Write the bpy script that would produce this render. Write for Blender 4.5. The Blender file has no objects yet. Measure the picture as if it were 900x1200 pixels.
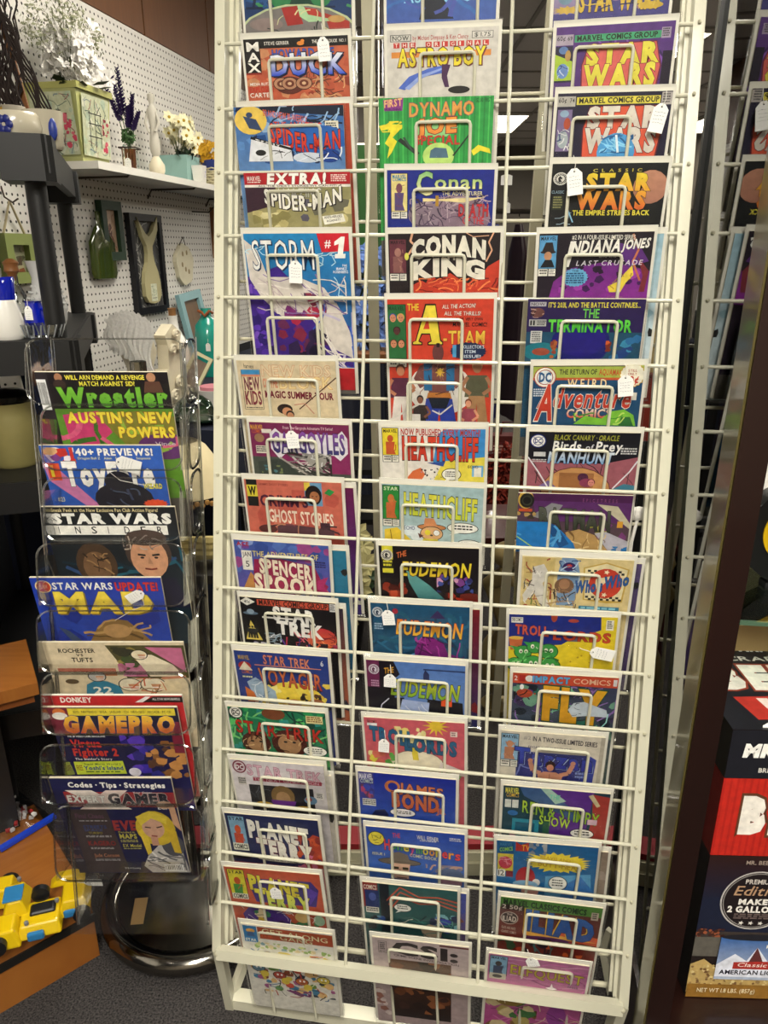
import bpy, bmesh, math, random
from mathutils import Vector, Matrix
from mathutils.geometry import tessellate_polygon
R=math.radians
scn=bpy.context.scene
COL=scn.collection
# ---------------------------------------------------------------- camera, world, lights
FPX=870.0; TH=R(19.3); CZ=1.40
cam=bpy.data.cameras.new('camera'); camo=bpy.data.objects.new('camera',cam); COL.objects.link(camo)
cam.sensor_fit='VERTICAL'; cam.sensor_height=36.0; cam.lens=FPX/1200*36.0
cam.clip_start=0.02; cam.clip_end=60
camo.location=(0,0,CZ); camo.rotation_euler=(math.pi/2-TH,0,0)
scn.camera=camo
w=bpy.data.worlds.new('world'); scn.world=w; w.use_nodes=True
w.node_tree.nodes['Background'].inputs[0].default_value=(0.9,0.93,1.0,1)
w.node_tree.nodes['Background'].inputs[1].default_value=0.12
scn.view_settings.view_transform='Standard'; scn.view_settings.look='None'
scn.view_settings.gamma=1.0; scn.view_settings.use_curve_mapping=False
scn.view_settings.exposure=0.78
CEIL=2.75
LIGHTS=[(-0.35,-0.9,46),(1.9,-0.6,16),(-0.6,2.6,9),(2.7,3.4,16),(1.5,5.9,18),(-0.6,-1.6,14),(2.7,6.2,14),(3.3,9.0,14),(1.1,9.3,16)]
def area(x,y,pw):
    l=bpy.data.lights.new('fluorescent_light','AREA'); l.shape='RECTANGLE'; l.size=0.56; l.size_y=1.16; l.energy=pw; l.color=(1.0,0.965,0.88)
    o=bpy.data.objects.new('fluorescent_light',l); COL.objects.link(o); o.location=(x,y,CEIL-0.03); return o
for a in LIGHTS: area(*a)
# ---------------------------------------------------------------- helpers
def ray(px,py):
    a=(px-450)/FPX; b=(600-py)/FPX
    return Vector((a, math.cos(TH)+b*math.sin(TH), -math.sin(TH)+b*math.cos(TH)))
CAM=Vector((0,0,CZ))
def at_z(px,py,zc): return CAM+ray(px,py)*zc            # at a distance along the lens axis
def at_Y(px,py,Y): d=ray(px,py); return CAM+d*(Y/d.y)
def at_h(px,py,h): d=ray(px,py); return CAM+d*((h-CZ)/d.z)
def at_pl(px,py,P,n): d=ray(px,py); return CAM+d*((P-CAM).dot(n)/d.dot(n))
def lin(c):
    return tuple(((v/12.92) if v<=0.04045 else ((v+0.055)/1.055)**2.4) for v in c)
def hx(s):
    if not isinstance(s,str): return s
    s=s.lstrip('#')
    if len(s)==3: s=''.join(k*2 for k in s)
    return lin(tuple(int(s[i:i+2],16)/255 for i in (0,2,4)))
MATS={}
def mat(name,col,rough=0.5,metal=0.0,spec=0.5,noise=0.0,nscale=20,bump=0.0,bscale=60,coat=0.0,trans=0.0,ior=1.45,emit=None,es=0,sheen=0):
    if name in MATS: return MATS[name]
    m=bpy.data.materials.new(name); m.use_nodes=True; nt=m.node_tree; b=nt.nodes['Principled BSDF']
    c=hx(col); b.inputs['Base Color'].default_value=(*c,1); b.inputs['Roughness'].default_value=rough; b.inputs['Metallic'].default_value=metal
    b.inputs['Specular IOR Level'].default_value=spec; b.inputs['Coat Weight'].default_value=coat; b.inputs['Coat Roughness'].default_value=0.08
    b.inputs['Transmission Weight'].default_value=trans; b.inputs['IOR'].default_value=ior; b.inputs['Sheen Weight'].default_value=sheen
    if emit: b.inputs['Emission Color'].default_value=(*hx(emit),1); b.inputs['Emission Strength'].default_value=es
    tc=nt.nodes.new('ShaderNodeTexCoord')
    if noise:
        n=nt.nodes.new('ShaderNodeTexNoise'); n.inputs['Scale'].default_value=nscale; n.inputs['Detail'].default_value=6
        nt.links.new(tc.outputs['Object'],n.inputs['Vector'])
        mx=nt.nodes.new('ShaderNodeMix'); mx.data_type='RGBA'; mx.inputs[6].default_value=(*[v*(1-noise) for v in c],1); mx.inputs[7].default_value=(*[min(1,v*(1+noise)) for v in c],1)
        nt.links.new(n.outputs['Fac'],mx.inputs[0]); nt.links.new(mx.outputs[2],b.inputs['Base Color'])
    if bump:
        n=nt.nodes.new('ShaderNodeTexNoise'); n.inputs['Scale'].default_value=bscale; n.inputs['Detail'].default_value=4
        nt.links.new(tc.outputs['Object'],n.inputs['Vector'])
        bp=nt.nodes.new('ShaderNodeBump'); bp.inputs['Strength'].default_value=bump; bp.inputs['Distance'].default_value=0.004
        nt.links.new(n.outputs['Fac'],bp.inputs['Height']); nt.links.new(bp.outputs['Normal'],b.inputs['Normal'])
    MATS[name]=m; return m
def print_mat(name,rough,coat):
    m=bpy.data.materials.new(name); m.use_nodes=True; nt=m.node_tree; b=nt.nodes['Principled BSDF']
    a=nt.nodes.new('ShaderNodeAttribute'); a.attribute_name='ink'
    n=nt.nodes.new('ShaderNodeTexNoise'); n.inputs['Scale'].default_value=90; n.inputs['Detail'].default_value=5
    tc=nt.nodes.new('ShaderNodeTexCoord'); nt.links.new(tc.outputs['Object'],n.inputs['Vector'])
    mr=nt.nodes.new('ShaderNodeMapRange'); mr.inputs[1].default_value=.3; mr.inputs[2].default_value=.7; mr.inputs[3].default_value=.82; mr.inputs[4].default_value=1.08
    nt.links.new(n.outputs['Fac'],mr.inputs[0])
    mx=nt.nodes.new('ShaderNodeVectorMath'); mx.operation='SCALE'
    nt.links.new(a.outputs['Color'],mx.inputs[0]); nt.links.new(mr.outputs[0],mx.inputs['Scale'])
    nt.links.new(mx.outputs[0],b.inputs['Base Color'])
    b.inputs['Roughness'].default_value=rough; b.inputs['Coat Weight'].default_value=coat; b.inputs['Coat Roughness'].default_value=.1
    MATS[name]=m; return m
PRINT=print_mat('printed_paper',.45,.12)
PRINTB=print_mat('printed_card',.5,.05)
def clear_mat(name,tint,rough,fac_scale,base):
    m=bpy.data.materials.new(name); m.use_nodes=True; nt=m.node_tree; nt.nodes.clear()
    o=nt.nodes.new('ShaderNodeOutputMaterial'); t=nt.nodes.new('ShaderNodeBsdfTransparent'); t.inputs[0].default_value=(*tint,1)
    g=nt.nodes.new('ShaderNodeBsdfGlossy'); g.inputs['Roughness'].default_value=rough; g.inputs[0].default_value=(1,1,1,1)
    f=nt.nodes.new('ShaderNodeFresnel'); f.inputs[0].default_value=1.45
    ma=nt.nodes.new('ShaderNodeMath'); ma.operation='MULTIPLY_ADD'; ma.inputs[1].default_value=fac_scale; ma.inputs[2].default_value=base; ma.use_clamp=True
    mx=nt.nodes.new('ShaderNodeMixShader'); nt.links.new(f.outputs[0],ma.inputs[0]); nt.links.new(ma.outputs[0],mx.inputs[0])
    nt.links.new(t.outputs[0],mx.inputs[1]); nt.links.new(g.outputs[0],mx.inputs[2]); nt.links.new(mx.outputs[0],o.inputs[0])
    tc=nt.nodes.new('ShaderNodeTexCoord'); n=nt.nodes.new('ShaderNodeTexNoise'); n.inputs['Scale'].default_value=14; n.inputs['Detail'].default_value=3
    bp=nt.nodes.new('ShaderNodeBump'); bp.inputs['Strength'].default_value=.35; bp.inputs['Distance'].default_value=.004
    nt.links.new(tc.outputs['Object'],n.inputs['Vector']); nt.links.new(n.outputs['Fac'],bp.inputs['Height'])
    if rough>0.02: nt.links.new(bp.outputs[0],g.inputs['Normal'])
    MATS[name]=m; return m
SLEEVE=clear_mat('clear_polybag',(.98,.98,.975),.14,.32,.006)
ACRYL=clear_mat('clear_acrylic',(.988,.988,.984),.05,.4,.008)
PANE=clear_mat('case_glass',(.72,.78,.74),.0,1.35,.05)
class MB:
    """collects faces; build() links them as one mesh object"""
    def __init__(s): s.v=[]; s.f=[]; s.m=[]; s.cur=0; s.smooth=False
    def add(s,vs,fs):
        o=len(s.v); s.v+= [tuple(v) for v in vs]; s.f+=[tuple(i+o for i in f) for f in fs]; s.m+=[s.cur]*len(fs); return s
    def box(s,c,d,M=None,bev=0):
        hx_,hy,hz=d[0]/2,d[1]/2,d[2]/2; c=Vector(c)
        vs=[Vector((x*hx_,y*hy,z*hz)) for x in(-1,1) for y in(-1,1) for z in(-1,1)]
        if M: vs=[M@v for v in vs]
        vs=[v+c for v in vs]
        return s.add(vs,[(0,1,3,2),(4,6,7,5),(0,4,5,1),(2,3,7,6),(0,2,6,4),(1,5,7,3)])
    def frame(s,O,ax,ay,az,x0,x1,y0,y1,z0,z1):
        vs=[O+ax*x+ay*y+az*z for x in(x0,x1) for y in(y0,y1) for z in(z0,z1)]
        return s.add(vs,[(0,1,3,2),(4,6,7,5),(0,4,5,1),(2,3,7,6),(0,2,6,4),(1,5,7,3)])
    def tube(s,pts,r,n=8,cap=True):
        pts=[Vector(p) for p in pts]; rr=r if isinstance(r,(list,tuple)) else [r]*len(pts)
        rings=[]; up=None
        for i,p in enumerate(pts):
            d=(pts[min(i+1,len(pts)-1)]-pts[max(i-1,0)]).normalized()
            if up is None or abs(up.dot(d))>.95:
                up=Vector((0,0,1)) if abs(d.z)<.9 else Vector((1,0,0))
            a=d.cross(up).normalized(); b=a.cross(d).normalized(); up=b
            rings.append([p+(a*math.cos(t)+b*math.sin(t))*rr[i] for t in [2*math.pi*k/n for k in range(n)]])
        vs=[v for rg in rings for v in rg]; fs=[]
        for i in range(len(pts)-1):
            for k in range(n): fs.append((i*n+k,i*n+(k+1)%n,(i+1)*n+(k+1)%n,(i+1)*n+k))
        if cap: fs.append(tuple(reversed(range(n)))); fs.append(tuple((len(pts)-1)*n+k for k in range(n)))
        return s.add(vs,fs)
    def lathe(s,prof,n=20,c=(0,0,0),M=None,cap=True):
        c=Vector(c); vs=[]
        for r,z in prof:
            for k in range(n):
                t=2*math.pi*k/n; v=Vector((r*math.cos(t),r*math.sin(t),z)); vs.append((M@v if M else v)+c)
        fs=[]
        for i in range(len(prof)-1):
            for k in range(n): fs.append((i*n+k,i*n+(k+1)%n,(i+1)*n+(k+1)%n,(i+1)*n+k))
        if cap:
            if prof[0][0]>1e-5: fs.append(tuple(reversed(range(n))))
            if prof[-1][0]>1e-5: fs.append(tuple((len(prof)-1)*n+k for k in range(n)))
        return s.add(vs,fs)
    def ball(s,c,r,n=8,m=6,sc=(1,1,1)):
        return s.lathe([(r*math.sin(math.pi*i/m)*1.0,-r*math.cos(math.pi*i/m)) for i in range(m+1)],n,c,Matrix.Diagonal((*sc,)) )
    def prism(s,poly,O,ax,ay,az,t0,t1):
        """poly in (ax,ay), extruded along az from t0 to t1"""
        n=len(poly); vs=[O+ax*x+ay*y+az*t0 for x,y in poly]+[O+ax*x+ay*y+az*t1 for x,y in poly]
        tri=tessellate_polygon([[Vector((x,y,0)) for x,y in poly]])
        fs=[tuple(t) for t in tri]+[tuple(n+i for i in reversed(t)) for t in tri]
        fs+=[(i,(i+1)%n,n+(i+1)%n,n+i) for i in range(n)]
        return s.add(vs,fs)
    def build(s,name,m,parent=None,smooth=False,M=None):
        me=bpy.data.meshes.new(name); me.from_pydata(s.v,[],s.f)
        ms=m if isinstance(m,(list,tuple)) else [m]
        for k in ms: me.materials.append(k)
        if len(ms)>1: me.polygons.foreach_set('material_index',s.m)
        bm=bmesh.new(); bm.from_mesh(me); bmesh.ops.recalc_face_normals(bm,faces=bm.faces); bm.to_mesh(me); bm.free()
        if smooth:
            me.polygons.foreach_set('use_smooth',[True]*len(me.polygons))
            try: me.set_sharp_from_angle(angle=R(40))
            except Exception: pass
        o=bpy.data.objects.new(name,me); COL.objects.link(o)
        if parent is not None: o.parent=parent
        if M is not None: o.matrix_local=M
        return o
def tag(o,label=None,cat=None,group=None,kind=None):
    if label: o['label']=label
    if cat: o['category']=cat
    if group: o['group']=group
    if kind: o['kind']=kind
    return o
def thing(name,M,label,cat,group=None):
    o=bpy.data.objects.new(name,None); COL.objects.link(o); o.empty_display_size=.02
    o.matrix_world=M if isinstance(M,Matrix) else Matrix.Translation(Vector(M))
    return tag(o,label,cat,group)
def setmat(O,ax,ay,az):
    M=Matrix.Identity(4)
    for i,a in enumerate((ax,ay,az,O)):
        for j in range(3): M[j][i]=a[j]
    return M
def wthing(name,base,label,cat,group=None): return thing(name,Vector(base),label,cat,group)
X3=Vector((1,0,0)); Y3=Vector((0,1,0)); Z3=Vector((0,0,1)); O3=Vector((0,0,0))
# ---------------------------------------------------------------- flat print: coloured shapes on a cover
GC={}
def glyph(ch,off,res=2):
    k=(ch,off)
    if k in GC: return GC[k]
    c=bpy.data.curves.new('g','FONT'); c.body=ch; c.fill_mode='FRONT'; c.resolution_u=res; c.offset=off
    o=bpy.data.objects.new('g',c); me=bpy.data.meshes.new_from_object(o); me.calc_loop_triangles()
    vs=[(v.co.x,v.co.y) for v in me.vertices]; ts=[tuple(t.vertices) for t in me.loop_triangles]
    if vs: r=(vs,ts,min(v[0] for v in vs)+off,max(v[0] for v in vs)-off)
    else: r=([],[],0,.28)
    bpy.data.objects.remove(o); bpy.data.meshes.remove(me); bpy.data.curves.remove(c)
    GC[k]=r; return r
_h=glyph('H',0.0); CAPH=max(v[1] for v in _h[0])
def clip(poly,x0,y0,x1,y1):
    def side(P,ins,inter):
        out=[]
        for i in range(len(P)):
            a,b=P[i-1],P[i]; ia,ib=ins(a),ins(b)
            if ib:
                if not ia: out.append(inter(a,b))
                out.append(b)
            elif ia: out.append(inter(a,b))
        return out
    def L(a,b,t): return tuple(a[i]+(b[i]-a[i])*t for i in range(len(a)))
    for ax,lim,sg in ((0,x0,1),(0,x1,-1),(1,y0,1),(1,y1,-1)):
        if not poly: break
        poly=side(poly,lambda p:(p[ax]-lim)*sg>=-1e-9,lambda a,b:L(a,b,(lim-a[ax])/((b[ax]-a[ax]) or 1e-9)))
    return poly
class Art:
    def __init__(s,W=1.0,H=1.53,seed=1,bg='#888'):
        s.W=W;s.H=H;s.v=[];s.c=[];s.f=[];s.L=0; s.rnd=random.Random(seed); s.fs={}
        if bg: s.r(0,0,W,H,*( bg if isinstance(bg,tuple) else (bg,)))
    def face(s,pts,cols):
        # pts (x,y) with colour per point
        P=[(x,y,*c) for (x,y),c in zip(pts,cols)]
        if min(p[0] for p in P)<0 or max(p[0] for p in P)>s.W or min(p[1] for p in P)<0 or max(p[1] for p in P)>s.H:
            P=clip(P,0,0,s.W,s.H)
            if len(P)<3: return
        o=len(s.v)
        for p in P: s.v.append((p[0],p[1],s.L)); s.c.append(p[2:5])
        s.f.append(tuple(range(o,o+len(P))))
    def up(s): s.L+=1
    def grad(s,y,y0,y1,c1,c2):
        t=0 if y1==y0 else max(0,min(1,(y-y0)/(y1-y0))); return tuple(a+(b-a)*t for a,b in zip(c1,c2))
    def r(s,x0,y0,x1,y1,col,col2=None):
        s.up(); a=hx(col); b=hx(col2) if col2 else a
        s.face([(x0,y0),(x1,y0),(x1,y1),(x0,y1)],[a,a,b,b]); return s
    def p(s,pts,col,col2=None):
        s.up(); a=hx(col); b=hx(col2) if col2 else a; ys=[q[1] for q in pts]; y0,y1=min(ys),max(ys)
        cs=[s.grad(q[1],y0,y1,a,b) for q in pts]
        for t in tessellate_polygon([[Vector((x,y,0)) for x,y in pts]]):
            s.face([pts[i] for i in t],[cs[i] for i in t])
        return s
    def e(s,cx,cy,rx,ry,col,col2=None,n=18,ol=None,ow=.008):
        if ol: s.e(cx,cy,rx+ow,ry+ow,ol,n=n)
        return s.p([(cx+rx*math.cos(2*math.pi*k/n),cy+ry*math.sin(2*math.pi*k/n)) for k in range(n)],col,col2)
    def burst(s,cx,cy,rx,ry,col,n=14,inn=.75,ol=None,jit=0):
        q=[]
        for k in range(2*n):
            m=(1 if k%2==0 else inn)*(1+s.rnd.uniform(-jit,jit)); t=math.pi*k/n; q.append((cx+rx*m*math.cos(t),cy+ry*m*math.sin(t)))
        if ol: s.p([(cx+(x-cx)*1.08,cy+(y-cy)*1.08) for x,y in q],ol)
        return s.p(q,col)
    def line(s,pts,w,col):
        s.up(); c=hx(col)
        for (x0,y0),(x1,y1) in zip(pts,pts[1:]):
            dx,dy=x1-x0,y1-y0; l=math.hypot(dx,dy) or 1e-6; nx,ny=-dy/l*w/2,dx/l*w/2
            s.face([(x0+nx,y0+ny),(x1+nx,y1+ny),(x1-nx,y1-ny),(x0-nx,y0-ny)],[c]*4)
        return s
    def blob(s,n,x0,y0,x1,y1,cols,sz,asp=1.0):
        R_=s.rnd
        for i in range(n):
            cx,cy=R_.uniform(x0,x1),R_.uniform(y0,y1); r=sz*R_.uniform(.5,1.2); k=R_.randint(5,8); ph=R_.uniform(0,6)
            q=[(cx+r*asp*R_.uniform(.6,1.1)*math.cos(ph+2*math.pi*j/k),cy+r*R_.uniform(.6,1.1)*math.sin(ph+2*math.pi*j/k)) for j in range(k)]
            q=[(min(max(x,x0),x1),min(max(y,y0),y1)) for x,y in q]
            s.up(); c=hx(R_.choice(cols)); m=(sum(x for x,_ in q)/k,sum(y for _,y in q)/k)
            for j in range(k): s.face([m,q[j],q[(j+1)%k]],[c]*3)
            if i%3: s.L-=1; s.L+=.34
        s.L=math.ceil(s.L); return s
    def stroke(s,n,x0,y0,x1,y1,cols,w,ln,ang=None):
        R_=s.rnd
        for i in range(n):
            x,y=R_.uniform(x0,x1),R_.uniform(y0,y1); a=(ang if ang is not None else R_.uniform(0,6.28))+R_.uniform(-.4,.4); q=[(x,y)]
            for j in range(4):
                a+=R_.uniform(-.5,.5); x+=math.cos(a)*ln/4; y+=math.sin(a)*ln/4; q.append((min(max(x,x0),x1),min(max(y,y0),y1)))
            s.line(q,w*R_.uniform(.5,1.2),R_.choice(cols))
            s.L-=.8
        s.L=math.ceil(s.L); return s
    def t(s,txt,x,y,h,w,col,col2=None,o=None,ow=.03,b=.012,sh=0,arc=0,slope=0,sc=None,sd=(.012,.012),gap=.09,al='l',bow=0):
        b*=.85; ow*=.75; gap+=1.5*b+(ow if o else 0)
        """text: left x, top y, cap height h, fitted width w; o outline, sc drop shadow, arc/slope bend it, bow swells the height"""
        def lay(off):
            pen=0; out=[]
            for ch in txt:
                vs,ts,x0,x1=glyph(ch,off)
                _,_,a0,a1=glyph(ch,0.0)
                if ch==' ': pen+=.3; continue
                out.append((pen-a0,vs,ts)); pen+=(a1-a0)+gap
            return out,pen-gap
        base,tot=lay(0.0); k=h/CAPH; kx=w/max(tot+2*b+(2*ow if o else 0),.28)
        def put(off,c1,c2,dx=0,dy=0):
            s.up(); out,_=lay(off); a=hx(c1); b_=hx(c2) if c2 else a
            for pen,vs,ts in out:
                P=[]
                for vx,vy in vs:
                    X=(pen+vx+b)*kx; Y=vy*k; t_=X/max(w,1e-6)-.5
                    Y2=Y*(1+bow*(1-4*t_*t_)) if bow else Y
                    yy=y+h-Y2+arc*(4*t_*t_)+slope*(t_+.5)*1.0
                    P.append((x+X+sh*Y+dx,yy+dy))
                C=[s.grad(yv,y,y+h,a,b_) for (_,yv) in P]
                for t in ts: s.face([P[i] for i in t],[C[i] for i in t])
        if sc: put(round(b,4),sc,None,*sd)
        if o: put(round(b+ow,4),o,None)
        put(round(b,4),col,col2); return s
    def lines(s,x0,y0,x1,y1,n,col,fill=.6):
        """tiny print too small to read: rows of dashes"""
        s.up(); c=hx(col); dy=(y1-y0)/n
        for i in range(n):
            x=x0
            while x<x1-.01:
                l=min(s.rnd.uniform(.02,.07)*(x1-x0)/.3,x1-x); yy=y0+i*dy
                s.face([(x,yy),(x+l,yy),(x+l,yy+dy*fill),(x,yy+dy*fill)],[c]*4); x+=l+.012*(x1-x0)/.3
        return s
    def bub(s,cx,cy,rx,ry,n=3):
        s.e(cx,cy,rx+.008,ry+.008,'#111'); s.p([(cx-rx*.5,cy+ry*.7),(cx-rx*.9,cy+ry*1.6),(cx-rx*.1,cy+ry*.9)],'#f4f2ea'); s.e(cx,cy,rx,ry,'#f6f4ec')
        return s.lines(cx-rx*.65,cy-ry*.55,cx+rx*.65,cy+ry*.6,n,'#222',.5)
    def bar(s,x,y,w,h):
        s.r(x,y,x+w,y+h,'#eee'); s.up(); c=hx('#222'); xx=x+.04*w
        while xx<x+.94*w:
            l=w*s.rnd.uniform(.015,.05); s.face([(xx,y+.1*h),(xx+l,y+.1*h),(xx+l,y+.8*h),(xx,y+.8*h)],[c]*4); xx+=l+w*s.rnd.uniform(.02,.05)
        return s
    def man(s,cx,cy,h,skin,top,leg='#333',hair='#222'):
        """a plain figure, head at cy"""
        s.p([(cx-.16*h,cy+.14*h),(cx+.16*h,cy+.14*h),(cx+.2*h,cy+.5*h),(cx-.2*h,cy+.5*h)],top)
        s.line([(cx-.15*h,cy+.17*h),(cx-.25*h,cy+.34*h),(cx-.1*h,cy+.45*h)],.06*h,skin); s.line([(cx+.15*h,cy+.17*h),(cx+.25*h,cy+.34*h),(cx+.1*h,cy+.45*h)],.06*h,skin)
        s.p([(cx-.13*h,cy+.48*h),(cx+.13*h,cy+.48*h),(cx+.2*h,cy+h),(cx+.03*h,cy+h),(cx,cy+.6*h),(cx-.03*h,cy+h),(cx-.2*h,cy+h)],leg)
        s.e(cx,cy-.015*h,.085*h,.095*h,hair); s.e(cx,cy+.02*h,.07*h,.085*h,skin)
        return s
    def face_(s,cx,cy,r,skin,hair,dark='#222'):
        s.e(cx,cy-r*.25,r*1.05,r*1.05,hair); s.e(cx,cy,r*.85,r*1.08,skin)
        s.line([(cx-r*.5,cy-r*.2),(cx-r*.15,cy-r*.15)],r*.1,dark); s.line([(cx+r*.5,cy-r*.2),(cx+r*.15,cy-r*.15)],r*.1,dark)
        s.e(cx-r*.32,cy-r*.03,r*.1,r*.06,dark,n=6); s.e(cx+r*.32,cy-r*.03,r*.1,r*.06,dark,n=6)
        s.p([(cx,cy-r*.1),(cx+r*.12,cy+r*.3),(cx-r*.1,cy+r*.3)],tuple(v*.75 for v in hx(skin)))
        s.line([(cx-r*.28,cy+r*.55),(cx,cy+r*.6),(cx+r*.28,cy+r*.55)],r*.09,'#7a2f2a'); return s
    def helm(s,cx,cy,r,col,skin='#c98f68'):
        s.e(cx,cy,r,r*.95,col,ol='#222'); s.p([(cx-r*.2,cy-r*.1),(cx+r*.8,cy-r*.1),(cx+r*.7,cy+r*.8),(cx,cy+r*.8)],skin); s.line([(cx-r*.1,cy+r*.35),(cx+r*.9,cy+r*.35)],r*.12,'#eee'); s.line([(cx-r*.1,cy+r*.65),(cx+r*.8,cy+r*.65)],r*.1,'#eee'); return s
    def mesh(s,name,m,parent,w,fn):
        """fn(x,y,layer) -> local point; w real width"""
        me=bpy.data.meshes.new(name); me.from_pydata([fn(x,y,l) for x,y,l in s.v],[],s.f)
        at=me.color_attributes.new('ink','FLOAT_COLOR','POINT'); buf=[]
        for c in s.c: buf+= [c[0],c[1],c[2],1.0]
        at.data.foreach_set('color',buf); me.materials.append(m)
        o=bpy.data.objects.new(name,me); COL.objects.link(o)
        if parent is not None: o.parent=parent
        return o
LY=0.000012
# ---------------------------------------------------------------- cover art (visible part is y 0 .. 0.6)
def cbox(A,x,y,w_,h,bg,name='MARVEL',fig=None,nc='#111',price=True,sh='60¢'):
    A.r(x-.006,y-.006,x+w_+.006,y+h+.006,'#111'); A.r(x,y,x+w_,y+h,bg)
    A.t(name,x+.01,y+.012,.035,w_-.02,nc,b=.03)
    if fig: A.e(x+w_*.5,y+h*.38,w_*.2,h*.13,fig[0]); A.p([(x+w_*.2,y+h*.5),(x+w_*.8,y+h*.5),(x+w_*.72,y+h*.8),(x+w_*.85,y+h*.98),(x+w_*.2,y+h*.98)],fig[1]); A.stroke(5,x+w_*.15,y+h*.3,x+w_*.85,y+h*.95,fig,.01,.06)
    if price:
        A.r(x-.006,y+h,x+w_+.006,y+h+.085,'#111'); A.r(x,y+h+.006,x+w_*.54,y+h+.08,'#efece0'); A.r(x+w_*.6,y+h+.006,x+w_,y+h+.08,'#efece0')
        A.lines(x+.01,y+h+.015,x+w_*.5,y+h+.07,2,'#222',.55); A.lines(x+w_*.64,y+h+.015,x+w_-.005,y+h+.07,3,'#222',.5)
def dcball(A,cx,cy,r,ink,bg='#f4f2ea'):
    A.e(cx,cy,r,r,ink); A.e(cx,cy,r*.86,r*.86,bg); A.e(cx,cy,r*.62,r*.62,ink); A.e(cx,cy,r*.52,r*.52,bg); A.t('DC',cx-r*.4,cy-r*.32,r*.62,r*.8,ink,b=.05)
    for k in range(4):
        t=math.pi/4+k*math.pi/2; A.burst(cx+r*.73*math.cos(t),cy+r*.73*math.sin(t),r*.1,r*.1,ink,5,.45)
def horse(A,cx,cy,r,ink='#f4f2ea',bg='#111'):
    A.e(cx,cy,r,r,ink); A.e(cx,cy,r*.86,r*.86,bg)
    for k in range(20):
        t=2*math.pi*k/20; A.e(cx+r*.73*math.cos(t),cy+r*.73*math.sin(t),r*.09,r*.09,ink,n=5)
    A.e(cx,cy,r*.56,r*.56,ink); A.p([(cx-r*.1,cy-r*.45),(cx+r*.25,cy-r*.1),(cx+r*.15,cy+r*.1),(cx-.05*r,cy),(cx+r*.2,cy+r*.5),(cx-r*.25,cy+r*.5),(cx-r*.35,cy-r*.1)],bg)
def a_dome(A):
    A.r(0,0,1,1,'#1c3c6e','#16315c'); A.stroke(30,0,.1,1,.42,['#27538c','#0e2242','#3c8a55'],.03,.3); A.e(.52,.36,.2,.12,'#173f32'); A.e(.35,.3,.1,.14,'#2f7d4c'); A.e(.72,.3,.1,.12,'#2f7d4c'); A.e(.82,.3,.07,.05,'#8faa35')
    A.e(.5,.78,.6,.4,'#b9c79a'); A.e(.5,.79,.58,.39,'#7a7573'); A.p([(.35,.42),(.5,.4),(.55,.6),(.4,.62)],'#a32f2b'); A.p([(.55,.42),(.68,.44),(.78,.56),(.6,.58)],'#b0392f'); A.p([(.74,.48),(.98,.58),(.98,.7),(.8,.68)],'#a8352e')
    A.p([(.5,.4),(.56,.41),(.6,.5),(.72,.53),(.9,.57),(.6,.58),(.52,.52)],'#a9cfa0'); A.e(.2,.6,.16,.07,'#8c7c78'); A.e(.86,.55,.08,.04,'#b9935a'); A.stroke(10,.1,.45,.9,.7,['#1c2b28','#cfcf9c'],.012,.12)
def a_duck(A):
    A.r(0,0,1,1.53,'#c56848','#a9452f'); A.blob(30,0,.1,1,.7,['#d97a55','#8f3a28','#b5563c','#c98b62'],.07); A.r(0,0,1,.105,'#141414')
    A.t('STEVE GERBER',.2,.035,.036,.24,'#e8e4da'); A.e(.55,.065,.035,.022,'#e38a34'); A.e(.57,.04,.018,.018,'#e38a34'); A.t('THE END OF DUCK  NO. 1',.66,.035,.034,.32,'#e8e4da')
    A.r(0,0,.155,.37,'#171313'); A.t('M',.025,.035,.095,.12,'#f2efe6',b=.03); A.t('A',.03,.15,.095,.115,'#f2efe6',b=.03); A.t('X',.025,.265,.095,.12,'#f2efe6',b=.03); A.r(0,.37,.155,.39,'#963127')
    A.stroke(40,.55,.38,.95,.7,['#6b3a2c','#d9a675','#3e1f18'],.012,.12); A.e(.42,.52,.14,.1,'#5e2b22'); 
    for x in(.34,.42,.56): A.e(x,.5,.075,.065,'#b98a6a',ol='#3a1712'); A.e(x,.5,.045,.04,'#6b3325'); A.e(x,.5,.02,.018,'#d8b48c')
    A.t('HOWARD THE',.27,.125,.09,.6,'#3f62c4',o='#16224c',ow=.04); A.t('DUCK',.25,.2,.2,.72,'#e9eef6','#1f49c8',o='#141b3d',ow=.045,b=.045,sc='#101636',sd=(.015,.02),bow=.12)
    A.t('MEDIA BLITZ',.03,.48,.03,.2,'#f2efe6'); A.t('EXPLOSIVE',.02,.525,.06,.24,'#c22b22',b=.03); A.t('CARTEL',.02,.595,.05,.22,'#f2efe6')
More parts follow.
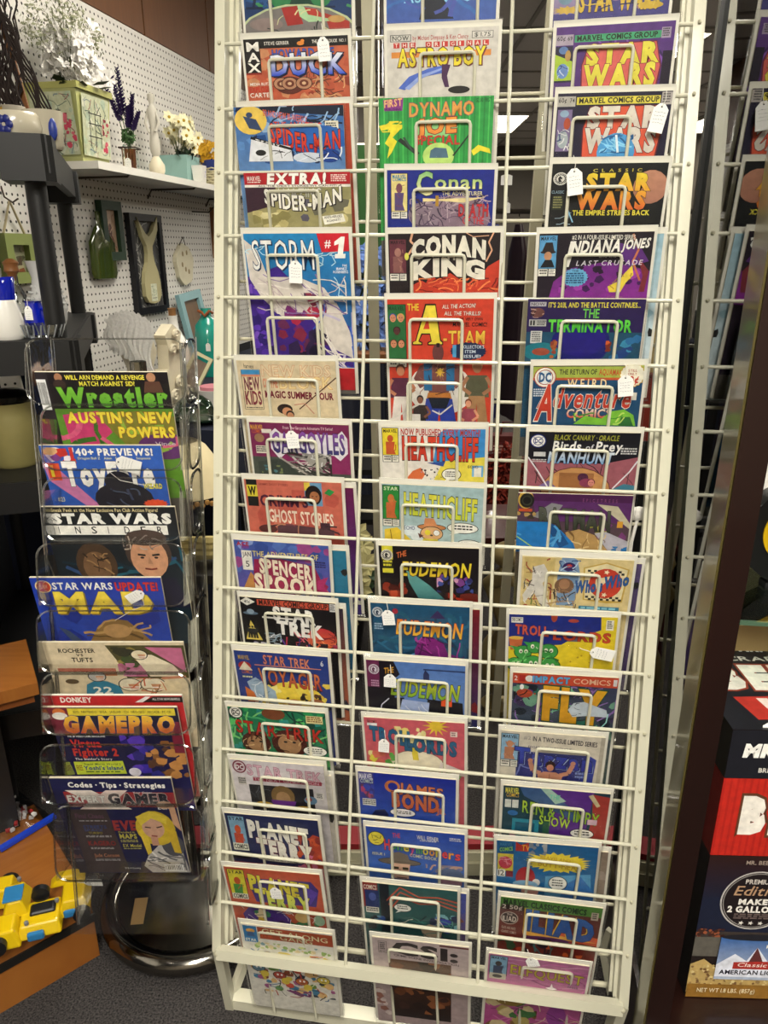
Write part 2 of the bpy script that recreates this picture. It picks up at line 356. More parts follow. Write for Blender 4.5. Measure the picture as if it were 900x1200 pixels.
def a_spin(A):
    A.r(0,0,1,1.53,'#2f63a5','#7fa6d2'); A.blob(34,0,0,1,.65,['#1f4a88','#5f8fc9','#93b4d8','#12264c'],.08); A.p([(.24,0),(1,0),(1,.12),(.24,.05)],'#162238'); A.stroke(18,.3,0,1,.2,['#9fc0e0','#0f1a30'],.02,.2)
    A.e(.15,.15,.15,.16,'#e9c85c'); A.p([(.08,.1),(.2,.14),(.25,.27),(.13,.24)],'#34466c'); A.e(.14,.09,.03,.03,'#34466c')
    A.t('BRAND NEW BI-WEEKLY',.27,.03,.07,.4,'#e0643a',slope=.09); A.t('THE AMAZING',.36,.17,.08,.44,'#d23b2a',o='#1b1e4c',slope=.02); A.r(.83,.17,.95,.3,'#ece6cf'); A.lines(.84,.19,.94,.29,4,'#333')
    A.e(.72,.37,.33,.16,'#2763b4'); A.t('SPIDER-MAN',.32,.27,.2,.65,'#e2502e','#c22c22',o='#151a46',ow=.05,b=.03,arc=-.09,slope=.09)
    A.p([(.14,.36),(.5,.45),(.52,.62),(.1,.62)],'#e4e6ea'); A.p([(.14,.33),(.52,.47),(.52,.5),(.13,.36)],'#1a1a1a'); A.t('THE DAILY',.18,.36,.05,.22,'#eee',slope=.07); A.e(.22,.52,.05,.035,'#222'); A.stroke(8,.1,.46,.5,.6,['#333','#999'],.01,.1)
    A.e(.66,.58,.14,.06,'#cfd7e2'); A.e(.86,.56,.1,.08,'#173f8d'); A.stroke(10,.55,.45,.97,.62,['#e8eef6','#101c36'],.012,.14)
def a_extra(A):
    A.r(0,0,1,1.53,'#8f8b5e','#b3a877'); A.p([(0,.15),(.3,.15),(.24,.38),(0,.46)],'#3a2230'); A.blob(14,.05,.42,.5,.65,['#d8cf9c','#c2b67c','#8f8754'],.07); A.blob(12,.5,.3,1,.62,['#a39c6c','#6d6a58','#cfc48c','#5c5867'],.09)
    A.r(0,0,1,.135,'#b3202a'); A.r(0,.135,1,.165,'#ece8dc'); A.t('ALL THE SPIDEY STORIES WE CAN FIT!',.13,.14,.02,.74,'#333')
    A.t('MARVEL',.03,.04,.05,.13,'#e8dcd4',b=.03); A.lines(.03,.1,.16,.12,1,'#e8dcd4'); A.t('EXTRA!',.215,.015,.112,.56,'#fbf8f0',b=.06,o='#4a0f14',ow=.03,sh=.1); A.lines(.82,.025,.97,.11,4,'#f0d8d0')
    A.t('THE',.22,.19,.04,.06,'#eee'); A.t('AMAZING',.29,.18,.1,.44,'#d8d6c8','#a9aa9a',o='#33332c',ow=.03,b=.025); A.t('SPIDER-MAN',.18,.28,.16,.74,'#f3f0e4',o='#2d2427',ow=.05,b=.04,arc=-.1,slope=-.03,sc='#241d22')
    A.p([(.72,.5),(.92,.47),(.94,.56),(.74,.6)],'#f2efe2'); A.t('ANTI-HEROES',.74,.5,.03,.17,'#222',slope=-.02); A.t('AGAINST!',.76,.545,.025,.13,'#222',slope=-.02)
def a_storm(A):
    A.r(0,0,1,1.53,'#2389c4','#30267e'); A.p([(0,.4),(.3,.3),(.6,.6),(1,.9),(1,1.53),(0,1.53)],'#43258c'); A.blob(24,0,.35,.2,1.2,['#5b34b0','#2f1a72','#7a50c4'],.06)
    A.p([(0,.05),(.12,.15),(.2,.4),(.5,.4),(.74,.5),(.88,.7),(.98,.95),(1,1.2),(.8,1.1),(.6,.8),(.3,.78),(.12,.6),(.02,.42)],'#ddd5cc')
    A.blob(26,.25,.55,.78,1.15,['#6b2a55','#8e2747','#4c1f4e','#b5294a','#7b2a72'],.08); A.blob(10,.3,.9,.75,1.25,['#241a3a','#332250','#1b1630'],.1)
    A.stroke(34,.05,.35,.95,.75,['#efe8e0','#b7a6a8','#8a6fa8','#cdbfc0'],.012,.35,ang=.6); A.stroke(20,.6,.6,1,1.3,['#efe8e0','#c9c0d8','#3a64c4'],.02,.3,ang=1.2)
    for i in range(12):
        x=A.rnd.uniform(0,1); y=A.rnd.uniform(0,.15 if i%2 else .9); q=[(x,y)]
        for j in range(5): x+=A.rnd.uniform(-.08,.1); y+=A.rnd.uniform(0,.08); q.append((x,y))
        if q[0][0]<.12 or q[0][0]>.72 or y<.3: A.line(q,.008,'#bfe6f4')
    A.t('STORM',.07,.06,.27,.6,'#f2f1ec',o='#1c3e66',ow=.03,b=.0,sc='#15304f'); A.p([(.7,0),(1,0),(1,.16),(.74,.17)],'#cf2232'); A.t('#',.77,.055,.07,.06,'#fff'); A.p([(.865,.075),(.93,.03),(.965,.03),(.94,.185),(.965,.185),(.96,.225),(.86,.225),(.865,.185),(.89,.185),(.905,.095),(.862,.11)],'#fbfbf4'); A.t('PAK',.93,.28,.022,.045,'#fff'); A.t('IBANEZ',.87,.31,.022,.1,'#fff'); A.t('ROSENBERG',.84,.34,.022,.14,'#fff')
    A.r(.84,1.3,1,1.53,'#c3232c')
def a_kids(A):
    A.r(0,0,1,1.53,'#d9c8a6'); A.t('harvey',.07,.03,.05,.1,'#222',slope=.01); A.r(.035,.1,.225,.155,'#3f8fc4'); A.r(.035,.155,.225,.18,'#d98f72'); A.r(.04,.18,.22,.52,'#e2cfab'); A.line([(.035,.1),(.035,.56),(.23,.56),(.23,.1)],.005,'#444')
    A.t('NEW',.055,.19,.14,.16,'#7a2c44',o='#3c1a2a',b=.01); A.t('KIDS',.05,.35,.15,.17,'#8a2f40',o='#3c1a2a',b=.01); A.lines(.05,.535,.22,.55,1,'#222')
    A.t('NEW KIDS',.25,.05,.12,.7,'#e3d2ae',o='#cc7f5f',ow=.03); A.t('ON THE',.25,.2,.1,.15,'#d98f72',o='#b5553f'); A.t('BLOCK',.42,.18,.13,.54,'#ead49c',o='#cf9a5a',ow=.03)
    A.t('MAGIC SUMMER TOUR',.26,.34,.075,.7,'#7d2138',o='#4c1426',ow=.02,b=.03,slope=.02); A.e(.45,.55,.08,.06,'#251718'); A.e(.47,.58,.05,.05,'#c98f6a'); A.line([(.6,.55),(1,.18)],.012,'#5b3a30'); A.line([(.55,.5),(.66,.48),(.75,.6)],.01,'#c98a7a'); A.man(.5,.62,.5,'#c98f6a','#a33','#333')
def a_garg(A):
    A.r(0,0,1,1.53,'#7c2a55','#8a2c5c'); A.r(0,.4,1,1.53,'#4d544c'); A.p([(.3,.4),(1,.15),(1,.58),(.8,.58),(.4,.5)],'#8c2a60'); A.t('MARVEL',.01,.03,.05,.13,'#d99a3c',b=.04); A.t('COMICS',.02,.085,.04,.11,'#c8632e'); A.r(.12,.075,.22,.12,'#ece6da'); A.e(.09,.18,.05,.05,'#a07a5a'); A.r(.045,.27,.17,.36,'#e6e0cf'); A.lines(.05,.28,.165,.35,3,'#333')
    A.t('From The Gargoyle Adventure TV Series!',.34,.035,.032,.5,'#e9c8cf'); A.p([(.2,.12),(.26,.06),(.32,.12),(.88,.12),(.93,.07),(.98,.16),(.98,.33),(.9,.42),(.84,.36),(.36,.34),(.28,.42),(.2,.3)],'#e8e4ea')
    A.t('GARGOYLES',.215,.12,.22,.74,'#8a4fa8','#33386f',o='#201a44',ow=.02,b=.02,bow=.1); A.stroke(60,.3,.34,.8,.62,['#d0ccc6','#8d8a86','#33302e','#5c5854'],.018,.25,ang=.3); A.e(.66,.42,.1,.09,'#a39f98'); A.stroke(8,.58,.36,.76,.5,['#222','#ddd'],.01,.08)
    A.p([(.05,.46),(.3,.42),(.5,.62),(.05,.62)],'#3c443e'); A.blob(8,.08,.5,.3,.6,['#4f7c86','#7a8456'],.03); A.line([(.28,.4),(.55,.6)],.02,'#b0a9a0')
def a_ghost(A):
    A.r(0,0,1,1.53,'#d0705c','#c65f4f'); A.blob(14,.1,.1,1,.8,['#d98068','#bf5a4c','#d77f5c'],.12); A.r(.02,0,.13,.3,'#1c1f1c'); A.r(.02,.06,.13,.19,'#dcd040'); A.t('W',.035,.08,.09,.08,'#111',b=.05); A.t("GRIMM'S GHOST STORIES",.15,.035,.025,.3,'#8e3c36')
    A.r(.62,.01,.8,.27,'#6f9fc4'); A.r(.62,.01,.68,.1,'#e0c84c'); A.e(.71,.15,.085,.11,'#1d1616'); A.face_(.72,.17,.06,'#b0724a','#1d1616'); A.p([(.82,.12),(.87,.07),(.93,.1),(.88,.15)],'#2f9a4c'); A.t("GRIMM'S",.15,.17,.12,.5,'#5a2742',o='#3a1830',b=.01)
    A.t('GHOST STORIES',.22,.33,.14,.68,'#f4e3cf',b=.03,slope=.03); A.p([(.3,.52),(.5,.5),(.9,.54),(.9,.62),(.3,.62)],'#5a3a44'); A.r(.76,.46,.86,.54,'#4a2c3a'); A.e(.2,.56,.1,.05,'#5e3030'); A.stroke(16,.2,.5,.95,.7,['#3a2830','#7a4450','#c98f6f'],.015,.15)
def a_spook(A):
    A.r(0,0,1,1.53,'#4460b0','#7a3a8c'); A.blob(36,0,0,1,.7,['#5876c0','#7a4aa0','#38509c','#a04a8c','#8ea4dc'],.09); A.t('ACE',.03,.02,.045,.13,'#b32636',b=.05); A.r(.07,.12,.18,.36,'#efece2'); A.t('JAN',.08,.14,.055,.09,'#333'); A.t('5',.105,.25,.07,.04,'#333')
    A.p([(.05,.6),(.15,.38),(.28,.6)],'#c48a4a'); A.p([(.86,.6),(.9,.45),(1,.6)],'#c48a4a'); A.t('THE ADVENTURES OF',.19,.12,.065,.7,'#e8d889',o='#2b2350',ow=.03)
    A.p([(.2,.22),(.5,.2),(.84,.26),(.9,.42),(.98,.5),(.9,.62),(.3,.62),(.17,.5)],'#9c2350'); A.t('SPENCER',.25,.21,.17,.56,'#f6ead2',b=.05,o='#7a1638',slope=.05); A.t('SPOOK',.18,.4,.19,.68,'#f6ead2',b=.06,o='#7a1638',slope=.05); A.lines(.84,.2,.96,.28,3,'#2b2350'); A.p([(.86,.44),(.98,.38),(.93,.5),(.99,.6),(.86,.54)],'#b0306a')
def a_stb(A):
    A.r(0,0,1,1.53,'#141114'); A.p([(.0,.05),(.07,0),(.16,.05),(.07,.1)],'#e8e6dc'); A.t('40¢',.045,.035,.035,.06,'#222'); A.r(.18,.015,.93,.085,'#c9543c'); A.t('MARVEL COMICS GROUP',.2,.02,.058,.72,'#1a1212',b=.03); A.r(.94,.01,1,.1,'#ddd'); A.lines(.945,.02,.995,.09,4,'#333')
    A.e(.1,.19,.08,.02,'#5f7488'); A.e(.1,.17,.04,.03,'#8fa3b5'); A.p([(.09,.28),(.2,.52),(.02,.52)],'#e8d060'); 
    for x in(.07,.1,.13): A.man(x,.36,.14,'#222','#333','#222')
    A.blob(16,.03,.54,.3,.62,['#5b2f86','#3e2060','#d8d4e0'],.03); A.stroke(16,.2,.42,.4,.58,['#dfe4ea','#8aa0b0'],.012,.12,ang=-.4); A.stroke(16,.4,.35,.7,.6,['#6a3fa0','#3e2a7a','#c03c50','#e07080'],.014,.2,ang=1.2)
    A.e(.84,.44,.16,.13,'#c0303c','#e07040'); A.stroke(9,.72,.34,.98,.52,['#f0a060','#7a1c28'],.012,.2,ang=0); A.blob(9,.6,.5,1,.62,['#a03050','#2a1420'],.05)
    A.r(.22,.215,.55,.235,'#f0ede6'); A.t('STAR',.34,.09,.15,.44,'#f4f2ec',b=.06,slope=.03); A.t('TREK',.37,.26,.15,.48,'#f4f2ec',b=.06,slope=.03)
def a_voy(A):
    A.r(0,0,1,1.53,'#28408c','#2c3478'); A.e(.58,.55,.36,.22,'#ecd34c'); A.blob(30,.3,.32,1,.68,['#f0dc5c','#e0b83c','#e9cf50','#2a2a30','#f4e68c'],.055); A.blob(10,.5,.45,.9,.62,['#1c1a20','#5a3a2a'],.035); A.p([(.1,.36),(.2,.3),(.4,.45),(.42,.62),(.16,.56)],'#9fb6cc'); A.stroke(10,.12,.34,.4,.6,['#6d86a4','#dfe8f0'],.012,.14); A.p([(.07,.42),(.16,.48),(.2,.6),(.08,.6)],'#d07030')
    A.t('MARVEL',.04,.05,.045,.12,'#c8a43c',b=.03); A.e(.1,.17,.07,.05,'#b0342c'); A.p([(.03,.22),(.1,.12),(.18,.22)],'#e0d8c0'); A.t('COMICS',.06,.22,.04,.11,'#d0702c'); A.lines(.06,.29,.18,.32,1,'#e0e0a0')
    A.t('STAR TREK',.31,.03,.1,.5,'#d98a6c',o='#7a1f22',ow=.03,b=.02,slope=.02); A.r(.21,.145,.92,.155,'#d98a6c'); A.t('VOYAGER',.24,.19,.18,.68,'#e08a50','#b5402f',o='#5a1626',ow=.03,b=.02,slope=.03); A.t('6',.92,.05,.06,.03,'#eee'); A.e(.6,.58,.08,.05,'#c07a50'); A.e(.84,.56,.09,.05,'#a86a48')
def a_dcst(A):
    A.r(0,0,1,1.53,'#1f7a56','#2a8a50'); A.blob(40,0,0,1,.66,['#2fa05c','#15604a','#5cc46c','#0f4a3c','#2f8f88'],.07); A.stroke(30,0,0,1,.62,['#7fd07c','#0d3a30','#4ab070'],.02,.3); dcball(A,.08,.06,.075,'#141414'); A.e(.47,.05,.12,.07,'#7a4428'); A.r(.8,.04,.97,.13,'#e8dca0'); A.lines(.81,.05,.96,.12,3,'#8a5a2a')
    for cx,cy,r in((.25,.42,.14),(.6,.4,.17)): A.e(cx,cy,r*1.1,r,'#4a1c18'); A.e(cx,cy+.01,r*.72,r*.72,'#a9805a'); A.stroke(14,cx-r,cy-r,cx+r,cy+r,['#2c100e','#d8b482','#6a3a26'],.012,.1); A.e(cx-.04,cy-.02,.02,.012,'#222'); A.e(cx+.05,cy-.02,.02,.012,'#222')
    A.t('STAR TREK',.06,.15,.15,.9,'#cc3222','#b02a20',o='#3a0e0c',ow=.03,b=.02,slope=.06); A.bub(.86,.47,.12,.06,3)
def a_tng(A):
    A.r(0,0,1,1.53,'#dcd6da'); A.e(.09,.08,.075,.075,'#7c1f3a'); A.e(.09,.08,.06,.06,'#dcd0d4'); A.e(.09,.08,.045,.045,'#7c1f3a'); A.t('DC',.05,.06,.045,.08,'#eee',b=.04); A.t('STAR TREK',.17,.045,.12,.8,'#e0b8c8',o='#a0446a',ow=.035,slope=.04); A.r(.22,.19,.96,.235,'#a02845'); A.t('THE NEXT GENERATION',.23,.197,.032,.7,'#e0bcc8'); A.r(.05,.2,.14,.29,'#c9c3bd'); A.lines(.055,.21,.135,.28,3,'#444')
    A.r(.16,.28,.86,.62,'#1b1a24'); A.stroke(14,.17,.3,.4,.56,['#3a4048','#5c6068'],.01,.1); A.e(.52,.4,.13,.13,'#7a6038'); A.e(.52,.43,.08,.09,'#a5825a'); A.p([(.38,.45),(.66,.45),(.62,.56),(.42,.56)],'#6a2f8c'); A.e(.3,.52,.1,.04,'#d8b040'); A.e(.74,.53,.1,.03,'#d8b040'); A.e(.82,.42,.07,.05,'#5f86a8'); A.burst(.8,.41,.04,.03,'#b04038',6); A.r(.88,.32,.97,.4,'#e8e4e0'); A.lines(.89,.33,.96,.39,3,'#333')
def a_pt1(A):
    A.r(0,0,1,1.53,'#222a58'); A.p([(.7,.1),(1,.2),(1,.6),(.8,.6)],'#b3422c'); A.blob(22,.72,.1,1,.62,['#c9532f','#30407c','#8a2a28','#d9789c','#1c2450'],.06); cbox(A,.03,.03,.17,.42,'#7fa8c4','STAR',('#d0542c','#c44a30'),price=False); A.r(.03,.36,.2,.45,'#dfe0d0'); A.t('COMICS',.04,.375,.055,.15,'#222',b=.04); A.r(0,.48,.2,.56,'#12141c')
    A.t('PLANET',.23,.07,.19,.66,'#f1eee4',b=.08,o='#10143a',slope=.06); A.t('TERRY',.3,.29,.2,.6,'#f1eee4',b=.08,o='#7a1c1c',ow=.03,slope=.06); A.e(.55,.53,.27,.03,'#f4f1e6',ol='#111'); A.t('SPACE IS MY HOME!',.33,.515,.026,.42,'#222',slope=.015); A.r(0,.6,1,1,'#b04050')
def a_pt2(A):
    A.r(0,0,1,1.53,'#c0563c','#b55038'); cbox(A,.03,.03,.17,.36,'#d8cf3c','STAR',('#c0542c','#3f8a3c'),nc='#222',price=False); A.r(.03,.33,.2,.4,'#dfe0d0'); A.t('COMICS',.04,.34,.05,.15,'#222',b=.04); A.p([(.22,.12),(.9,.1),(.97,.2),(.92,.42),(.28,.42)],'#403080'); A.p([(.8,.12),(.96,.24),(.86,.4)],'#5a3fa8')
    A.t('PLANET',.24,.08,.17,.64,'#e8e048','#d8c83c',b=.07,o='#1c1440',slope=.07); A.t('TERRY',.28,.26,.19,.58,'#e8e048','#cfe070',b=.07,o='#1c1440',slope=.07); A.p([(.1,.6),(.2,.48),(.5,.47),(.62,.62),(.6,.7),(.12,.7)],'#4a2f88'); A.blob(24,.08,.5,1,.9,['#c4542c','#d8b83c','#3f8a5c','#e8d8b0','#6a3fa0','#3a2260'],.06); A.e(.75,.58,.08,.07,'#e0c080'); A.e(.93,.6,.06,.07,'#9fc4a8'); A.stroke(14,.1,.48,.95,.7,['#222','#eee'],.008,.1)
def a_gang(A):
    A.r(0,0,1,1.53,'#dfdcd2'); A.r(.02,.02,.17,.3,'#2c78b0'); A.e(.1,.1,.05,.035,'#e0a850'); A.p([(.05,.2),(.14,.2),(.13,.12),(.07,.12)],'#3c5c8c'); A.t('STAR',.03,.24,.045,.12,'#e8f0e8',b=.04); A.r(.18,.02,1,.22,'#a0421f'); A.t('GET ALONG',.23,.04,.08,.72,'#dcd2a8',o='#6a240e',slope=.04); A.t('GANG',.42,.125,.075,.36,'#cfc49a',o='#6a240e',slope=.02); A.t('THE',.2,.15,.03,.14,'#d9542c')
    cs=['#6f9a4c','#c9503a','#d8c24c','#4c86a8','#8c4a2f','#e0b87a','#333f4c','#a85a8c']
    A.blob(30,.1,.28,.98,.4,['#c9cf8c','#8fae5c','#e0d0a0','#7aa0a8'],.04); A.blob(60,.03,.42,.97,1.2,cs,.07); A.stroke(40,.05,.4,.97,1.25,['#222','#c0392b','#3c6f9a','#f0e8d0'],.012,.15)
    for cx,cy,c in((.25,.5,'#d8b25c'),(.5,.62,'#8c3f2c'),(.75,.55,'#b0c46c'),(.85,.85,'#d8c24c'),(.35,.85,'#b04a3a'),(.12,.75,'#6f94ac'),(.6,.92,'#c06a3c')):
        A.e(cx,cy,.07,.06,c,ol='#222'); A.e(cx-.02,cy-.01,.012,.02,'#fff'); A.e(cx+.025,cy-.01,.012,.02,'#fff'); A.e(cx+.06,cy+.1,.05,.06,A.rnd.choice(cs)); A.line([(cx-.02,cy+.03),(cx+.03,cy+.03)],.008,'#222')
    A.r(.77,.45,.95,.56,'#8c2c5c'); A.stroke(8,.4,1.1,.7,1.2,['#7c3a70'],.02,.2,ang=0)
def a_blue(A):
    A.r(0,0,1,1.53,'#2c5c9c','#5a62b8'); A.t('ASTROBOY',.16,.32,.12,.72,'#8fd0e8'); A.r(.02,.3,.12,.36,'#e6e6e2'); A.p([(.36,.36),(.5,.36),(.62,.62),(.3,.62)],'#1d2330'); A.stroke(14,0,.2,1,.6,['#3a6cb0','#4b59a8'],.04,.3)
def a_astro(A):
    A.r(0,0,1,1.53,'#d0ccc4'); A.r(.03,.05,.22,.12,'#3a3a3a'); A.r(.036,.056,.214,.114,'#c8c6be'); A.t('NOW',.05,.062,.045,.15,'#444',b=.02); A.t('by Michael Dimpsey & Ken Clency',.235,.065,.045,.5,'#a83a36'); A.r(.765,.04,.955,.11,'#444'); A.r(.77,.045,.95,.105,'#d4d0c8'); A.t('$ 1.75',.79,.055,.04,.14,'#333')
    for i,ch in enumerate('THE ORIGINAL'):
        if ch!=' ': x=.06+i*.073; A.r(x,.13,x+.055,.185,'#c23430'); A.t(ch,x+.012,.138,.038,.03,'#f0e8dc')
    A.r(.04,.225,.94,.285,'#d88a3c'); A.t('ASTRO BOY',.1,.2,.17,.8,'#f0e03c','#dcc830',o='#5c3a26',ow=.06,b=.04,sc='#7c3040')
    A.p([(.1,.6),(.2,.48),(.38,.4),(.54,.37),(.52,.45),(.36,.48),(.22,.56),(.16,.62)],'#4f6cc4'); A.p([(.16,.6),(.3,.47),(.5,.4),(.5,.42),(.32,.5),(.2,.62)],'#93a8e0'); A.p([(.5,.36),(.58,.37),(.55,.48),(.57,.6),(.53,.6),(.5,.5)],'#4a2a50'); A.e(.66,.63,.1,.04,'#1c1c1c')
def a_dyn(A):
    A.r(0,0,1,1.53,'#2c9a48','#3aa84c'); 
    for i in range(24): A.r(i/24,0,i/24+.012,1.0,'#4fbf5c' if i%2 else '#24853f')
    A.p([(.04,.02),(.22,0),(.21,.13),(.05,.13)],'#8a3a8c'); A.t('FIRST',.05,.025,.07,.16,'#f0c48c',o='#c23a2a',b=.03,slope=-.02); A.t('PUBLISHING',.06,.105,.022,.14,'#3a1a5c',b=.02); A.t('$2.00 FIRST',.85,.02,.04,.13,'#164a2c')
    A.t('DYNAMO',.27,.06,.13,.57,'#e0a04c',o='#7c3a70',ow=.04,b=.03,slope=-.01); A.p([(.33,.26),(.44,.22),(.62,.24),(.7,.3),(.6,.4),(.34,.4)],'#8fcf88'); A.t('JOE',.34,.23,.14,.36,'#f0a040','#e89040',o='#7c1c30',ow=.05,b=.06,slope=-.02); A.t('SPECIAL',.32,.39,.09,.4,'#c43a30',o='#6a1c1c',ow=.02,b=.03)
    A.p([(0,.28),(.08,.26),(.2,.27),(.18,.33),(.12,.4),(.16,.44),(.11,.56),(.07,.62),(.09,.5),(.05,.46),(.1,.36),(.1,.31),(.02,.33)],'#f0e03c'); A.stroke(14,.02,.24,.2,.34,['#f0e03c'],.014,.1,ang=-.4); A.p([(.82,.55),(.88,.49),(.98,.53),(.99,.58),(.9,.55),(.84,.6)],'#f0e03c')
    A.e(.53,.6,.14,.14,'#bfe07c'); A.p([(.45,.62),(.46,.54),(.5,.51),(.6,.52),(.62,.62)],'#4f6f86'); A.line([(.18,.42),(.35,.58)],.04,'#26332c'); A.line([(.66,.6),(.8,.38)],.014,'#26332c'); A.line([(.22,.4),(.3,.55)],.02,'#3d5248')
def a_conan(A):
    A.r(0,0,1,1.53,'#1d2c8c','#1c2a80'); cbox(A,.04,.04,.15,.42,'#e8d88c','MARVEL',('#7a4a5c','#5c4a7c'),nc='#1f7aa8'); A.t('COMICS',.05,.085,.035,.13,'#2f86b0',b=.03)
    A.e(.68,.52,.3,.24,'#8a7484'); A.e(.36,.5,.16,.15,'#8c7a88'); A.stroke(70,.22,.28,.98,.62,['#b8a4ac','#5f4a64','#3c3048','#a08898'],.012,.16); A.p([(.34,.31),(.5,.32),(.72,.31),(.92,.3),(.72,.36),(.5,.34),(.34,.35)],'#e8d89c'); A.r(.46,.28,.49,.4,'#b0862c')
    A.t('C',.28,.03,.24,.16,'#8cc47c','#f0e8b0',o='#1a3c2c',ow=.03,b=.03); A.t('onan',.45,.06,.145,.45,'#7cba6c','#e8e4a0',o='#1a3c2c',ow=.03,b=.02); A.t('THE ADVENTURER',.52,.235,.045,.38,'#e8e0b0',o='#222'); A.t('DEATH',.68,.38,.13,.28,'#c43038',o='#3a1016',b=.03); A.t('OF THE',.72,.52,.08,.2,'#c43038',b=.03)
def a_king(A):
    A.r(0,0,1,1.53,'#241a1e','#1c1418'); A.line([(.22,0),(.2,.08),(.24,.12),(.18,.22)],.02,'#e8b08c'); A.line([(.94,0),(.9,.1),(.93,.18),(.88,.3)],.014,'#e8b08c'); A.line([(.7,0),(.76,.04),(.9,.03)],.008,'#e8b08c')
    A.p([(.2,.56),(.3,.5),(.34,.53),(.38,.43),(.45,.5),(.56,.42),(.66,.5),(.76,.55),(.8,.5),(.9,.35),(1,.28),(1,.7),(.2,.7)],'#c8402c'); A.stroke(30,.22,.48,1,.62,['#e0603c','#7c1c18','#f08a50'],.016,.15,ang=-.6); cbox(A,.01,.06,.15,.36,'#6a3440','MARVEL',('#a8786c','#8c5c58'),nc='#2c0f18')
    A.e(.165,.24,.02,.04,'#e0dc5c'); A.t('CONAN',.21,.05,.17,.67,'#e9e4d4',b=.08,arc=.05,o='#111',ow=.02,bow=.08); A.t('THE',.46,.22,.06,.2,'#d8d4c4',b=.04); A.t('KING',.21,.27,.17,.67,'#e9e4d4',b=.08,arc=.05,o='#111',ow=.02)
def a_team(A):
    A.r(0,0,1,1.53,'#d2452f','#cf432d'); cbox(A,.0,.05,.17,.5,'#2c6c3c','MARVEL',None,nc='#1c3c24')
    for x,y,h in((.05,.17,'#2c4c9c'),(.125,.17,'#d8b45c'),(.085,.29,'#2c1818'),(.05,.41,'#5c2c2c'),(.125,.41,'#3c1c1c')): A.face_(x,y,.034,'#d8906c' if y!=.29 else '#5c3436',h)
    A.e(.5,.85,.32,.26,'#e8e4dc'); A.t('THE',.19,.04,.06,.11,'#e8d040',b=.02); A.p([(.36,.04),(.46,.04),(.51,.37),(.53,.39),(.53,.42),(.38,.42),(.38,.39),(.41,.38),(.4,.32),(.33,.32),(.3,.38),(.33,.39),(.33,.42),(.23,.42),(.23,.39),(.26,.38)],'#1c1414'); A.p([(.37,.055),(.455,.055),(.5,.38),(.52,.395),(.52,.41),(.39,.41),(.39,.4),(.42,.385),(.405,.31),(.32,.31),(.29,.385),(.32,.4),(.32,.41),(.24,.41),(.24,.395),(.27,.38)],'#ecd848'); A.p([(.385,.15),(.4,.27),(.34,.27)],'#d2452f')
    A.t('ALL THE ACTION!',.52,.05,.035,.31,'#f0e8dc',o='#111',sh=.1,slope=-.01); A.t('ALL THE THRILLS!',.54,.11,.035,.34,'#f0e8dc',o='#111',sh=.1); A.t('NOW IN THEIR VERY OWN',.52,.165,.026,.38,'#1c1414',sh=.1); A.t('MARVEL COMIC!',.62,.21,.035,.32,'#1c1414',sh=.1); A.t('-TEAM',.53,.29,.115,.4,'#ecd04c','#e8a040',b=.03,o='#7a1c14')
    A.burst(.77,.475,.175,.085,'#1c2c50',22,.92); A.t('1',.62,.425,.1,.05,'#4fa0d0',b=.06); A.t("COLLECTOR'S",.7,.42,.03,.22,'#d8e4f0'); A.t('ITEM',.74,.465,.028,.1,'#d8e4f0'); A.t('ISSUE!',.73,.51,.028,.16,'#d8e4f0')
    # four plain figures
    A.p([(.3,.62),(.4,.56),(.56,.56),(.7,.62),(.74,.74),(.66,.84),(.6,.8),(.58,.92),(.4,.92),(.37,.8),(.3,.84),(.24,.74)],'#7c4c48'); A.p([(.34,.6),(.42,.56),(.42,.86),(.34,.86)],'#2c6c9c'); A.p([(.56,.56),(.64,.6),(.64,.86),(.56,.86)],'#2c6c9c'); A.p([(.38,.88),(.6,.88),(.62,.96),(.36,.96)],'#c8803c'); A.p([(.36,.94),(.62,.94),(.68,1.3),(.52,1.3),(.49,1.05),(.46,1.3),(.3,1.3)],'#2c44a8'); A.p([(.38,.93),(.6,.93),(.56,1.04),(.42,1.04)],'#1c2434')
    A.e(.48,.49,.055,.09,'#6a3c3c'); A.line([(.48,.4),(.48,.44)],.03,'#1c1414'); A.burst(.5,.68,.05,.06,'#d8b040',8,.5); A.man(.11,.66,.55,'#c08060','#5c2c44','#e8e0d8','#5c3c30'); A.man(.86,.62,.6,'#a87858','#5a5a44','#a88058','#c8a06c'); A.man(.3,.95,.4,'#8c5c48','#3c3434','#222'); A.man(.78,.98,.4,'#e0a080','#a04c5c','#544','#7a3c24'); A.stroke(20,.3,.6,.7,.9,['#3c2428','#a06c60'],.008,.1); A.line([(0,1.16),(.28,1.0)],.02,'#dcd8d0'); A.line([(.42,1.06),(.5,1.1),(.62,1.0)],.014,'#e8e4dc')
    A.r(.16,1.1,.3,1.3,'#e8e4dc')
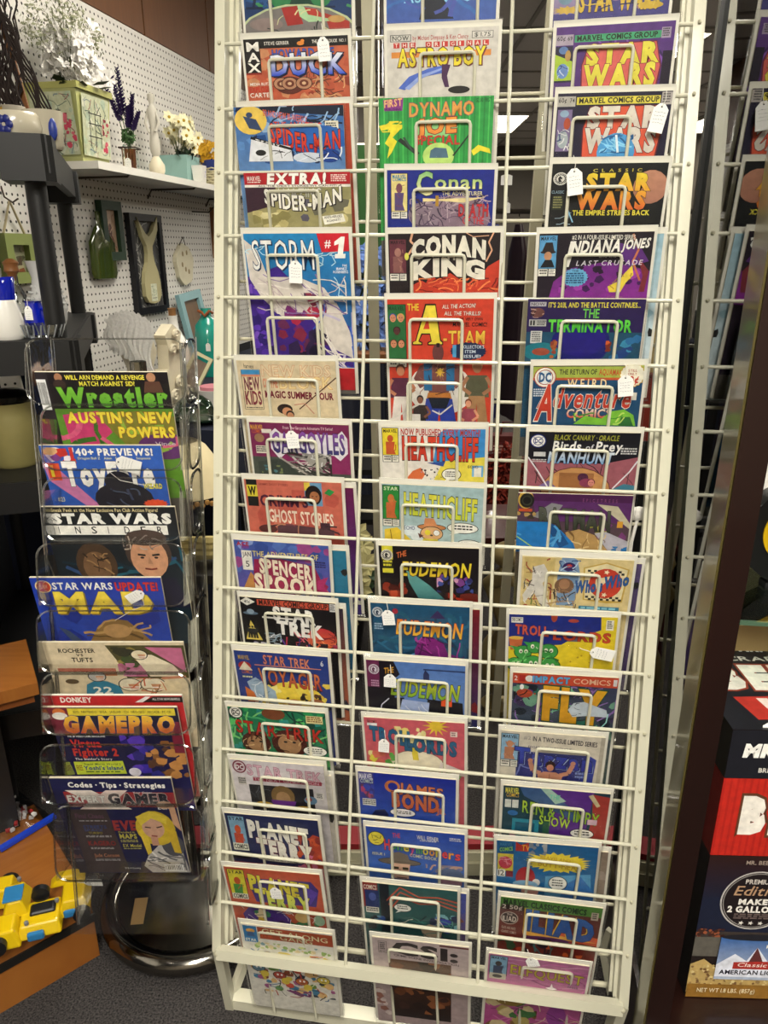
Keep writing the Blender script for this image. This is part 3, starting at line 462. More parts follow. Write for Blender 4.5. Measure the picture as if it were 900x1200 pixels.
def a_hc(A,second=False):
    if not second:
        A.r(0,0,1,1.53,'#ebe6de'); A.p([(.55,.07),(.62,.02),(1,.01),(1,.36),(.8,.4),(.5,.4)],'#3f8fd0'); A.p([(.6,.38),(1,.32),(1,.62),(.5,.62)],'#e8d850'); A.r(.88,.42,.99,.55,'#6fb0e0'); A.r(.9,.44,.97,.55,'#f0ece0'); cbox(A,.01,.02,.15,.3,'#ecd838','MARVEL',('#c85830','#c85830')); A.t('NOW PUBLISHED EVERY MONTH!',.19,.02,.07,.76,'#b8382c',b=.03)
        A.t('HEATHCLIFF',.2,.12,.24,.74,'#e0482c','#c83824',o='#1c1414',ow=.035,b=.05); A.bub(.68,.53,.09,.065,3); A.p([(.23,.6),(.3,.5),(.38,.46),(.42,.54),(.38,.62),(.23,.64)],'#d87040'); A.blob(16,.38,.42,.6,.6,['#1c1c2c','#4f8fd0','#222'],.012); A.p([(.44,.4),(.62,.38),(.6,.44)],'#2c4c9c'); A.t('ECHO',.84,.42,.03,.1,'#333')
    else:
        A.r(0,0,1,1.53,'#a8c4c8','#b8cccc'); cbox(A,.01,.02,.16,.36,'#2c8c3c','STAR',('#d07840','#d06c3c'),nc='#dfe8c0'); A.e(.3,.5,.12,.06,'#dfe8ec'); A.e(.42,.56,.13,.08,'#dfe8ec'); A.t('HEATHCLIFF',.22,.09,.22,.73,'#e8e04c','#cfd83c',o='#1c2414',ow=.035,b=.04,slope=.04)
        A.e(.5,.45,.14,.03,'#c88450',ol='#222'); A.p([(.43,.35),(.52,.35),(.56,.44),(.42,.44)],'#d89060'); A.e(.5,.52,.11,.075,'#e0b07c',ol='#222'); A.e(.46,.51,.03,.03,'#e8d83c'); A.e(.55,.51,.03,.03,'#fff',ol='#222',ow=.004); A.p([(.36,.52),(.42,.55),(.38,.58)],'#5c2c24'); A.p([(.42,.58),(.56,.58),(.6,.66),(.38,.66)],'#e0d048'); A.e(.5,.54,.015,.01,'#222'); A.bub(.81,.44,.15,.055,2); A.bub(.88,.62,.12,.05,1); A.p([(.02,.5),(.15,.47),(.35,.66),(.02,.66)],'#e8c83c'); A.line([(.08,.5),(.1,.66)],.008,'#6a4a10'); A.t('ECHO',.22,.45,.04,.11,'#2c4c7c')
def a_eud(A,i):
    if i==0:
        A.r(0,0,1,1.53,'#120c12','#1a0e14'); A.r(.03,-.0,.14,.3,'#e0d83c'); A.r(.03,.15,.14,.25,'#2a2a1a'); A.lines(.04,.16,.13,.24,2,'#e0d83c'); horse(A,.08,.1,.06,'#e8e4d8','#161616'); A.blob(14,0,.35,.3,.75,['#8c2c18','#c85030','#4c1410'],.07); A.blob(20,.65,.5,1,.9,['#a83018','#6c1c14','#d84828','#3c1010'],.08); A.blob(16,.58,.28,.95,.5,['#3c4c9c','#7c3c8c','#d8a0c0','#2c2c6c'],.05)
        A.p([(.27,.26),(.34,.3),(.5,.42),(.66,.58),(.4,.6),(.3,.4)],'#6fb4b0','#3f7c80'); A.t('THE',.18,.07,.06,.1,'#d8703c',b=.03,slope=-.03); A.t('EUDEMON',.22,.17,.15,.7,'#f0e038','#e8c830',o='#4c2414',ow=.04,b=.03,sh=.12)
    elif i==1:
        A.r(0,0,1,1.53,'#1e5478','#1c4868'); A.stroke(30,0,.1,1,.6,['#2c6c90','#143c58','#26607c'],.04,.3); A.p([(.6,.14),(.68,.05),(.76,.14)],'#3c2c5c'); horse(A,.07,.1,.055,'#dfe4e8','#14304c'); A.e(.25,.08,.03,.03,'#b02c3c'); A.lines(.03,.22,.12,.3,3,'#a8c4dc'); A.p([(.44,.5),(.5,.38),(.62,.34),(.74,.42),(.78,.52),(1,.6),(1,.66),(.44,.66)],'#8c2480','#6c1c70'); A.stroke(16,.45,.36,.95,.62,['#b03ca0','#4c1450'],.014,.18); A.p([(.28,.62),(.44,.54),(.44,.62)],'#5c9cd0')
        A.t('EUDEMON',.25,.17,.16,.68,'#f08840','#f0c038',o='#5c1c44',ow=.04,b=.03,sh=.12,slope=.02)
    else:
        A.r(0,0,1,1.53,'#5880c4','#8098d0'); A.r(0,0,.28,.62,'#17101c'); A.p([(.28,0),(.34,.14),(.28,.2)],'#1c1424'); A.r(0,0,.13,.3,'#6c2450'); horse(A,.075,.1,.055,'#e4dfe8','#5c2048'); A.lines(.04,.22,.12,.3,3,'#d8a8c8'); A.r(.58,.06,1,.075,'#2c3c6c'); A.p([(.58,.12),(.6,.07),(.64,.12),(.64,.2),(.58,.2)],'#2c3460'); A.t('THE',.18,.08,.06,.1,'#e0a83c',b=.03,slope=-.02)
        A.p([(.12,.42),(.38,.4),(.36,.56),(.1,.62)],'#15121c'); A.p([(.62,.4),(.98,.42),(1,.7),(.6,.62)],'#15121c'); A.p([(.36,.42),(.64,.44),(.62,.66),(.3,.66)],'#a8b8e0'); A.stroke(10,.36,.44,.62,.62,['#1c1c34','#dfe4f4'],.012,.15,ang=1.5); A.r(.76,.36,.87,.47,'#f05a28'); A.t('EUDEMON',.24,.2,.17,.7,'#d8d83c','#8cb82c',o='#2c2414',ow=.04,b=.03,sh=.12,slope=.03); A.line([(.12,.6),(.14,.5),(.22,.42)],.012,'#dde')
def a_tl1(A):
    A.r(0,0,1,1.53,'#d0606c','#c85864'); A.t('THE COMICS',.03,.03,.03,.1,'#222'); A.r(.03,.06,.13,.09,'#eee'); A.blob(30,.3,.08,.62,.3,['#efe4a0','#e8d87c','#f4ecc0'],.05); A.burst(.72,.05,.14,.12,'#e8c83c',12,.4); A.r(.86,.1,.93,.16,'#e8d8d0'); A.lines(.87,.11,.92,.155,2,'#633')
    A.e(.52,.5,.27,.15,'#ece4cc',ol='#5c4c34',ow=.005); A.p([(.46,.28),(.52,.24),(.54,.46),(.48,.46)],'#dcc83c'); A.blob(18,.02,.38,.3,.62,['#d8d04c','#e8e0a0','#5ca84c','#d87060'],.05); A.p([(.28,.5),(.36,.55),(.46,.64),(.28,.64)],'#3c9a44'); A.p([(.72,.64),(.78,.56),(.98,.6),(.95,.66)],'#58b04c'); A.p([(.76,.46),(1,.55),(1,.62),(.74,.56)],'#e8dcd8')
    A.t('TROLL',.05,.1,.15,.45,'#2c6c94','#245c84',o='#0f2c40',ow=.03,b=.06,slope=.05); A.t('LORDS',.4,.19,.15,.53,'#2c6c94','#245c84',o='#0f2c40',ow=.03,b=.06,slope=.04)
def a_bond(A):
    A.r(0,0,1,1.53,'#1c2c9c','#3c74c8'); A.r(0,0,.16,.3,'#3c3c8c'); A.t('MARVEL',.01,.02,.06,.14,'#e8e8f0',b=.03); A.t('COMICS',.02,.085,.04,.13,'#c8d8c8'); A.blob(10,.02,.14,.16,.3,['#6c3c5c','#3c4cb0','#b0486c'],.04); A.r(.03,.31,.17,.39,'#e8e8e0'); A.lines(.035,.32,.165,.385,3,'#222'); A.p([(.12,.5),(.16,.44),(.26,.42),(.3,.48),(.28,.56),(.14,.56)],'#141c4c'); A.e(.2,.6,.08,.04,'#b8a094')
    A.e(.35,.14,.08,.07,'#c87840'); A.e(.355,.14,.05,.045,'#1c2c9c'); A.t('JAMES',.42,.09,.1,.46,'#d0784c',o='#1c1434',ow=.04,b=.03,slope=.03); A.t('BOND',.34,.21,.16,.5,'#d07c50','#c05c38',o='#1c1434',ow=.04,b=.06,slope=.03); A.t('JR',.8,.35,.06,.1,'#c86c44',b=.05); A.e(.45,.44,.13,.045,'#f0ecec',ol='#111'); A.lines(.36,.42,.54,.46,2,'#333'); A.r(0,.62,1,1,'#24307c')
def a_harv(A):
    A.r(0,0,1,1.53,'#2c4cb0','#5c98dc'); A.e(.1,.13,.08,.075,'#e8d848',ol='#222'); A.stroke(6,.05,.08,.15,.18,['#222'],.008,.05); A.t('THE',.27,.05,.05,.08,'#c83c4c',b=.02); A.t('WILL EISNER',.52,.05,.045,.22,'#ece8d8',slope=.01); A.lines(.55,.105,.72,.12,1,'#ddd'); A.lines(.85,.05,.97,.09,2,'#ddd')
    for i,(ch,c) in enumerate(zip('Honeymooners',['#e0484c','#58b85c','#58b85c','#e8d848','#c84c8c','#58b85c','#e8d848','#e8a040','#e8d848','#e0484c','#e8a040','#e0484c'])): A.t(ch,.18+i*.066,.13+i*.006,.12 if i==0 else .1,.062,c,o='#1c2c5c',b=.03)
    A.t('COMIC BOOK',.44,.27,.035,.28,'#e0dca8',slope=.02); A.t('ISSUE 1',.05,.29,.03,.13,'#e0dca8'); A.e(.33,.38,.22,.035,'#6c6054',ol='#222'); A.p([(.22,.37),(.25,.28),(.33,.26),(.42,.29),(.44,.37)],'#7c7064'); A.p([(.24,.4),(.44,.4),(.42,.58),(.35,.64),(.27,.58)],'#d8b098'); A.r(.26,.44,.32,.47,'#332'); A.r(.36,.44,.42,.47,'#332'); A.p([(.33,.46),(.37,.53),(.31,.53)],'#b08870'); A.line([(.29,.57),(.4,.57)],.01,'#422'); A.p([(.1,.64),(.26,.58),(.44,.58),(.6,.66),(.6,.7),(.1,.7)],'#3c3460')
    A.stroke(24,.6,.38,.98,.62,['#8c8494','#4c5c7c','#c8a090','#6c78a8'],.02,.25,ang=-.8); A.e(.86,.5,.14,.1,'#5c6c8c'); A.r(.75,.52,.98,.6,'#a87c8c')
def a_star14(A):
    A.r(0,0,1,1.53,'#2c5c5c','#1c4044'); A.r(0,0,.16,.3,'#8c2c24'); A.t('COMICS',.01,.03,.05,.14,'#e8e0d0',b=.03); A.r(.02,.09,.17,.3,'#24346c'); A.e(.1,.17,.04,.05,'#4c5ca0'); A.r(.02,.3,.16,.37,'#e4e0d4'); A.lines(.03,.31,.15,.36,2,'#222'); A.r(.18,0,.28,.6,'#141c28'); A.blob(12,.03,.4,.3,.7,['#2c4c8c','#4c7c9c','#16202c'],.05)
    for i in range(3): A.line([(.25+.02*i,.2+.05*i),(.4,.02+.06*i),(.6,.12+.04*i),(.8,.1+.04*i),(1,.14+.05*i)],.016,'#c0543c')
    A.bub(.42,.27,.09,.045,2); A.blob(22,.7,.3,1,.62,['#2c3c9c','#4c6cc0','#16204c','#7cb0b8'],.06); A.p([(.6,.5),(.7,.44),(.85,.47),(.82,.62),(.65,.62)],'#b8a088'); A.stroke(20,.3,.35,.95,.62,['#10242c','#4c8c84','#e0d8c8'],.014,.2,ang=.2)
def a_csi(A):
    A.r(0,0,1,1.53,'#b8a8a8','#a89494'); A.r(.7,.015,1,.04,'#5c1c1c'); A.r(.06,.05,.15,.25,'#333'); A.r(.065,.055,.145,.245,'#b0a0a0'); A.lines(.075,.07,.135,.2,5,'#333',.7); A.t('IDW',.075,.21,.03,.06,'#333'); A.t('CSI:',.21,.04,.19,.68,'#2a2024',b=.06,slope=.05); A.t('CRIME SCENE INVESTIGATION',.22,.25,.035,.68,'#4a3c40',slope=.06)
    A.r(.16,.34,.82,1.4,'#54301c','#1c1414'); A.blob(30,.17,.34,.82,1.3,['#6c3c20','#2c1810','#3c241c','#8c5430','#241410'],.12); A.p([(.3,.6),(.45,.56),(.4,.66)],'#e8dcc8'); A.e(.36,.68,.08,.04,'#7a4a38'); A.e(.3,.62,.05,.03,'#d8c8b8'); A.blob(10,0,.9,.16,1.4,['#8c5c50','#d0c0bc'],.06)
def a_sw0(A):
    A.r(0,0,1,1.53,'#3c3c7c','#4a4284'); A.r(0,0,.2,.62,'#8a7ca0'); A.e(.1,.42,.07,.1,'#6c8ca0'); A.burst(.12,.58,.14,.05,'#c8a848',12,.6); A.blob(26,.24,.3,1,.6,['#5a5498','#2c2c5c','#8a6c8c','#3c5c8c'],.06); A.t('STAR WARS',.22,.36,.24,.7,'#d0b03c',o='#33284c',ow=.04,b=.05,bow=-.1); A.e(.84,.57,.11,.04,'#c8a83c'); A.stroke(14,.25,.4,1,.6,['#d0b850','#22224c'],.014,.15)
def swlogo(A,x,y,w_,c1,c2,red,ol,y2):
    A.p([(x+.02,y-.02),(x+w_*.97,y-.02),(x+w_*1.06,y+.24),(x+w_*1.02,y+.5),(x-.02,y+.5),(x-.03,y+.2)],ol); A.p([(x+.03,y-.01),(x+w_*.96,y-.01),(x+w_*1.04,y+.24),(x+w_,y+.49),(x-.01,y+.49),(x-.02,y+.2)],red)
    A.t('STAR',x+.01,y,.19,w_,c1,c2,b=.07,o=ol,ow=.03); A.t('WARS',x,y+.215,.22,w_*1.0,c1,c2,b=.07,o=ol,ow=.03)
def a_sw1(A):
    A.r(0,0,1,1.53,'#55307a','#4a286c'); A.stroke(24,.2,.1,1,.6,['#7c4ca8','#38205a'],.02,.2,ang=1.3); A.r(.92,.3,1,.7,'#1c1428'); A.r(.16,.09,.88,.165,'#3f9a6c'); A.t('MARVEL COMICS GROUP',.18,.1,.052,.68,'#16241c',b=.04); A.r(0,.08,.15,.19,'#a89cac'); A.t('60¢',.01,.095,.045,.07,'#222'); A.t('69',.1,.1,.04,.04,'#222'); A.r(.89,.06,.97,.17,'#a090a8'); A.lines(.9,.07,.96,.16,4,'#444'); A.r(.88,.09,.89,.16,'#3f9a6c')
    A.p([(0,.2),(.15,.2),(.15,.58),(0,.58)],'#24203c'); A.p([(0,.28),(.15,.36),(.15,.56),(0,.56)],'#a8c43c'); A.e(.07,.24,.04,.04,'#5c7cb0'); A.e(.11,.3,.025,.06,'#b08c4c'); A.e(.07,.46,.05,.08,'#6c8cc8'); A.stroke(6,.03,.4,.12,.54,['#24346c','#c8d4e8'],.01,.08)
    swlogo(A,.26,.21,.62,'#e0d850','#d8cc44','#d0605c','#6c1c34',0)
def a_sw2(A):
    A.r(0,0,1,1.53,'#1c1834','#181430'); A.r(.17,.04,.9,.115,'#d8cc4c'); A.t('MARVEL COMICS GROUP',.19,.05,.05,.7,'#1a1a1a',b=.04); A.r(0,.03,.16,.13,'#b4b0a8'); A.t('60¢',.01,.045,.045,.07,'#222'); A.t('74',.11,.05,.04,.04,'#222'); A.r(.91,.01,1,.13,'#b4aca8'); A.lines(.92,.02,.99,.12,4,'#444'); A.r(.01,.16,.14,.58,'#7c6c94'); A.e(.07,.2,.04,.035,'#8ca8c0'); A.e(.1,.3,.03,.06,'#b04c30'); A.e(.07,.46,.05,.09,'#a8b4b8'); A.stroke(10,.02,.36,.13,.57,['#222','#e8e8e8','#3c4c7c'],.01,.08)
    swlogo(A,.27,.15,.64,'#ded8cc','#d4ccc0','#d8583c','#5c1424',0); A.e(.56,.6,.17,.2,'#4c9cd4'); A.stroke(22,.42,.42,.7,.6,['#8cd0f0','#1c5c94'],.014,.14); A.line([(.55,.42),(.58,.6)],.02,'#e4f2f8')
def a_sw3(A):
    A.r(0,0,1,1.53,'#111417','#0e1013'); A.e(.87,.24,.15,.17,'#c08a70','#a87460'); A.t('CLASSIC',.36,.055,.03,.42,'#d8c850',gap=.6); A.stroke(3,.0,.5,.2,.62,['#9fb4c4'],.008,.2); horse(A,.08,.15,.065,'#e0ded4','#15181c'); A.t('CLASSIC',.01,.27,.03,.11,'#8ca8b8'); A.r(.02,.32,.12,.47,'#2a3024'); A.lines(.03,.33,.11,.46,5,'#8c8c5c',.6)
    A.t('STAR',.31,.11,.155,.56,'#e8d03c','#e8a838',b=.07,o='#111',ow=.02); A.t('WARS',.23,.29,.165,.62,'#e8a838','#d86830',b=.07,o='#111',ow=.02); A.t('THE EMPIRE STRIKES BACK',.21,.475,.05,.68,'#e8dc48',b=.03); A.line([(.16,.45),(.22,.6)],.012,'#8cc0e0')
def a_indy(A):
    A.r(0,0,1,1.53,'#1c1420','#241a2c'); A.p([(.15,.5),(.3,.36),(.6,.3),(.8,.34),(1,.4),(1,.75),(.1,.75)],'#6c2480','#8c2c94'); A.blob(24,.2,.34,.95,.62,['#7c2c94','#3c1450','#a03ca8','#24102c'],.04); A.p([(.68,.1),(.9,.16),(.98,.3),(.8,.36)],'#5c2c7c'); A.line([(.82,.02),(.88,.18),(.84,.3),(.92,.5)],.018,'#c8744c'); A.p([(.88,.25),(.94,.45),(.92,.62),(.97,.62),(.99,.4)],'#7c2c34'); A.p([(.64,.56),(.74,.5),(.78,.42),(.84,.34),(.86,.44),(.8,.52),(.76,.62),(.66,.62)],'#e8d048'); A.stroke(6,.66,.42,.84,.6,['#a8843c'],.01,.08)
    cbox(A,.005,.02,.155,.34,'#5ca0d0','MARVEL',None); A.p([(.03,.18),(.06,.09),(.12,.09),(.14,.18)],'#2c2424'); A.e(.085,.19,.07,.018,'#2c2424'); A.e(.085,.23,.035,.045,'#c08c68'); A.p([(.02,.35),(.06,.27),(.12,.27),(.15,.35)],'#1c1c20')
    A.t('#2 IN A FOUR-ISSUE-LIMITED SERIES',.29,.02,.045,.55,'#ece8dc',slope=.01); A.t('INDIANA',.26,.09,.12,.46,'#f0ede4',b=.05,sh=.15,slope=-.02,o='#111'); A.t('I',.245,.1,.23,.05,'#f0ede4',b=.06,sh=.2); A.t('JONES',.73,.085,.09,.24,'#f0ede4',b=.05,sh=.15,slope=-.02,o='#111'); A.t('and the',.54,.22,.035,.15,'#dcd8d0',sh=.15); A.t('LAST CRUSADE',.34,.285,.05,.58,'#dcd8e0',sh=.2,gap=.25); A.burst(.34,.46,.12,.1,'#6cb0d8',20,.9); A.t('THE',.31,.38,.02,.06,'#143c5c'); A.lines(.26,.41,.42,.53,5,'#1c4c74',.6)
def a_term(A):
    A.r(0,0,1,1.53,'#2c1c50','#1c1a58'); A.r(0,.34,1,1.53,'#1c4c68'); A.e(.48,.46,.26,.24,'#181c70'); A.e(.48,.42,.22,.18,'#20187c'); A.r(.02,.03,.16,.075,'#b8b4bc'); A.t('NOW',.03,.037,.03,.12,'#444'); A.e(.09,.14,.06,.05,'#6c4440'); A.stroke(10,.03,.09,.14,.19,['#c8a498','#2c1818'],.01,.06); A.r(.02,.21,.17,.28,'#b8b8b4'); A.t('11',.03,.22,.05,.04,'#222'); A.lines(.09,.22,.165,.275,3,'#333'); A.r(.04,.33,.14,.46,'#d8d8d4'); A.lines(.05,.34,.13,.45,5,'#555')
    A.t("IT'S 2031, AND THE BATTLE CONTINUES...",.18,.035,.05,.78,'#e8dc48',b=.02); A.t('THE',.48,.1,.09,.14,'#6cc850',b=.02); A.t('TERMINATOR',.19,.215,.12,.72,'#6ce04c','#48b83c',b=.04,o='#102c30'); A.e(.14,.55,.16,.1,'#1c7888'); A.e(.14,.55,.08,.04,'#a04c38'); A.blob(10,.22,.42,.28,.62,['#b06030','#8c3c2c'],.03); A.blob(12,.74,.36,1,.62,['#2c6ca0','#1c3c7c','#3c8cb0'],.05); A.blob(6,.7,.4,.75,.62,['#d05c28','#7c2c18'],.03)
def a_weird(A):
    A.r(0,0,1,1.53,'#1c4c74','#1c4468'); A.r(0,0,1,.125,'#a8b850'); A.r(0,.125,1,.15,'#c85c30'); A.r(.0,0,.84,.01,'#444'); A.e(.11,.12,.095,.1,'#f0ece0',ol='#a82c20'); A.e(.11,.12,.075,.08,'#a82c20'); A.e(.11,.12,.068,.072,'#e8eef0'); A.t('DC',.055,.075,.09,.11,'#2c5c8c',b=.06); A.t('THE RETURN OF',.24,.04,.05,.34,'#222',b=.02); A.t('AQUAMAN!',.6,.035,.06,.22,'#c8542c',b=.03,slope=.01)
    A.burst(.9,.1,.11,.12,'#f0ecd8',20,.92,ol='#c8a43c'); A.t('STILL',.86,.04,.025,.08,'#b03c2c'); A.t('ONLY',.86,.075,.025,.08,'#b03c2c'); A.t('20¢',.83,.11,.07,.13,'#c83c28',b=.04); A.t('WEIRD',.32,.14,.09,.36,'#f0dcae',b=.02,gap=.35,o='#8c2c1c'); A.lines(.01,.24,.13,.33,4,'#d8e0e8',.6); A.r(.9,.28,.96,.36,'#d8d4c8')
    A.t('Adventure',.05,.24,.2,.86,'#d84830','#c03828',o='#f0e8dc',ow=.03,b=.03,sh=.15); A.t('A',.03,.21,.36,.17,'#d84830','#b83424',o='#f0e8dc',ow=.03,b=.04,sh=.12); A.t('COMICS',.33,.46,.09,.42,'#e8e0d0','#d04830',b=.03,o='#7c1c18'); A.p([(.4,.62),(.5,.53),(.66,.56),(.74,.48),(.86,.46),(.95,.52),(.98,.64)],'#7cc03c'); A.p([(.82,.64),(.84,.54),(.92,.54),(.96,.64)],'#2c6c34'); A.stroke(6,.4,.5,.95,.62,['#3c8c2c','#c8e070'],.014,.15)
def a_birds(A):
    A.r(0,0,1,1.53,'#12121c'); A.p([(0,.3),(.3,.34),(.7,.34),(1,.26),(1,.75),(0,.75)],'#a05c68'); A.stroke(14,0,.3,1,.62,['#1c1018'],.008,.3,ang=1.1); A.e(.46,.66,.32,.27,'#c8945c',ol='#5c2c28'); A.r(.3,.45,.62,.62,'#a06c40'); A.e(.52,.5,.05,.05,'#4c2040'); A.e(.56,.56,.07,.05,'#8c3c5c'); A.face_(.6,.56,.035,'#d88c84','#6c2438'); A.p([(.1,.62),(.2,.54),(.28,.62)],'#7c68a0'); A.p([(.78,.64),(.9,.56),(1,.58),(1,.66)],'#3c7c94')
    dcball(A,.085,.1,.075,'#1c2c7c'); A.t('BLACK CANARY · ORACLE',.23,.03,.055,.58,'#a8a83c',b=.02,sh=.1); A.t('Birds',.22,.1,.1,.26,'#f0eee8',b=.03,sh=.1,o='#20305c'); A.t('of',.52,.13,.06,.07,'#d8d8e0',sh=.1); A.t('Prey',.61,.1,.1,.24,'#f0eee8',b=.03,sh=.1,o='#20305c'); A.t('MANHUNT',.18,.22,.12,.6,'#e0e8f0','#6ca0d0',b=.04,sh=.12,o='#10183c'); A.lines(.84,.16,.99,.24,3,'#d8d8d8'); A.r(.05,.22,.16,.27,'#ccc'); A.lines(.04,.3,.17,.34,2,'#ccc'); A.line([(0,.28),(.1,.44),(.2,.62)],.014,'#e8e4ea'); A.line([(1,.3),(.94,.42),(.8,.62)],.014,'#e8e4ea')
def a_purple(A):
    A.r(0,0,1,1.53,'#4c2450','#6c6c34'); A.r(0,0,1,.08,'#4a1c4c'); A.t('EPICSTRESS',.57,.045,.035,.3,'#8c4c7c',gap=.6); A.p([(.12,.08),(1,.08),(1,.35),(.7,.25),(.6,.3),(.2,.3)],'#5c2c68'); A.p([(.7,.1),(.88,.12),(1,.3),(1,.36),(.82,.2)],'#c8c0a4'); A.p([(.12,.25),(.3,.1),(.4,.12),(.3,.3)],'#8c8c90'); A.e(.07,.07,.07,.1,'#c8a448'); A.e(.08,.08,.065,.08,'#1c1c18'); A.e(.08,.08,.045,.055,'#3c3c30'); A.e(.08,.08,.035,.04,'#111'); A.r(.01,.17,.13,.2,'#c8542c'); A.blob(8,0,.2,.18,.28,['#b89858','#3c3428'],.03)
    A.blob(18,.5,.3,.98,.6,['#8c8c34','#5c5c28','#7c3c78','#a8a040'],.07); A.p([(.7,.42),(.8,.4),(1,.5),(1,.62),(.84,.62)],'#b8b4c0'); A.r(.89,.28,.94,.35,'#d89c34'); A.t('BATMAN',.2,.16,.2,.64,'#5c6054','#34382c',b=.06,o='#1c1c18',sh=-.05,slope=.03); A.p([(.44,.42),(.56,.38),(.7,.44),(.84,.62),(.5,.62)],'#b8945c'); A.stroke(10,.46,.4,.8,.6,['#7c5c34','#e0c48c'],.012,.12)
    A.p([(0,.31),(.28,.31),(.4,.4),(.52,.54),(.56,.66),(0,.66)],'#2080c8','#1c70b8'); A.p([(.28,.31),(.36,.35),(.48,.55),(.4,.6),(.3,.42)],'#14508c'); A.line([(0,.48),(.1,.56),(.2,.64)],.01,'#b8d850'); A.stroke(6,0,.34,.4,.62,['#56a8e0'],.02,.2); A.blob(8,.86,.56,1,.66,['#2070b0'],.04)
def a_who(A):
    A.r(0,0,1,1.53,'#dcc890','#e0cc98'); A.r(.02,.01,.3,.6,'#cfb878'); A.stroke(16,.04,.02,.28,.6,['#6c7c34','#b08c50','#a03c2c'],.014,.2); A.p([(.1,.12),(.2,.08),(.26,.2),(.2,.3),(.24,.45),(.3,.62),(.22,.62),(.12,.4),(.04,.55),(.02,.45),(.1,.28)],'#d8d4cc'); A.stroke(24,.03,.1,.28,.6,['#5c5450','#ece8e0'],.01,.08)
    A.p([(.36,.0),(.44,-.02),(.5,.02),(.54,.2),(.5,.55),(.34,.55),(.33,.2)],'#7c9cc0'); A.e(.43,.1,.06,.05,'#34205c'); A.e(.43,.09,.025,.02,'#c83c2c'); A.stroke(14,.34,.03,.53,.3,['#3c5c8c','#b8cce0'],.012,.12); A.e(.4,.32,.09,.09,'#7c5c44'); A.e(.4,.3,.05,.06,'#a87c5c'); A.stroke(34,.25,.34,.52,.6,['#3c3430','#a8845c','#e0d8c8'],.01,.09)
    A.p([(.56,.1),(.76,.03),(.97,.1),(.94,.48),(.8,.5),(.58,.47)],'#c8a850'); A.p([(.575,.11),(.76,.045),(.955,.11),(.925,.47),(.595,.46)],'#e8dcb0')
    for i in range(6):
        for j in range(2): A.r(.6+i*.055,.12+j*.3,.627+i*.055,.145+j*.3,'#222'); A.r(.627+i*.055,.145+j*.3,.654+i*.055,.17+j*.3,'#222')
    A.e(.77,.27,.15,.17,'#c8402c'); A.burst(.77,.14,.03,.03,'#f0e0c0',5,.45); A.burst(.77,.4,.03,.03,'#f0e0c0',5,.45); A.p([(.68,.22),(.82,.18),(.74,.3),(.68,.34)],'#e8d8b0'); A.t("Who's",.5,.26,.13,.25,'#2c5ca0',b=.04,o='#14305c',slope=-.03); A.t('Who',.76,.2,.13,.22,'#2c5ca0',b=.04,o='#14305c',slope=-.06); A.r(.55,.54,.92,.6,'#2c7ca0'); A.lines(.57,.55,.9,.59,1,'#8cc8dc')
def a_tl2(A):
    A.r(0,0,1,1.53,'#1c2c84','#e0cc30'); A.r(0,.28,1,1.53,'#e4cc2c'); A.p([(0,0),(1,0),(1,.05),(.86,.14),(.66,.2),(.5,.32),(.3,.34),(0,.36)],'#1c2c84'); A.p([(.85,0),(1,0),(1,.3),(.66,.3),(.7,.22),(.86,.14)],'#e4cc2c'); A.e(.42,.01,.03,.06,'#a8442c'); A.e(.6,.05,.05,.02,'#b0483c'); A.r(.02,.03,.13,.09,'#eceade'); A.t('THE COMICS',.025,.04,.035,.1,'#222'); A.r(.9,.03,.97,.14,'#e8e4d8'); A.lines(.91,.04,.96,.13,4,'#333')
    A.p([(0,.26),(.14,.24),(.12,.38),(.02,.4)],'#c8683c'); A.e(.07,.26,.07,.02,'#e0b84c')
    A.t('TROLL',.06,.11,.1,.32,'#d05c44',o='#5c1430',ow=.03,b=.04,slope=.02); A.t('LORDS',.42,.16,.1,.54,'#c8482c',o='#6c1c20',ow=.03,b=.04,slope=.02)
    for cx,cy,r in((.14,.42,.08),(.25,.36,.07),(.38,.4,.09),(.07,.56,.08),(.24,.55,.1),(.4,.57,.1)): A.e(cx,cy,r,r*.9,'#3c9c48',ol='#123c1c'); A.p([(cx-r,cy-.02),(cx-r*1.6,cy-r*.9),(cx-r*.4,cy-r*.7)],'#3c9c48'); A.e(cx-.02,cy-.01,.018,.024,'#f0f0e0'); A.e(cx+.03,cy-.01,.018,.024,'#f0f0e0'); A.e(cx-.018,cy-.005,.008,.01,'#111'); A.e(cx+.028,cy-.005,.008,.01,'#111')
    A.stroke(14,.02,.36,.5,.64,['#1c6c2c','#7cd07c'],.014,.1); A.blob(6,.5,.34,.85,.6,['#b89820'],.012); A.e(.95,.63,.1,.05,'#5c2c1c')
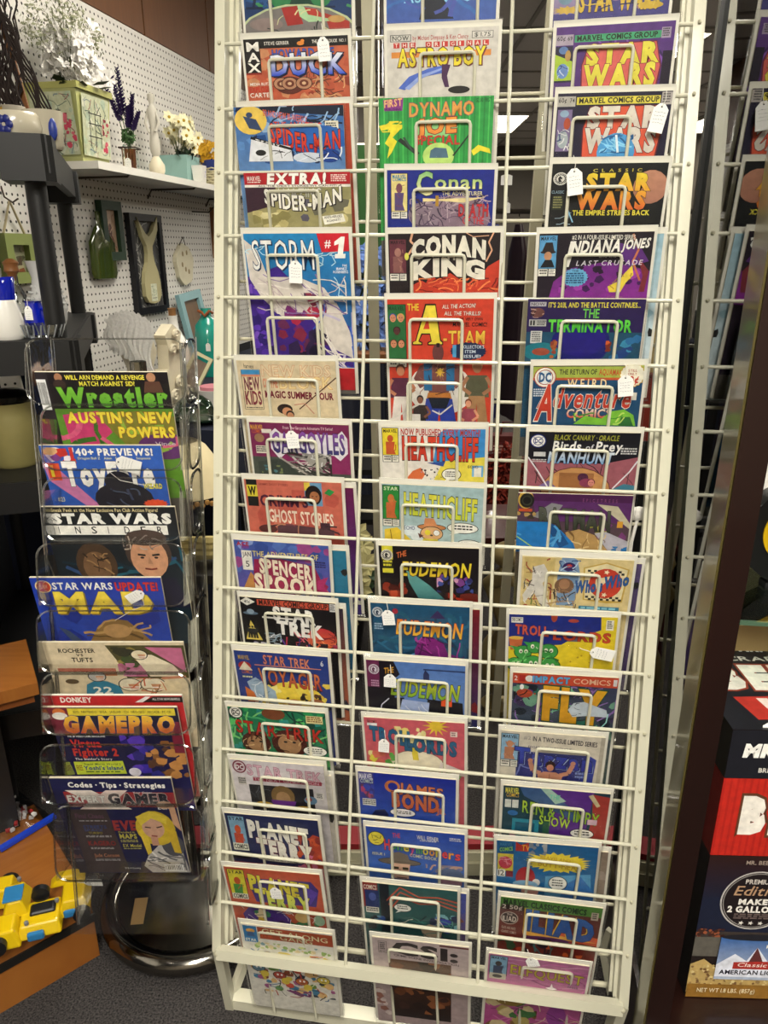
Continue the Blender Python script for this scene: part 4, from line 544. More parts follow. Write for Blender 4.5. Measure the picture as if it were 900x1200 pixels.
def a_fly(A):
    A.r(0,0,1,1.53,'#3c3c5c','#3c5c54'); A.blob(50,0,.12,1,.7,['#5c3c84','#2c6c5c','#3c2c54','#6c9c84','#1c2430','#8cac9c'],.07); A.stroke(24,0,.12,1,.6,['#1c1c2c','#8c6cb0','#7cc09c'],.014,.25); A.r(0,0,1,.11,'#c84c30'); A.t('2',.015,.03,.05,.03,'#e8e0d8'); A.r(.06,.02,.12,.09,'#a82c28'); A.e(.16,.055,.04,.035,'#ecece8'); A.t('IMPACT',.19,.025,.065,.36,'#58a8dc',o='#18305c',ow=.03,b=.06); A.t('COMICS',.58,.03,.055,.35,'#e8c0a0'); A.r(.955,.02,.99,.09,'#ddd')
    A.e(.12,.22,.08,.05,'#a8442c'); A.e(.09,.15,.02,.03,'#eee'); A.stroke(6,.02,.18,.22,.3,['#1c1414','#c8502c'],.014,.1); A.e(.5,.62,.22,.05,'#c8cccc'); A.lines(.0,.56,.33,.61,2,'#8c4c84')
    A.t('FLY',.3,.16,.32,.6,'#e0a828','#d0981c',o='#1c4c34',ow=.04,b=.1,slope=.03); A.p([(.55,.38),(.6,.3),(.7,.28),(.92,.36),(.94,.44),(.72,.44),(.6,.46)],'#c0ccd8'); A.stroke(5,.56,.3,.68,.44,['#2c3c4c'],.008,.06); A.line([(.72,.62),(.86,.6),(.93,.5),(.94,.4)],.012,'#a8e8e0')
def a_tarz(A):
    A.r(0,0,1,1.53,'#d8d0c0','#c8c0b0'); A.r(.16,.22,.84,.64,'#303478'); A.stroke(26,.17,.24,.84,.62,['#4a4ca0','#20225c','#6c78b8'],.016,.2,ang=1.4); A.p([(.84,.2),(.94,.26),(.92,.64),(.8,.64)],'#34409c'); A.r(.96,.0,1,.64,'#b8b0a0'); cbox(A,.005,.03,.165,.3,'#8cb4d0','MARVEL',('#c88c68','#b87c5c')); A.t('#2',.22,.04,.04,.07,'#a8a49c',b=.03); A.t('IN A TWO-ISSUE LIMITED SERIES',.31,.04,.05,.62,'#2a2430',b=.03,slope=.02); A.t('EDGAR RICE BURROUGHS',.27,.15,.025,.42,'#403a60')
    A.t('Tarzan',.14,.18,.17,.78,'#3c50b8','#30389c',o='#18184c',ow=.04,b=.05,slope=.05,sc='#9cb0d8'); A.e(.5,.36,.05,.05,'#2c1c1c'); A.e(.5,.39,.035,.04,'#c8886c'); A.p([(.38,.48),(.44,.44),(.56,.44),(.63,.48),(.6,.64),(.4,.64)],'#c88c70'); A.line([(.41,.46),(.33,.44),(.3,.34)],.045,'#c88c70'); A.line([(.6,.47),(.68,.44),(.72,.34)],.045,'#c88c70'); A.e(.3,.32,.025,.025,'#c88c70'); A.e(.72,.32,.025,.025,'#c88c70'); A.line([(.5,.46),(.5,.6)],.006,'#8c5440'); A.lines(.75,.42,.86,.5,2,'#8c9cd0')
def a_ren(A):
    A.r(0,0,1,1.53,'#1c3c4c','#24505c'); A.p([(.45,0),(.85,0),(.8,.62),(.45,.62)],'#5c2c8c'); A.p([(.84,.02),(1,.04),(1,.75),(.8,.75),(.86,.3)],'#a83c34'); A.p([(.15,.0),(.4,0),(.8,.3),(.7,.34),(.2,.1)],'#3c5c8c'); A.p([(.35,0),(.44,0),(.6,.12),(.5,.16)],'#a8c8b8'); A.t('MARVEL',.02,.02,.055,.13,'#e0d850',b=.03); A.t('COMICS',.03,.08,.04,.12,'#d8b040'); A.r(.02,.15,.08,.24,'#d4d8d0'); A.r(.09,.15,.15,.24,'#d4d8d0'); A.e(.1,.3,.05,.03,'#2c6cb0'); A.r(.1,.36,.36,.58,'#2c8ca4'); A.r(.13,.4,.32,.53,'#1c5c78'); A.p([(.06,.5),(.14,.56),(.2,.64),(.1,.62)],'#d88cb0'); A.p([(.84,.02),(.92,.14),(.89,.16),(.8,.04)],'#c8bc94')
    A.t('THE',.44,.06,.05,.1,'#6cd0b0',b=.02); A.t('REN & STIMPY',.19,.15,.13,.74,'#b8d840','#8cb830',o='#1c2c20',ow=.03,b=.02,slope=.09); A.t('SHOW',.36,.3,.1,.3,'#b8d840',o='#1c2c20',ow=.03,b=.02,slope=.03); A.r(.82,.3,.91,.36,'#d8b8c8'); A.bub(.78,.47,.11,.05,2); A.p([(.4,.36),(.46,.36),(.47,.62),(.4,.62)],'#2c5c44'); A.e(.53,.58,.05,.03,'#d0a070')
def a_mtv(A):
    A.r(0,0,1,1.53,'#1c6098','#2878b0'); A.r(.02,.02,.17,.14,'#145080'); A.t('MARVEL',.03,.02,.035,.13,'#3c78a0'); A.t('COMICS',.03,.08,.04,.13,'#8cc43c',b=.03,slope=-.02); A.r(.01,.14,.17,.34,'#c8b83c'); A.e(.09,.24,.07,.07,'#b8344c'); A.stroke(6,.03,.17,.15,.32,['#d88c9c','#6c142c'],.01,.08); A.r(.01,.32,.09,.4,'#dfe0d8'); A.t('12',.02,.33,.06,.06,'#222'); A.r(.1,.33,.17,.4,'#7c2434'); A.p([(.19,.0),(.24,.03),(.32,.0),(.32,.1),(.19,.1)],'#b03028'); A.t('TV',.25,.03,.06,.08,'#e8a83c',b=.02); A.blob(8,.32,.0,.5,.14,['#7c8490','#a0a4a8'],.04)
    A.burst(.61,.2,.35,.11,'#e8d43c',26,.78,jit=.1); A.t('BEAVIS AND',.44,.13,.035,.3,'#c8a02c',b=.02,slope=.02); A.t('BUTT-HEAD',.42,.185,.06,.44,'#c8a02c',b=.02,slope=.03); A.e(.3,.4,.1,.13,'#a82830'); A.e(.41,.44,.04,.04,'#e8e4e0'); A.e(.3,.47,.13,.045,'#8cb8d8'); A.e(.35,.55,.09,.07,'#d89c8c'); A.r(.3,.52,.41,.54,'#e8c4b8'); A.p([(.5,.36),(.95,.3),(.98,.62),(.5,.62)],'#5ca0cc'); A.p([(.7,.44),(.85,.33),(1,.5),(1,.66),(.66,.6)],'#3c78bc'); A.bub(.63,.43,.09,.075,3); A.p([(.66,.6),(1,.64),(1,.8),(.6,.75)],'#8c2440'); A.p([(.1,.66),(.2,.55),(.4,.6),(.6,.66),(.6,.8),(.1,.8)],'#4c4c54')
def a_iliad(A):
    A.r(0,0,1,1.53,'#4c2c28','#a83828'); A.r(0,0,1,.115,'#4c7c34'); A.t('MARVEL CLASSICS COMICS',.03,.02,.06,.82,'#12241c',b=.05,slope=.02); A.r(0,.0,.0,.0,'#000'); A.r(.01,.08,.24,.14,'#2a1c1c'); A.t('2 50¢',.02,.085,.045,.2,'#c8bcb0',b=.02); A.r(.9,.06,.97,.15,'#b0a494'); A.lines(.91,.07,.96,.14,3,'#333'); A.e(.1,.24,.09,.075,'#c0b4a8'); A.e(.1,.24,.082,.067,'#2c1a1a'); A.t('THE',.07,.185,.025,.06,'#c8bcb0'); A.t('ILIAD',.03,.22,.06,.14,'#d8ccc0',b=.03); A.t('BLACK AND WHITE',.03,.34,.03,.14,'#b8aca0',slope=.01); A.t('CLASSIC COMICS',.03,.39,.03,.15,'#b8aca0',slope=.01)
    A.p([(.25,.32),(.4,.3),(1,.36),(1,.46),(.25,.4)],'#c8542c'); A.p([(.24,.36),(.5,.37),(1,.42),(.6,.44),(.25,.42)],'#d8a040'); A.e(.5,.45,.26,.035,'#5c2c5c'); A.blob(10,0,.46,.25,.7,['#c0482c','#3c5c3c','#7c241c'],.06); A.blob(20,.3,.44,.9,.75,['#b0342c','#2c2430','#d8602c','#7c2420'],.07); A.r(.58,.46,.95,.5,'#a8b890'); A.stroke(8,.25,.44,.6,.66,['#1c1c2c','#4c7c7c'],.02,.12,ang=1.4)
    A.t('ILIAD',.26,.13,.21,.7,'#2c60a8','#244c90',o='#101c34',ow=.02,b=.09,slope=.07,bow=.06,sc='#d8b03c',sd=(-.015,-.008))
def a_elf(A):
    A.r(0,0,1,1.53,'#b06c94','#a83880'); A.stroke(40,.05,.05,1,1.3,['#c890b0','#a85c90','#c86ca8','#8c3c74'],.02,.35,ang=0); cbox(A,.02,.03,.17,.32,'#7ca4c0','MARVEL',('#3c3434','#2c3c5c'),price=False); A.r(.02,.32,.19,.42,'#b8b4a0'); A.e(.1,.37,.05,.03,'#333'); A.t('ELFQUEST',.23,.14,.15,.74,'#c8b83c','#a89830',o='#3c2c20',ow=.03,b=.02,slope=.05); A.lines(.82,.34,.93,.42,3,'#6c4c6c')
    A.burst(.66,.46,.06,.09,'#e8e0e4',4,.35,ol='#3c2434'); A.blob(30,.0,.6,.55,1.4,['#7c5c2c','#3c6c3c','#c8b88c','#5c3c20','#a89858'],.1); A.e(.25,.75,.16,.13,'#8c7434'); A.e(.75,.95,.1,.2,'#8c3c8c'); A.stroke(20,0,.6,1,1.4,['#2c2018','#d8c8a0'],.012,.2)
# magazines: W=1, H=1.3
def m_wrest(A):
    A.r(0,0,1,1.32,'#1a1418'); A.p([(0,.36),(1,.36),(1,1.32),(0,1.32)],'#5c8c2c'); A.p([(.14,.42),(.42,.38),(.5,.6),(.3,.8),(.16,.8)],'#c43a70'); A.p([(.4,.42),(.75,.38),(1,.44),(1,.8),(.6,.75)],'#7c7a30'); A.e(.9,.75,.22,.14,'#5c2c68'); A.stroke(12,0,.4,1,.9,['#3c6c24','#8cb040','#d85c84'],.05,.3)
    A.r(0,0,.09,1.32,'#2a2428'); A.bar(.0,.07,.07,.3); A.t('WILL ARN DEMAND A REVENGE',.22,.03,.042,.6,'#e8dc48',b=.03); A.t('MATCH AGAINST SID?',.32,.09,.042,.42,'#e8dc48',b=.03); A.e(.17,.05,.03,.04,'#a87858'); A.e(.17,.12,.05,.05,'#3c2c28'); A.e(.87,.05,.035,.045,'#b08060'); A.p([(.82,.09),(.93,.09),(.95,.2),(.8,.2)],'#5c3c30')
    A.t('Wrestler',.14,.16,.17,.84,'#7cc03c','#58a02c',b=.07,o='#1c3c10',ow=.03); A.t('THE',.6,.2,.02,.04,'#111'); A.t("AUSTIN'S NEW",.17,.4,.1,.82,'#ecd844',b=.06,o='#a83c1c',ow=.03); A.t('POWERS',.55,.55,.1,.44,'#ecd844',b=.06,o='#a83c1c',ow=.03); A.t('Vince',.82,.7,.04,.16,'#c8b8c8')
def m_toy(A):
    A.r(0,0,1,1.32,'#2c5cb8','#2450a8'); A.blob(14,.02,.02,.28,.2,['#d8a878','#7c3c84','#e8e0e8','#c8342c'],.06); A.p([(0,.2),(.06,.18),(.3,.55),(.5,.85),(.42,.86),(.02,.4)],'#c878a8'); A.r(.24,.02,.27,.22,'#d0342c'); A.t('40+ PREVIEWS!',.29,.035,.075,.64,'#f4f2ee',b=.05,o='#1c2c6c'); A.t('Dragon Ball Z   Alien   Star Wars   Simpsons',.3,.13,.025,.6,'#e8e4a0'); A.r(.03,.2,.13,.4,'#d8502c'); A.t('1',.05,.23,.12,.04,'#f0d840',b=.05)
    A.t('ToyFare',.15,.2,.25,.76,'#f4f2ee',b=.07,o='#222',ow=.02); A.e(.62,.62,.25,.2,'#1c1c26'); A.e(.6,.42,.12,.13,'#20202a'); A.stroke(6,.46,.5,.8,.75,['#4c5870','#38405a'],.02,.14); A.t('WIZARD',.8,.44,.055,.16,'#e8e048',b=.05,o='#222'); A.burst(.88,.68,.11,.06,'#e0502c',14,.8); A.t('#23',.05,.6,.05,.06,'#e0d8a0')
def m_swi(A):
    A.r(0,0,1,1.32,'#10141a','#122a38'); A.t('Sneak Peek at the New Exclusive Fan Club Action Figure!',.07,.012,.028,.8,'#e8d8a0'); A.t('STAR WARS',.06,.06,.075,.9,'#f0efe8',b=.08); A.r(.06,.155,.92,.235,'#eeece4'); 
    for i,ch in enumerate('INSIDER'): A.t(ch,.09+i*.125,.165,.058,.04 if ch!='I' else .012,'#15181c')
    A.stroke(14,0,.25,1,.7,['#1c5c70','#0e2c3c','#2c4c7c'],.03,.4,ang=.3); A.e(.32,.5,.16,.2,'#4c3828'); A.e(.32,.52,.11,.14,'#7c5c40'); A.stroke(12,.2,.4,.44,.62,['#2c1c14','#a88458'],.012,.1); A.face_(.74,.44,.17,'#d8a07c','#4a3a34'); A.e(.74,.26,.16,.07,'#4a3a34'); A.p([(.56,.62),(.92,.62),(1,.9),(.5,.9)],'#1c1c34'); A.stroke(10,.56,.24,.92,.36,['#8c8078','#c8b8a8'],.01,.12)
def m_mad(A):
    A.r(0,0,1,1.32,'#1c38a0','#2c4cb0'); A.blob(12,0,0,1,.9,['#2444ac','#182f90'],.14); A.e(.09,.08,.055,.05,'#c8442c',ol='#e8d8a0'); A.t('ALL NEW',.06,.065,.03,.06,'#f0e0c0'); A.t('STAR WARS',.16,.045,.06,.46,'#f0eee4',b=.03); A.t('UPDATE!',.64,.045,.07,.33,'#c8302c',b=.05,o='#3c1038'); A.t('MAD',.15,.14,.18,.76,'#ecd448','#e8c83c',b=.06,o='#7c6c10',ow=.015,sc='#8c7418')
    A.p([(.35,.6),(.44,.45),(.56,.38),(.68,.4),(.76,.5),(.85,.62),(.9,1),(.2,1)],'#8c6c3c'); A.stroke(26,.3,.4,.85,.95,['#5c4424','#b8945c'],.02,.2,ang=0); A.e(.58,.5,.11,.07,'#b8905c'); A.p([(.12,.46),(.2,.5),(.3,.62),(.38,.7),(.3,.74),(.2,.6)],'#3c4c6c'); A.r(.03,1.1,.2,1.3,'#eee')
def m_foot(A):
    A.r(0,0,1,1.32,'#d8c8a8'); A.p([(.44,.03),(1,.03),(1,.42),(.55,.42),(.5,.2)],'#4c4824'); A.blob(16,.46,.05,.75,.4,['#3c4c24','#8c7c3c','#2c2c1c'],.06); A.blob(8,.5,.24,.7,.4,['#b85c88','#c878a0'],.07); A.p([(.72,.05),(.98,.06),(.99,.35),(.86,.2)],'#c0688c'); A.p([(.62,.14),(.76,.14),(.9,.26),(.97,.4),(.72,.4)],'#e4d8bc'); A.helm(.67,.14,.055,'#e0d4b4'); A.t('ROCHESTER',.1,.07,.045,.26,'#2c2820',b=.03); A.t('VS',.22,.13,.028,.05,'#2c2820',b=.03); A.t('TUFTS',.18,.175,.05,.15,'#2c2820',b=.03)
    A.r(.06,.3,.48,.34,'#a83c24'); A.r(.3,.35,.48,.39,'#b86c34'); A.p([(.22,.62),(.24,.5),(.32,.44),(.4,.46),(.48,.52),(.5,.64)],'#2c7c9c'); A.helm(.33,.4,.06,'#b8b4b0'); A.t('22',.28,.53,.08,.14,'#e8e4d8',b=.03); A.helm(.56,.5,.08,'#e4dcc4'); A.helm(.73,.5,.09,'#e4dcc4'); A.e(.86,.52,.08,.07,'#dccca8'); A.line([(.8,.42),(.98,.4)],.03,'#c88464'); A.e(.14,.46,.05,.03,'#5c4c34'); A.stroke(12,.5,.42,.98,.62,['#8c6c44','#c8542c','#5c4024'],.01,.12)
def m_red(A):
    A.r(0,0,1,1.3,'#c0262c'); A.t('DONKEY',.06,.02,.05,.24,'#f2eee6',b=.05); A.p([(.68,.07),(.78,.01),(1,.01),(1,.07)],'#141414'); A.t('ALL STAR NEWS BUNDLE',.77,.025,.022,.21,'#eee'); A.p([(.63,.07),(.72,.01),(.76,.01),(.69,.07)],'#eee')
def m_gp(A):
    A.r(0,0,1,1.32,'#14142c','#1c1c60'); A.r(0,0,.16,.3,'#7c2438'); A.e(.08,.05,.05,.04,'#d87838'); A.e(.08,.09,.06,.04,'#e8e4dc'); A.r(.15,.01,.98,.085,'#e8d43c'); A.t('3DO · NINTENDO · SEGA · JAGUAR · CDI · NEO-GEO · ARCADE · PC CD',.19,.035,.022,.76,'#222'); A.blob(14,.5,.28,.7,.85,['#3c2ca8','#2c2480','#5c3cc0'],.08); A.blob(20,.68,.36,1,.85,['#8c5c30','#5c3c2c','#c88c4c','#2c2c8c'],.06); A.r(.92,.15,1,.5,'#7c2038')
    A.t('GAMEPRO',.08,.1,.16,.88,'#f0c83c','#e0562c',b=.08,o='#1c2c80',ow=.03,sh=.12); A.t('THE #1 VIDEO GAME MAGAZINE',.09,.3,.02,.3,'#eee'); A.t('Virtua',.1,.35,.08,.24,'#c8342c',b=.05); A.t('Fighter 2',.1,.45,.08,.36,'#c8342c',b=.05); A.t("The Insider's Story",.1,.555,.025,.3,'#eee'); A.p([(.08,.6),(.48,.59),(.49,.74),(.08,.75)],'#c8d83c'); A.t('FREE',.09,.64,.06,.05,'#8c3c1c'); A.t('Super Mario World 2',.16,.615,.022,.3,'#2c5c2c'); A.t("Yoshi's Island",.15,.65,.045,.32,'#2c4c8c',b=.04); A.lines(.16,.71,.46,.73,1,'#2c5c2c'); A.e(.56,.72,.05,.05,'#e8e4f0')
def m_exp(A):
    A.r(0,0,1,1.32,'#16184c','#12143c'); A.t('Codes · Tips · Strategies',.14,.05,.06,.8,'#f0eee8',b=.05,slope=.01); A.p([(.08,.17),(1,.18),(1,.38),(.1,.36)],'#a82c30'); A.p([(.1,.15),(.32,.15),(.62,.4),(.4,.4)],'#e8dcd4'); A.p([(.62,.15),(.44,.15),(.18,.4),(.4,.4)],'#e0ccc4'); A.t('Your Games',.66,.17,.022,.16,'#eee'); A.t('EXPERT',.1,.22,.08,.32,'#f0eee8',b=.06,o='#1c1014',ow=.03,slope=.01); A.t('GAMER',.44,.2,.12,.52,'#1c1620',b=.07,o='#e8e4dc',ow=.03); A.t('EGM',.84,.365,.035,.1,'#eee',b=.03)
    A.p([(.08,.4),(.4,.4),(.46,1.3),(.08,1.3)],'#3c3032'); A.t('Final Chaos',.12,.46,.06,.24,'#5c3c50',b=.03); A.lines(.14,.55,.38,.57,1,'#999'); A.t('STREETS',.16,.62,.04,.2,'#2c3c6c',b=.04); A.t('SPACE',.16,.67,.03,.16,'#3c4c7c'); A.t('TURBO',.19,.71,.03,.12,'#8c8030'); A.lines(.16,.76,.38,.79,2,'#999'); A.t('KAGERO',.16,.84,.06,.24,'#7c2424',b=.04); A.lines(.17,.93,.38,.96,2,'#999'); A.t('Jade Cocoon',.18,1.02,.05,.22,'#a87050'); A.lines(.18,1.1,.4,1.13,2,'#999'); A.t('EVE',.42,.56,.12,.2,'#8c2c2c',b=.07); A.t('Detailed in',.45,.7,.025,.14,'#b0a840'); A.t('MAPS',.45,.74,.06,.15,'#b0a840',b=.05); A.lines(.45,.82,.6,.86,2,'#a09a50'); A.t('EX Model',.46,.88,.045,.16,'#b0a840'); A.lines(.46,.94,.62,.96,1,'#a09a50')
    A.p([(.66,1.05),(.6,1.2),(.66,1.3),(1,1.3),(.97,1.0),(.9,.8),(.8,.86)],'#b8b4b0'); A.stroke(16,.62,.95,.97,1.28,['#5c5c60','#e0dcd8'],.02,.2,ang=.4); A.e(.9,.9,.1,.16,'#4c4c54'); A.e(.78,.66,.17,.24,'#c8ac2c'); A.p([(.63,.7),(.7,.62),(.7,1.0),(.66,1.04)],'#d8bc38'); A.p([(.86,.6),(.95,.7),(.96,1.02),(.9,1.0)],'#c8a828'); A.e(.76,.66,.095,.14,'#c89c84'); A.p([(.63,.5),(.76,.42),(.9,.5),(.88,.6),(.76,.52),(.66,.62)],'#dcc440'); A.line([(.69,.64),(.74,.65)],.016,'#3c2420'); A.line([(.79,.65),(.84,.63)],.016,'#3c2420'); A.line([(.73,.76),(.78,.77)],.02,'#8c3c38'); A.r(.72,.78,.78,.9,'#c09078'); A.p([(.93,.3),(.98,.34),(1,.7),(.94,.6)],'#c89c7c'); A.e(.9,.34,.07,.05,'#c89c7c'); A.bar(.78,1.18,.17,.1); A.t('21 & 6 Gaming',.42,1.22,.025,.14,'#ccc')
# ---------------------------------------------------------------- setting
CREAM=mat('cream_enamel','#c2bfaa',.38,noise=.04,nscale=30,coat=.2)
CREAM2=mat('cream_enamel_worn','#b3ae96',.45,noise=.08,nscale=18)
WHITEB=mat('backing_board','#dfdcd0',.6,noise=.03)
def carpet():
    m=mat('carpet','#3a3838',.95,spec=.1); nt=m.node_tree; b=nt.nodes['Principled BSDF']
    tc=nt.nodes.new('ShaderNodeTexCoord'); v=nt.nodes.new('ShaderNodeTexNoise'); v.inputs['Scale'].default_value=260; v.inputs['Detail'].default_value=4
    r=nt.nodes.new('ShaderNodeValToRGB'); r.color_ramp.elements[0].position=.3; r.color_ramp.elements[0].color=(*hx('#19181a'),1); r.color_ramp.elements[1].position=.75; r.color_ramp.elements[1].color=(*hx('#54504e'),1)
    nt.links.new(tc.outputs['Object'],v.inputs['Vector']); nt.links.new(v.outputs['Fac'],r.inputs[0]); nt.links.new(r.outputs[0],b.inputs['Base Color'])
    bp=nt.nodes.new('ShaderNodeBump'); bp.inputs['Strength'].default_value=.8; bp.inputs['Distance'].default_value=.006; nt.links.new(v.outputs['Fac'],bp.inputs['Height']); nt.links.new(bp.outputs[0],b.inputs['Normal']); return m
def pegmat():
    m=mat('pegboard','#c9c6c0',.55); nt=m.node_tree; b=nt.nodes['Principled BSDF']
    tc=nt.nodes.new('ShaderNodeTexCoord'); sp=nt.nodes.new('ShaderNodeSeparateXYZ'); nt.links.new(tc.outputs['Object'],sp.inputs[0])
    def fr(out):
        a=nt.nodes.new('ShaderNodeMath'); a.operation='DIVIDE'; a.inputs[1].default_value=.0254; nt.links.new(out,a.inputs[0])
        f=nt.nodes.new('ShaderNodeMath'); f.operation='FRACT'; nt.links.new(a.outputs[0],f.inputs[0])
        s=nt.nodes.new('ShaderNodeMath'); s.operation='SUBTRACT'; s.inputs[1].default_value=.5; nt.links.new(f.outputs[0],s.inputs[0])
        p=nt.nodes.new('ShaderNodeMath'); p.operation='POWER'; p.inputs[1].default_value=2; nt.links.new(s.outputs[0],p.inputs[0]); return p
    x,z=fr(sp.outputs[0]),fr(sp.outputs[2]); ad=nt.nodes.new('ShaderNodeMath'); ad.operation='ADD'; nt.links.new(x.outputs[0],ad.inputs[0]); nt.links.new(z.outputs[0],ad.inputs[1])
    lt=nt.nodes.new('ShaderNodeMath'); lt.operation='LESS_THAN'; lt.inputs[1].default_value=.027; nt.links.new(ad.outputs[0],lt.inputs[0])
    mx=nt.nodes.new('ShaderNodeMix'); mx.data_type='RGBA'; mx.inputs[6].default_value=(*hx('#cdcac4'),1); mx.inputs[7].default_value=(*hx('#15120f'),1)
    nt.links.new(lt.outputs[0],mx.inputs[0]); nt.links.new(mx.outputs[2],b.inputs['Base Color']); return m
def grainmat(name,c1,c2,sc=(1,14,1),rough=.45,coat=0):
    m=mat(name,c1,rough,coat=coat); nt=m.node_tree; b=nt.nodes['Principled BSDF']; tc=nt.nodes.new('ShaderNodeTexCoord'); mp=nt.nodes.new('ShaderNodeMapping'); mp.inputs['Scale'].default_value=sc
    n=nt.nodes.new('ShaderNodeTexNoise'); n.inputs['Scale'].default_value=5; n.inputs['Detail'].default_value=8; n.inputs['Distortion'].default_value=.6
    nt.links.new(tc.outputs['Object'],mp.inputs[0]); nt.links.new(mp.outputs[0],n.inputs['Vector'])
    mx=nt.nodes.new('ShaderNodeMix'); mx.data_type='RGBA'; mx.inputs[6].default_value=(*hx(c1),1); mx.inputs[7].default_value=(*hx(c2),1); nt.links.new(n.outputs['Fac'],mx.inputs[0]); nt.links.new(mx.outputs[2],b.inputs['Base Color']); return m
def struct(o): o['kind']='structure'; return o
mb=MB(); mb.box((0.8,4.5,-.05),(7,15,.1)); struct(mb.build('floor',carpet()))
WO=Vector((-1.11,2.49,0)); WD=Vector((.191,.9816,0)).normalized(); WN=Vector((WD.y,-WD.x,0))
PEGTOP=CZ+.79
def wall_panel(name,s0,s1,z0,z1,m,t=.04):
    mb=MB(); mb.frame(O3,X3,Y3,Z3,s0,s1,0,t,z0,z1); o=mb.build(name,m); o.matrix_world=setmat(WO,WD,-WN,Z3); return struct(o)
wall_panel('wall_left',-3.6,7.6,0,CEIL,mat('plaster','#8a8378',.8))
pg=wall_panel('trim_1',-3.6,4.6,CZ-.47,PEGTOP,pegmat(),.03); pg.location=pg.location+WN*.02
lo=wall_panel('trim_12',-3.6,4.6,0,CZ-.474,mat('dark_fill','#0e0e14',.8),.03); lo.location=lo.location+WN*.02  # dark panel added to black out the lower wall behind the stand
pm=grainmat('brown_panelling','#4f3019','#6d4526',(9,9,.6),.5)
for i in range(9):
    s0=-1.0+i*.62
    o=wall_panel('trim_%d'%(i+2),s0,s0+.61,PEGTOP+.004,CEIL,pm,.03); o.location=o.location+WN*.02
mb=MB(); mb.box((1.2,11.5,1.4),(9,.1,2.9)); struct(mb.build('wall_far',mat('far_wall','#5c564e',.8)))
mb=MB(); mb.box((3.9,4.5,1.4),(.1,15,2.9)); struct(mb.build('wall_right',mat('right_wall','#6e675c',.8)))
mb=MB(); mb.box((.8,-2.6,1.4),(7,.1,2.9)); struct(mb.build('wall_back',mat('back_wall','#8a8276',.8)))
# suspended ceiling: tiles between a metal grid
cs=struct(MB().box((0.8,4.5,CEIL+.12),(7,15,.04)).build('ceiling',mat('ceiling_void','#555',.9)))
tm=mat('ceiling_tile','#c4c0bc',.9,noise=.06,nscale=60,bump=.2,bscale=120); tile=None
lit={(round((x-.3)/.61),round((y-.3)/.61)) for x,y,_ in LIGHTS}
TX,TY=[],[]
lset=set()
for x,y,_ in LIGHTS:
    ix=round((x+.305)/.61); iy=round((y)/.61); lset.add((ix,iy)); lset.add((ix,iy-1))
n=0
for iy in range(0,18):
    for ix in range(-2,6):
        if (ix,iy) in lset: continue
        if tile is None: tile=MB().box((0,0,0),(.585,.585,.02)).build('ceiling_tile',tm,cs)
        else:
            tile=tile.copy(); COL.objects.link(tile)
        tile.location=(ix*.61-.0,iy*.61+.305,CEIL+.015); n+=1
gm=MB()
for iy in range(0,19): gm.box((.9,iy*.61,CEIL),(5.4,.024,.012))
for ix in range(-3,7): gm.box((ix*.61-.305+.0,5.4,CEIL),(.024,11.6,.012))
gm.build('ceiling_grid',mat('grid_metal','#8d8a84',.5),cs)
dm=mat('light_diffuser','#ffffff',.4,emit='#fff6e4',es=9)
for i,(x,y,_) in enumerate(LIGHTS):
    ix=round((x+.305)/.61); iy=round(y/.61); cx=ix*.61; cy=iy*.61
    near='above the rack' if y<1 else ''
    lab=['recessed fluorescent panel in the ceiling over the pegboard aisle','recessed fluorescent panel overhead right of the glass case','fluorescent ceiling panel high over the left shelf','fluorescent ceiling panel seen beyond the rack','bright fluorescent ceiling panel seen between the second and third comic columns','fluorescent ceiling panel behind the viewer','fluorescent ceiling panel far right of the store','small distant fluorescent ceiling panel on the right','farthest fluorescent ceiling panel straight back'][i]
    t=wthing('ceiling_light',(cx,cy,CEIL-.01),lab,'ceiling light','fluorescent ceiling panels')
    f=MB()
    for a,b_,c,d in((0,.6,1.2,.03),(0,-.6,1.2,.03)): f.box((0,b_,0),(.6,.03,.03))
    for sx in(-1,1): f.box((sx*.29,0,0),(.03,1.2,.03))
    f.build('frame',mat('light_frame','#b9b4aa',.5),t); MB().box((0,0,.012),(.56,1.18,.008)).build('diffuser',dm,t)
    for l in [o for o in COL.objects if o.type=='LIGHT' and abs(o.location.x-x)<1e-3 and abs(o.location.y-y)<1e-3]: l.location=(cx,cy,CEIL-.03)
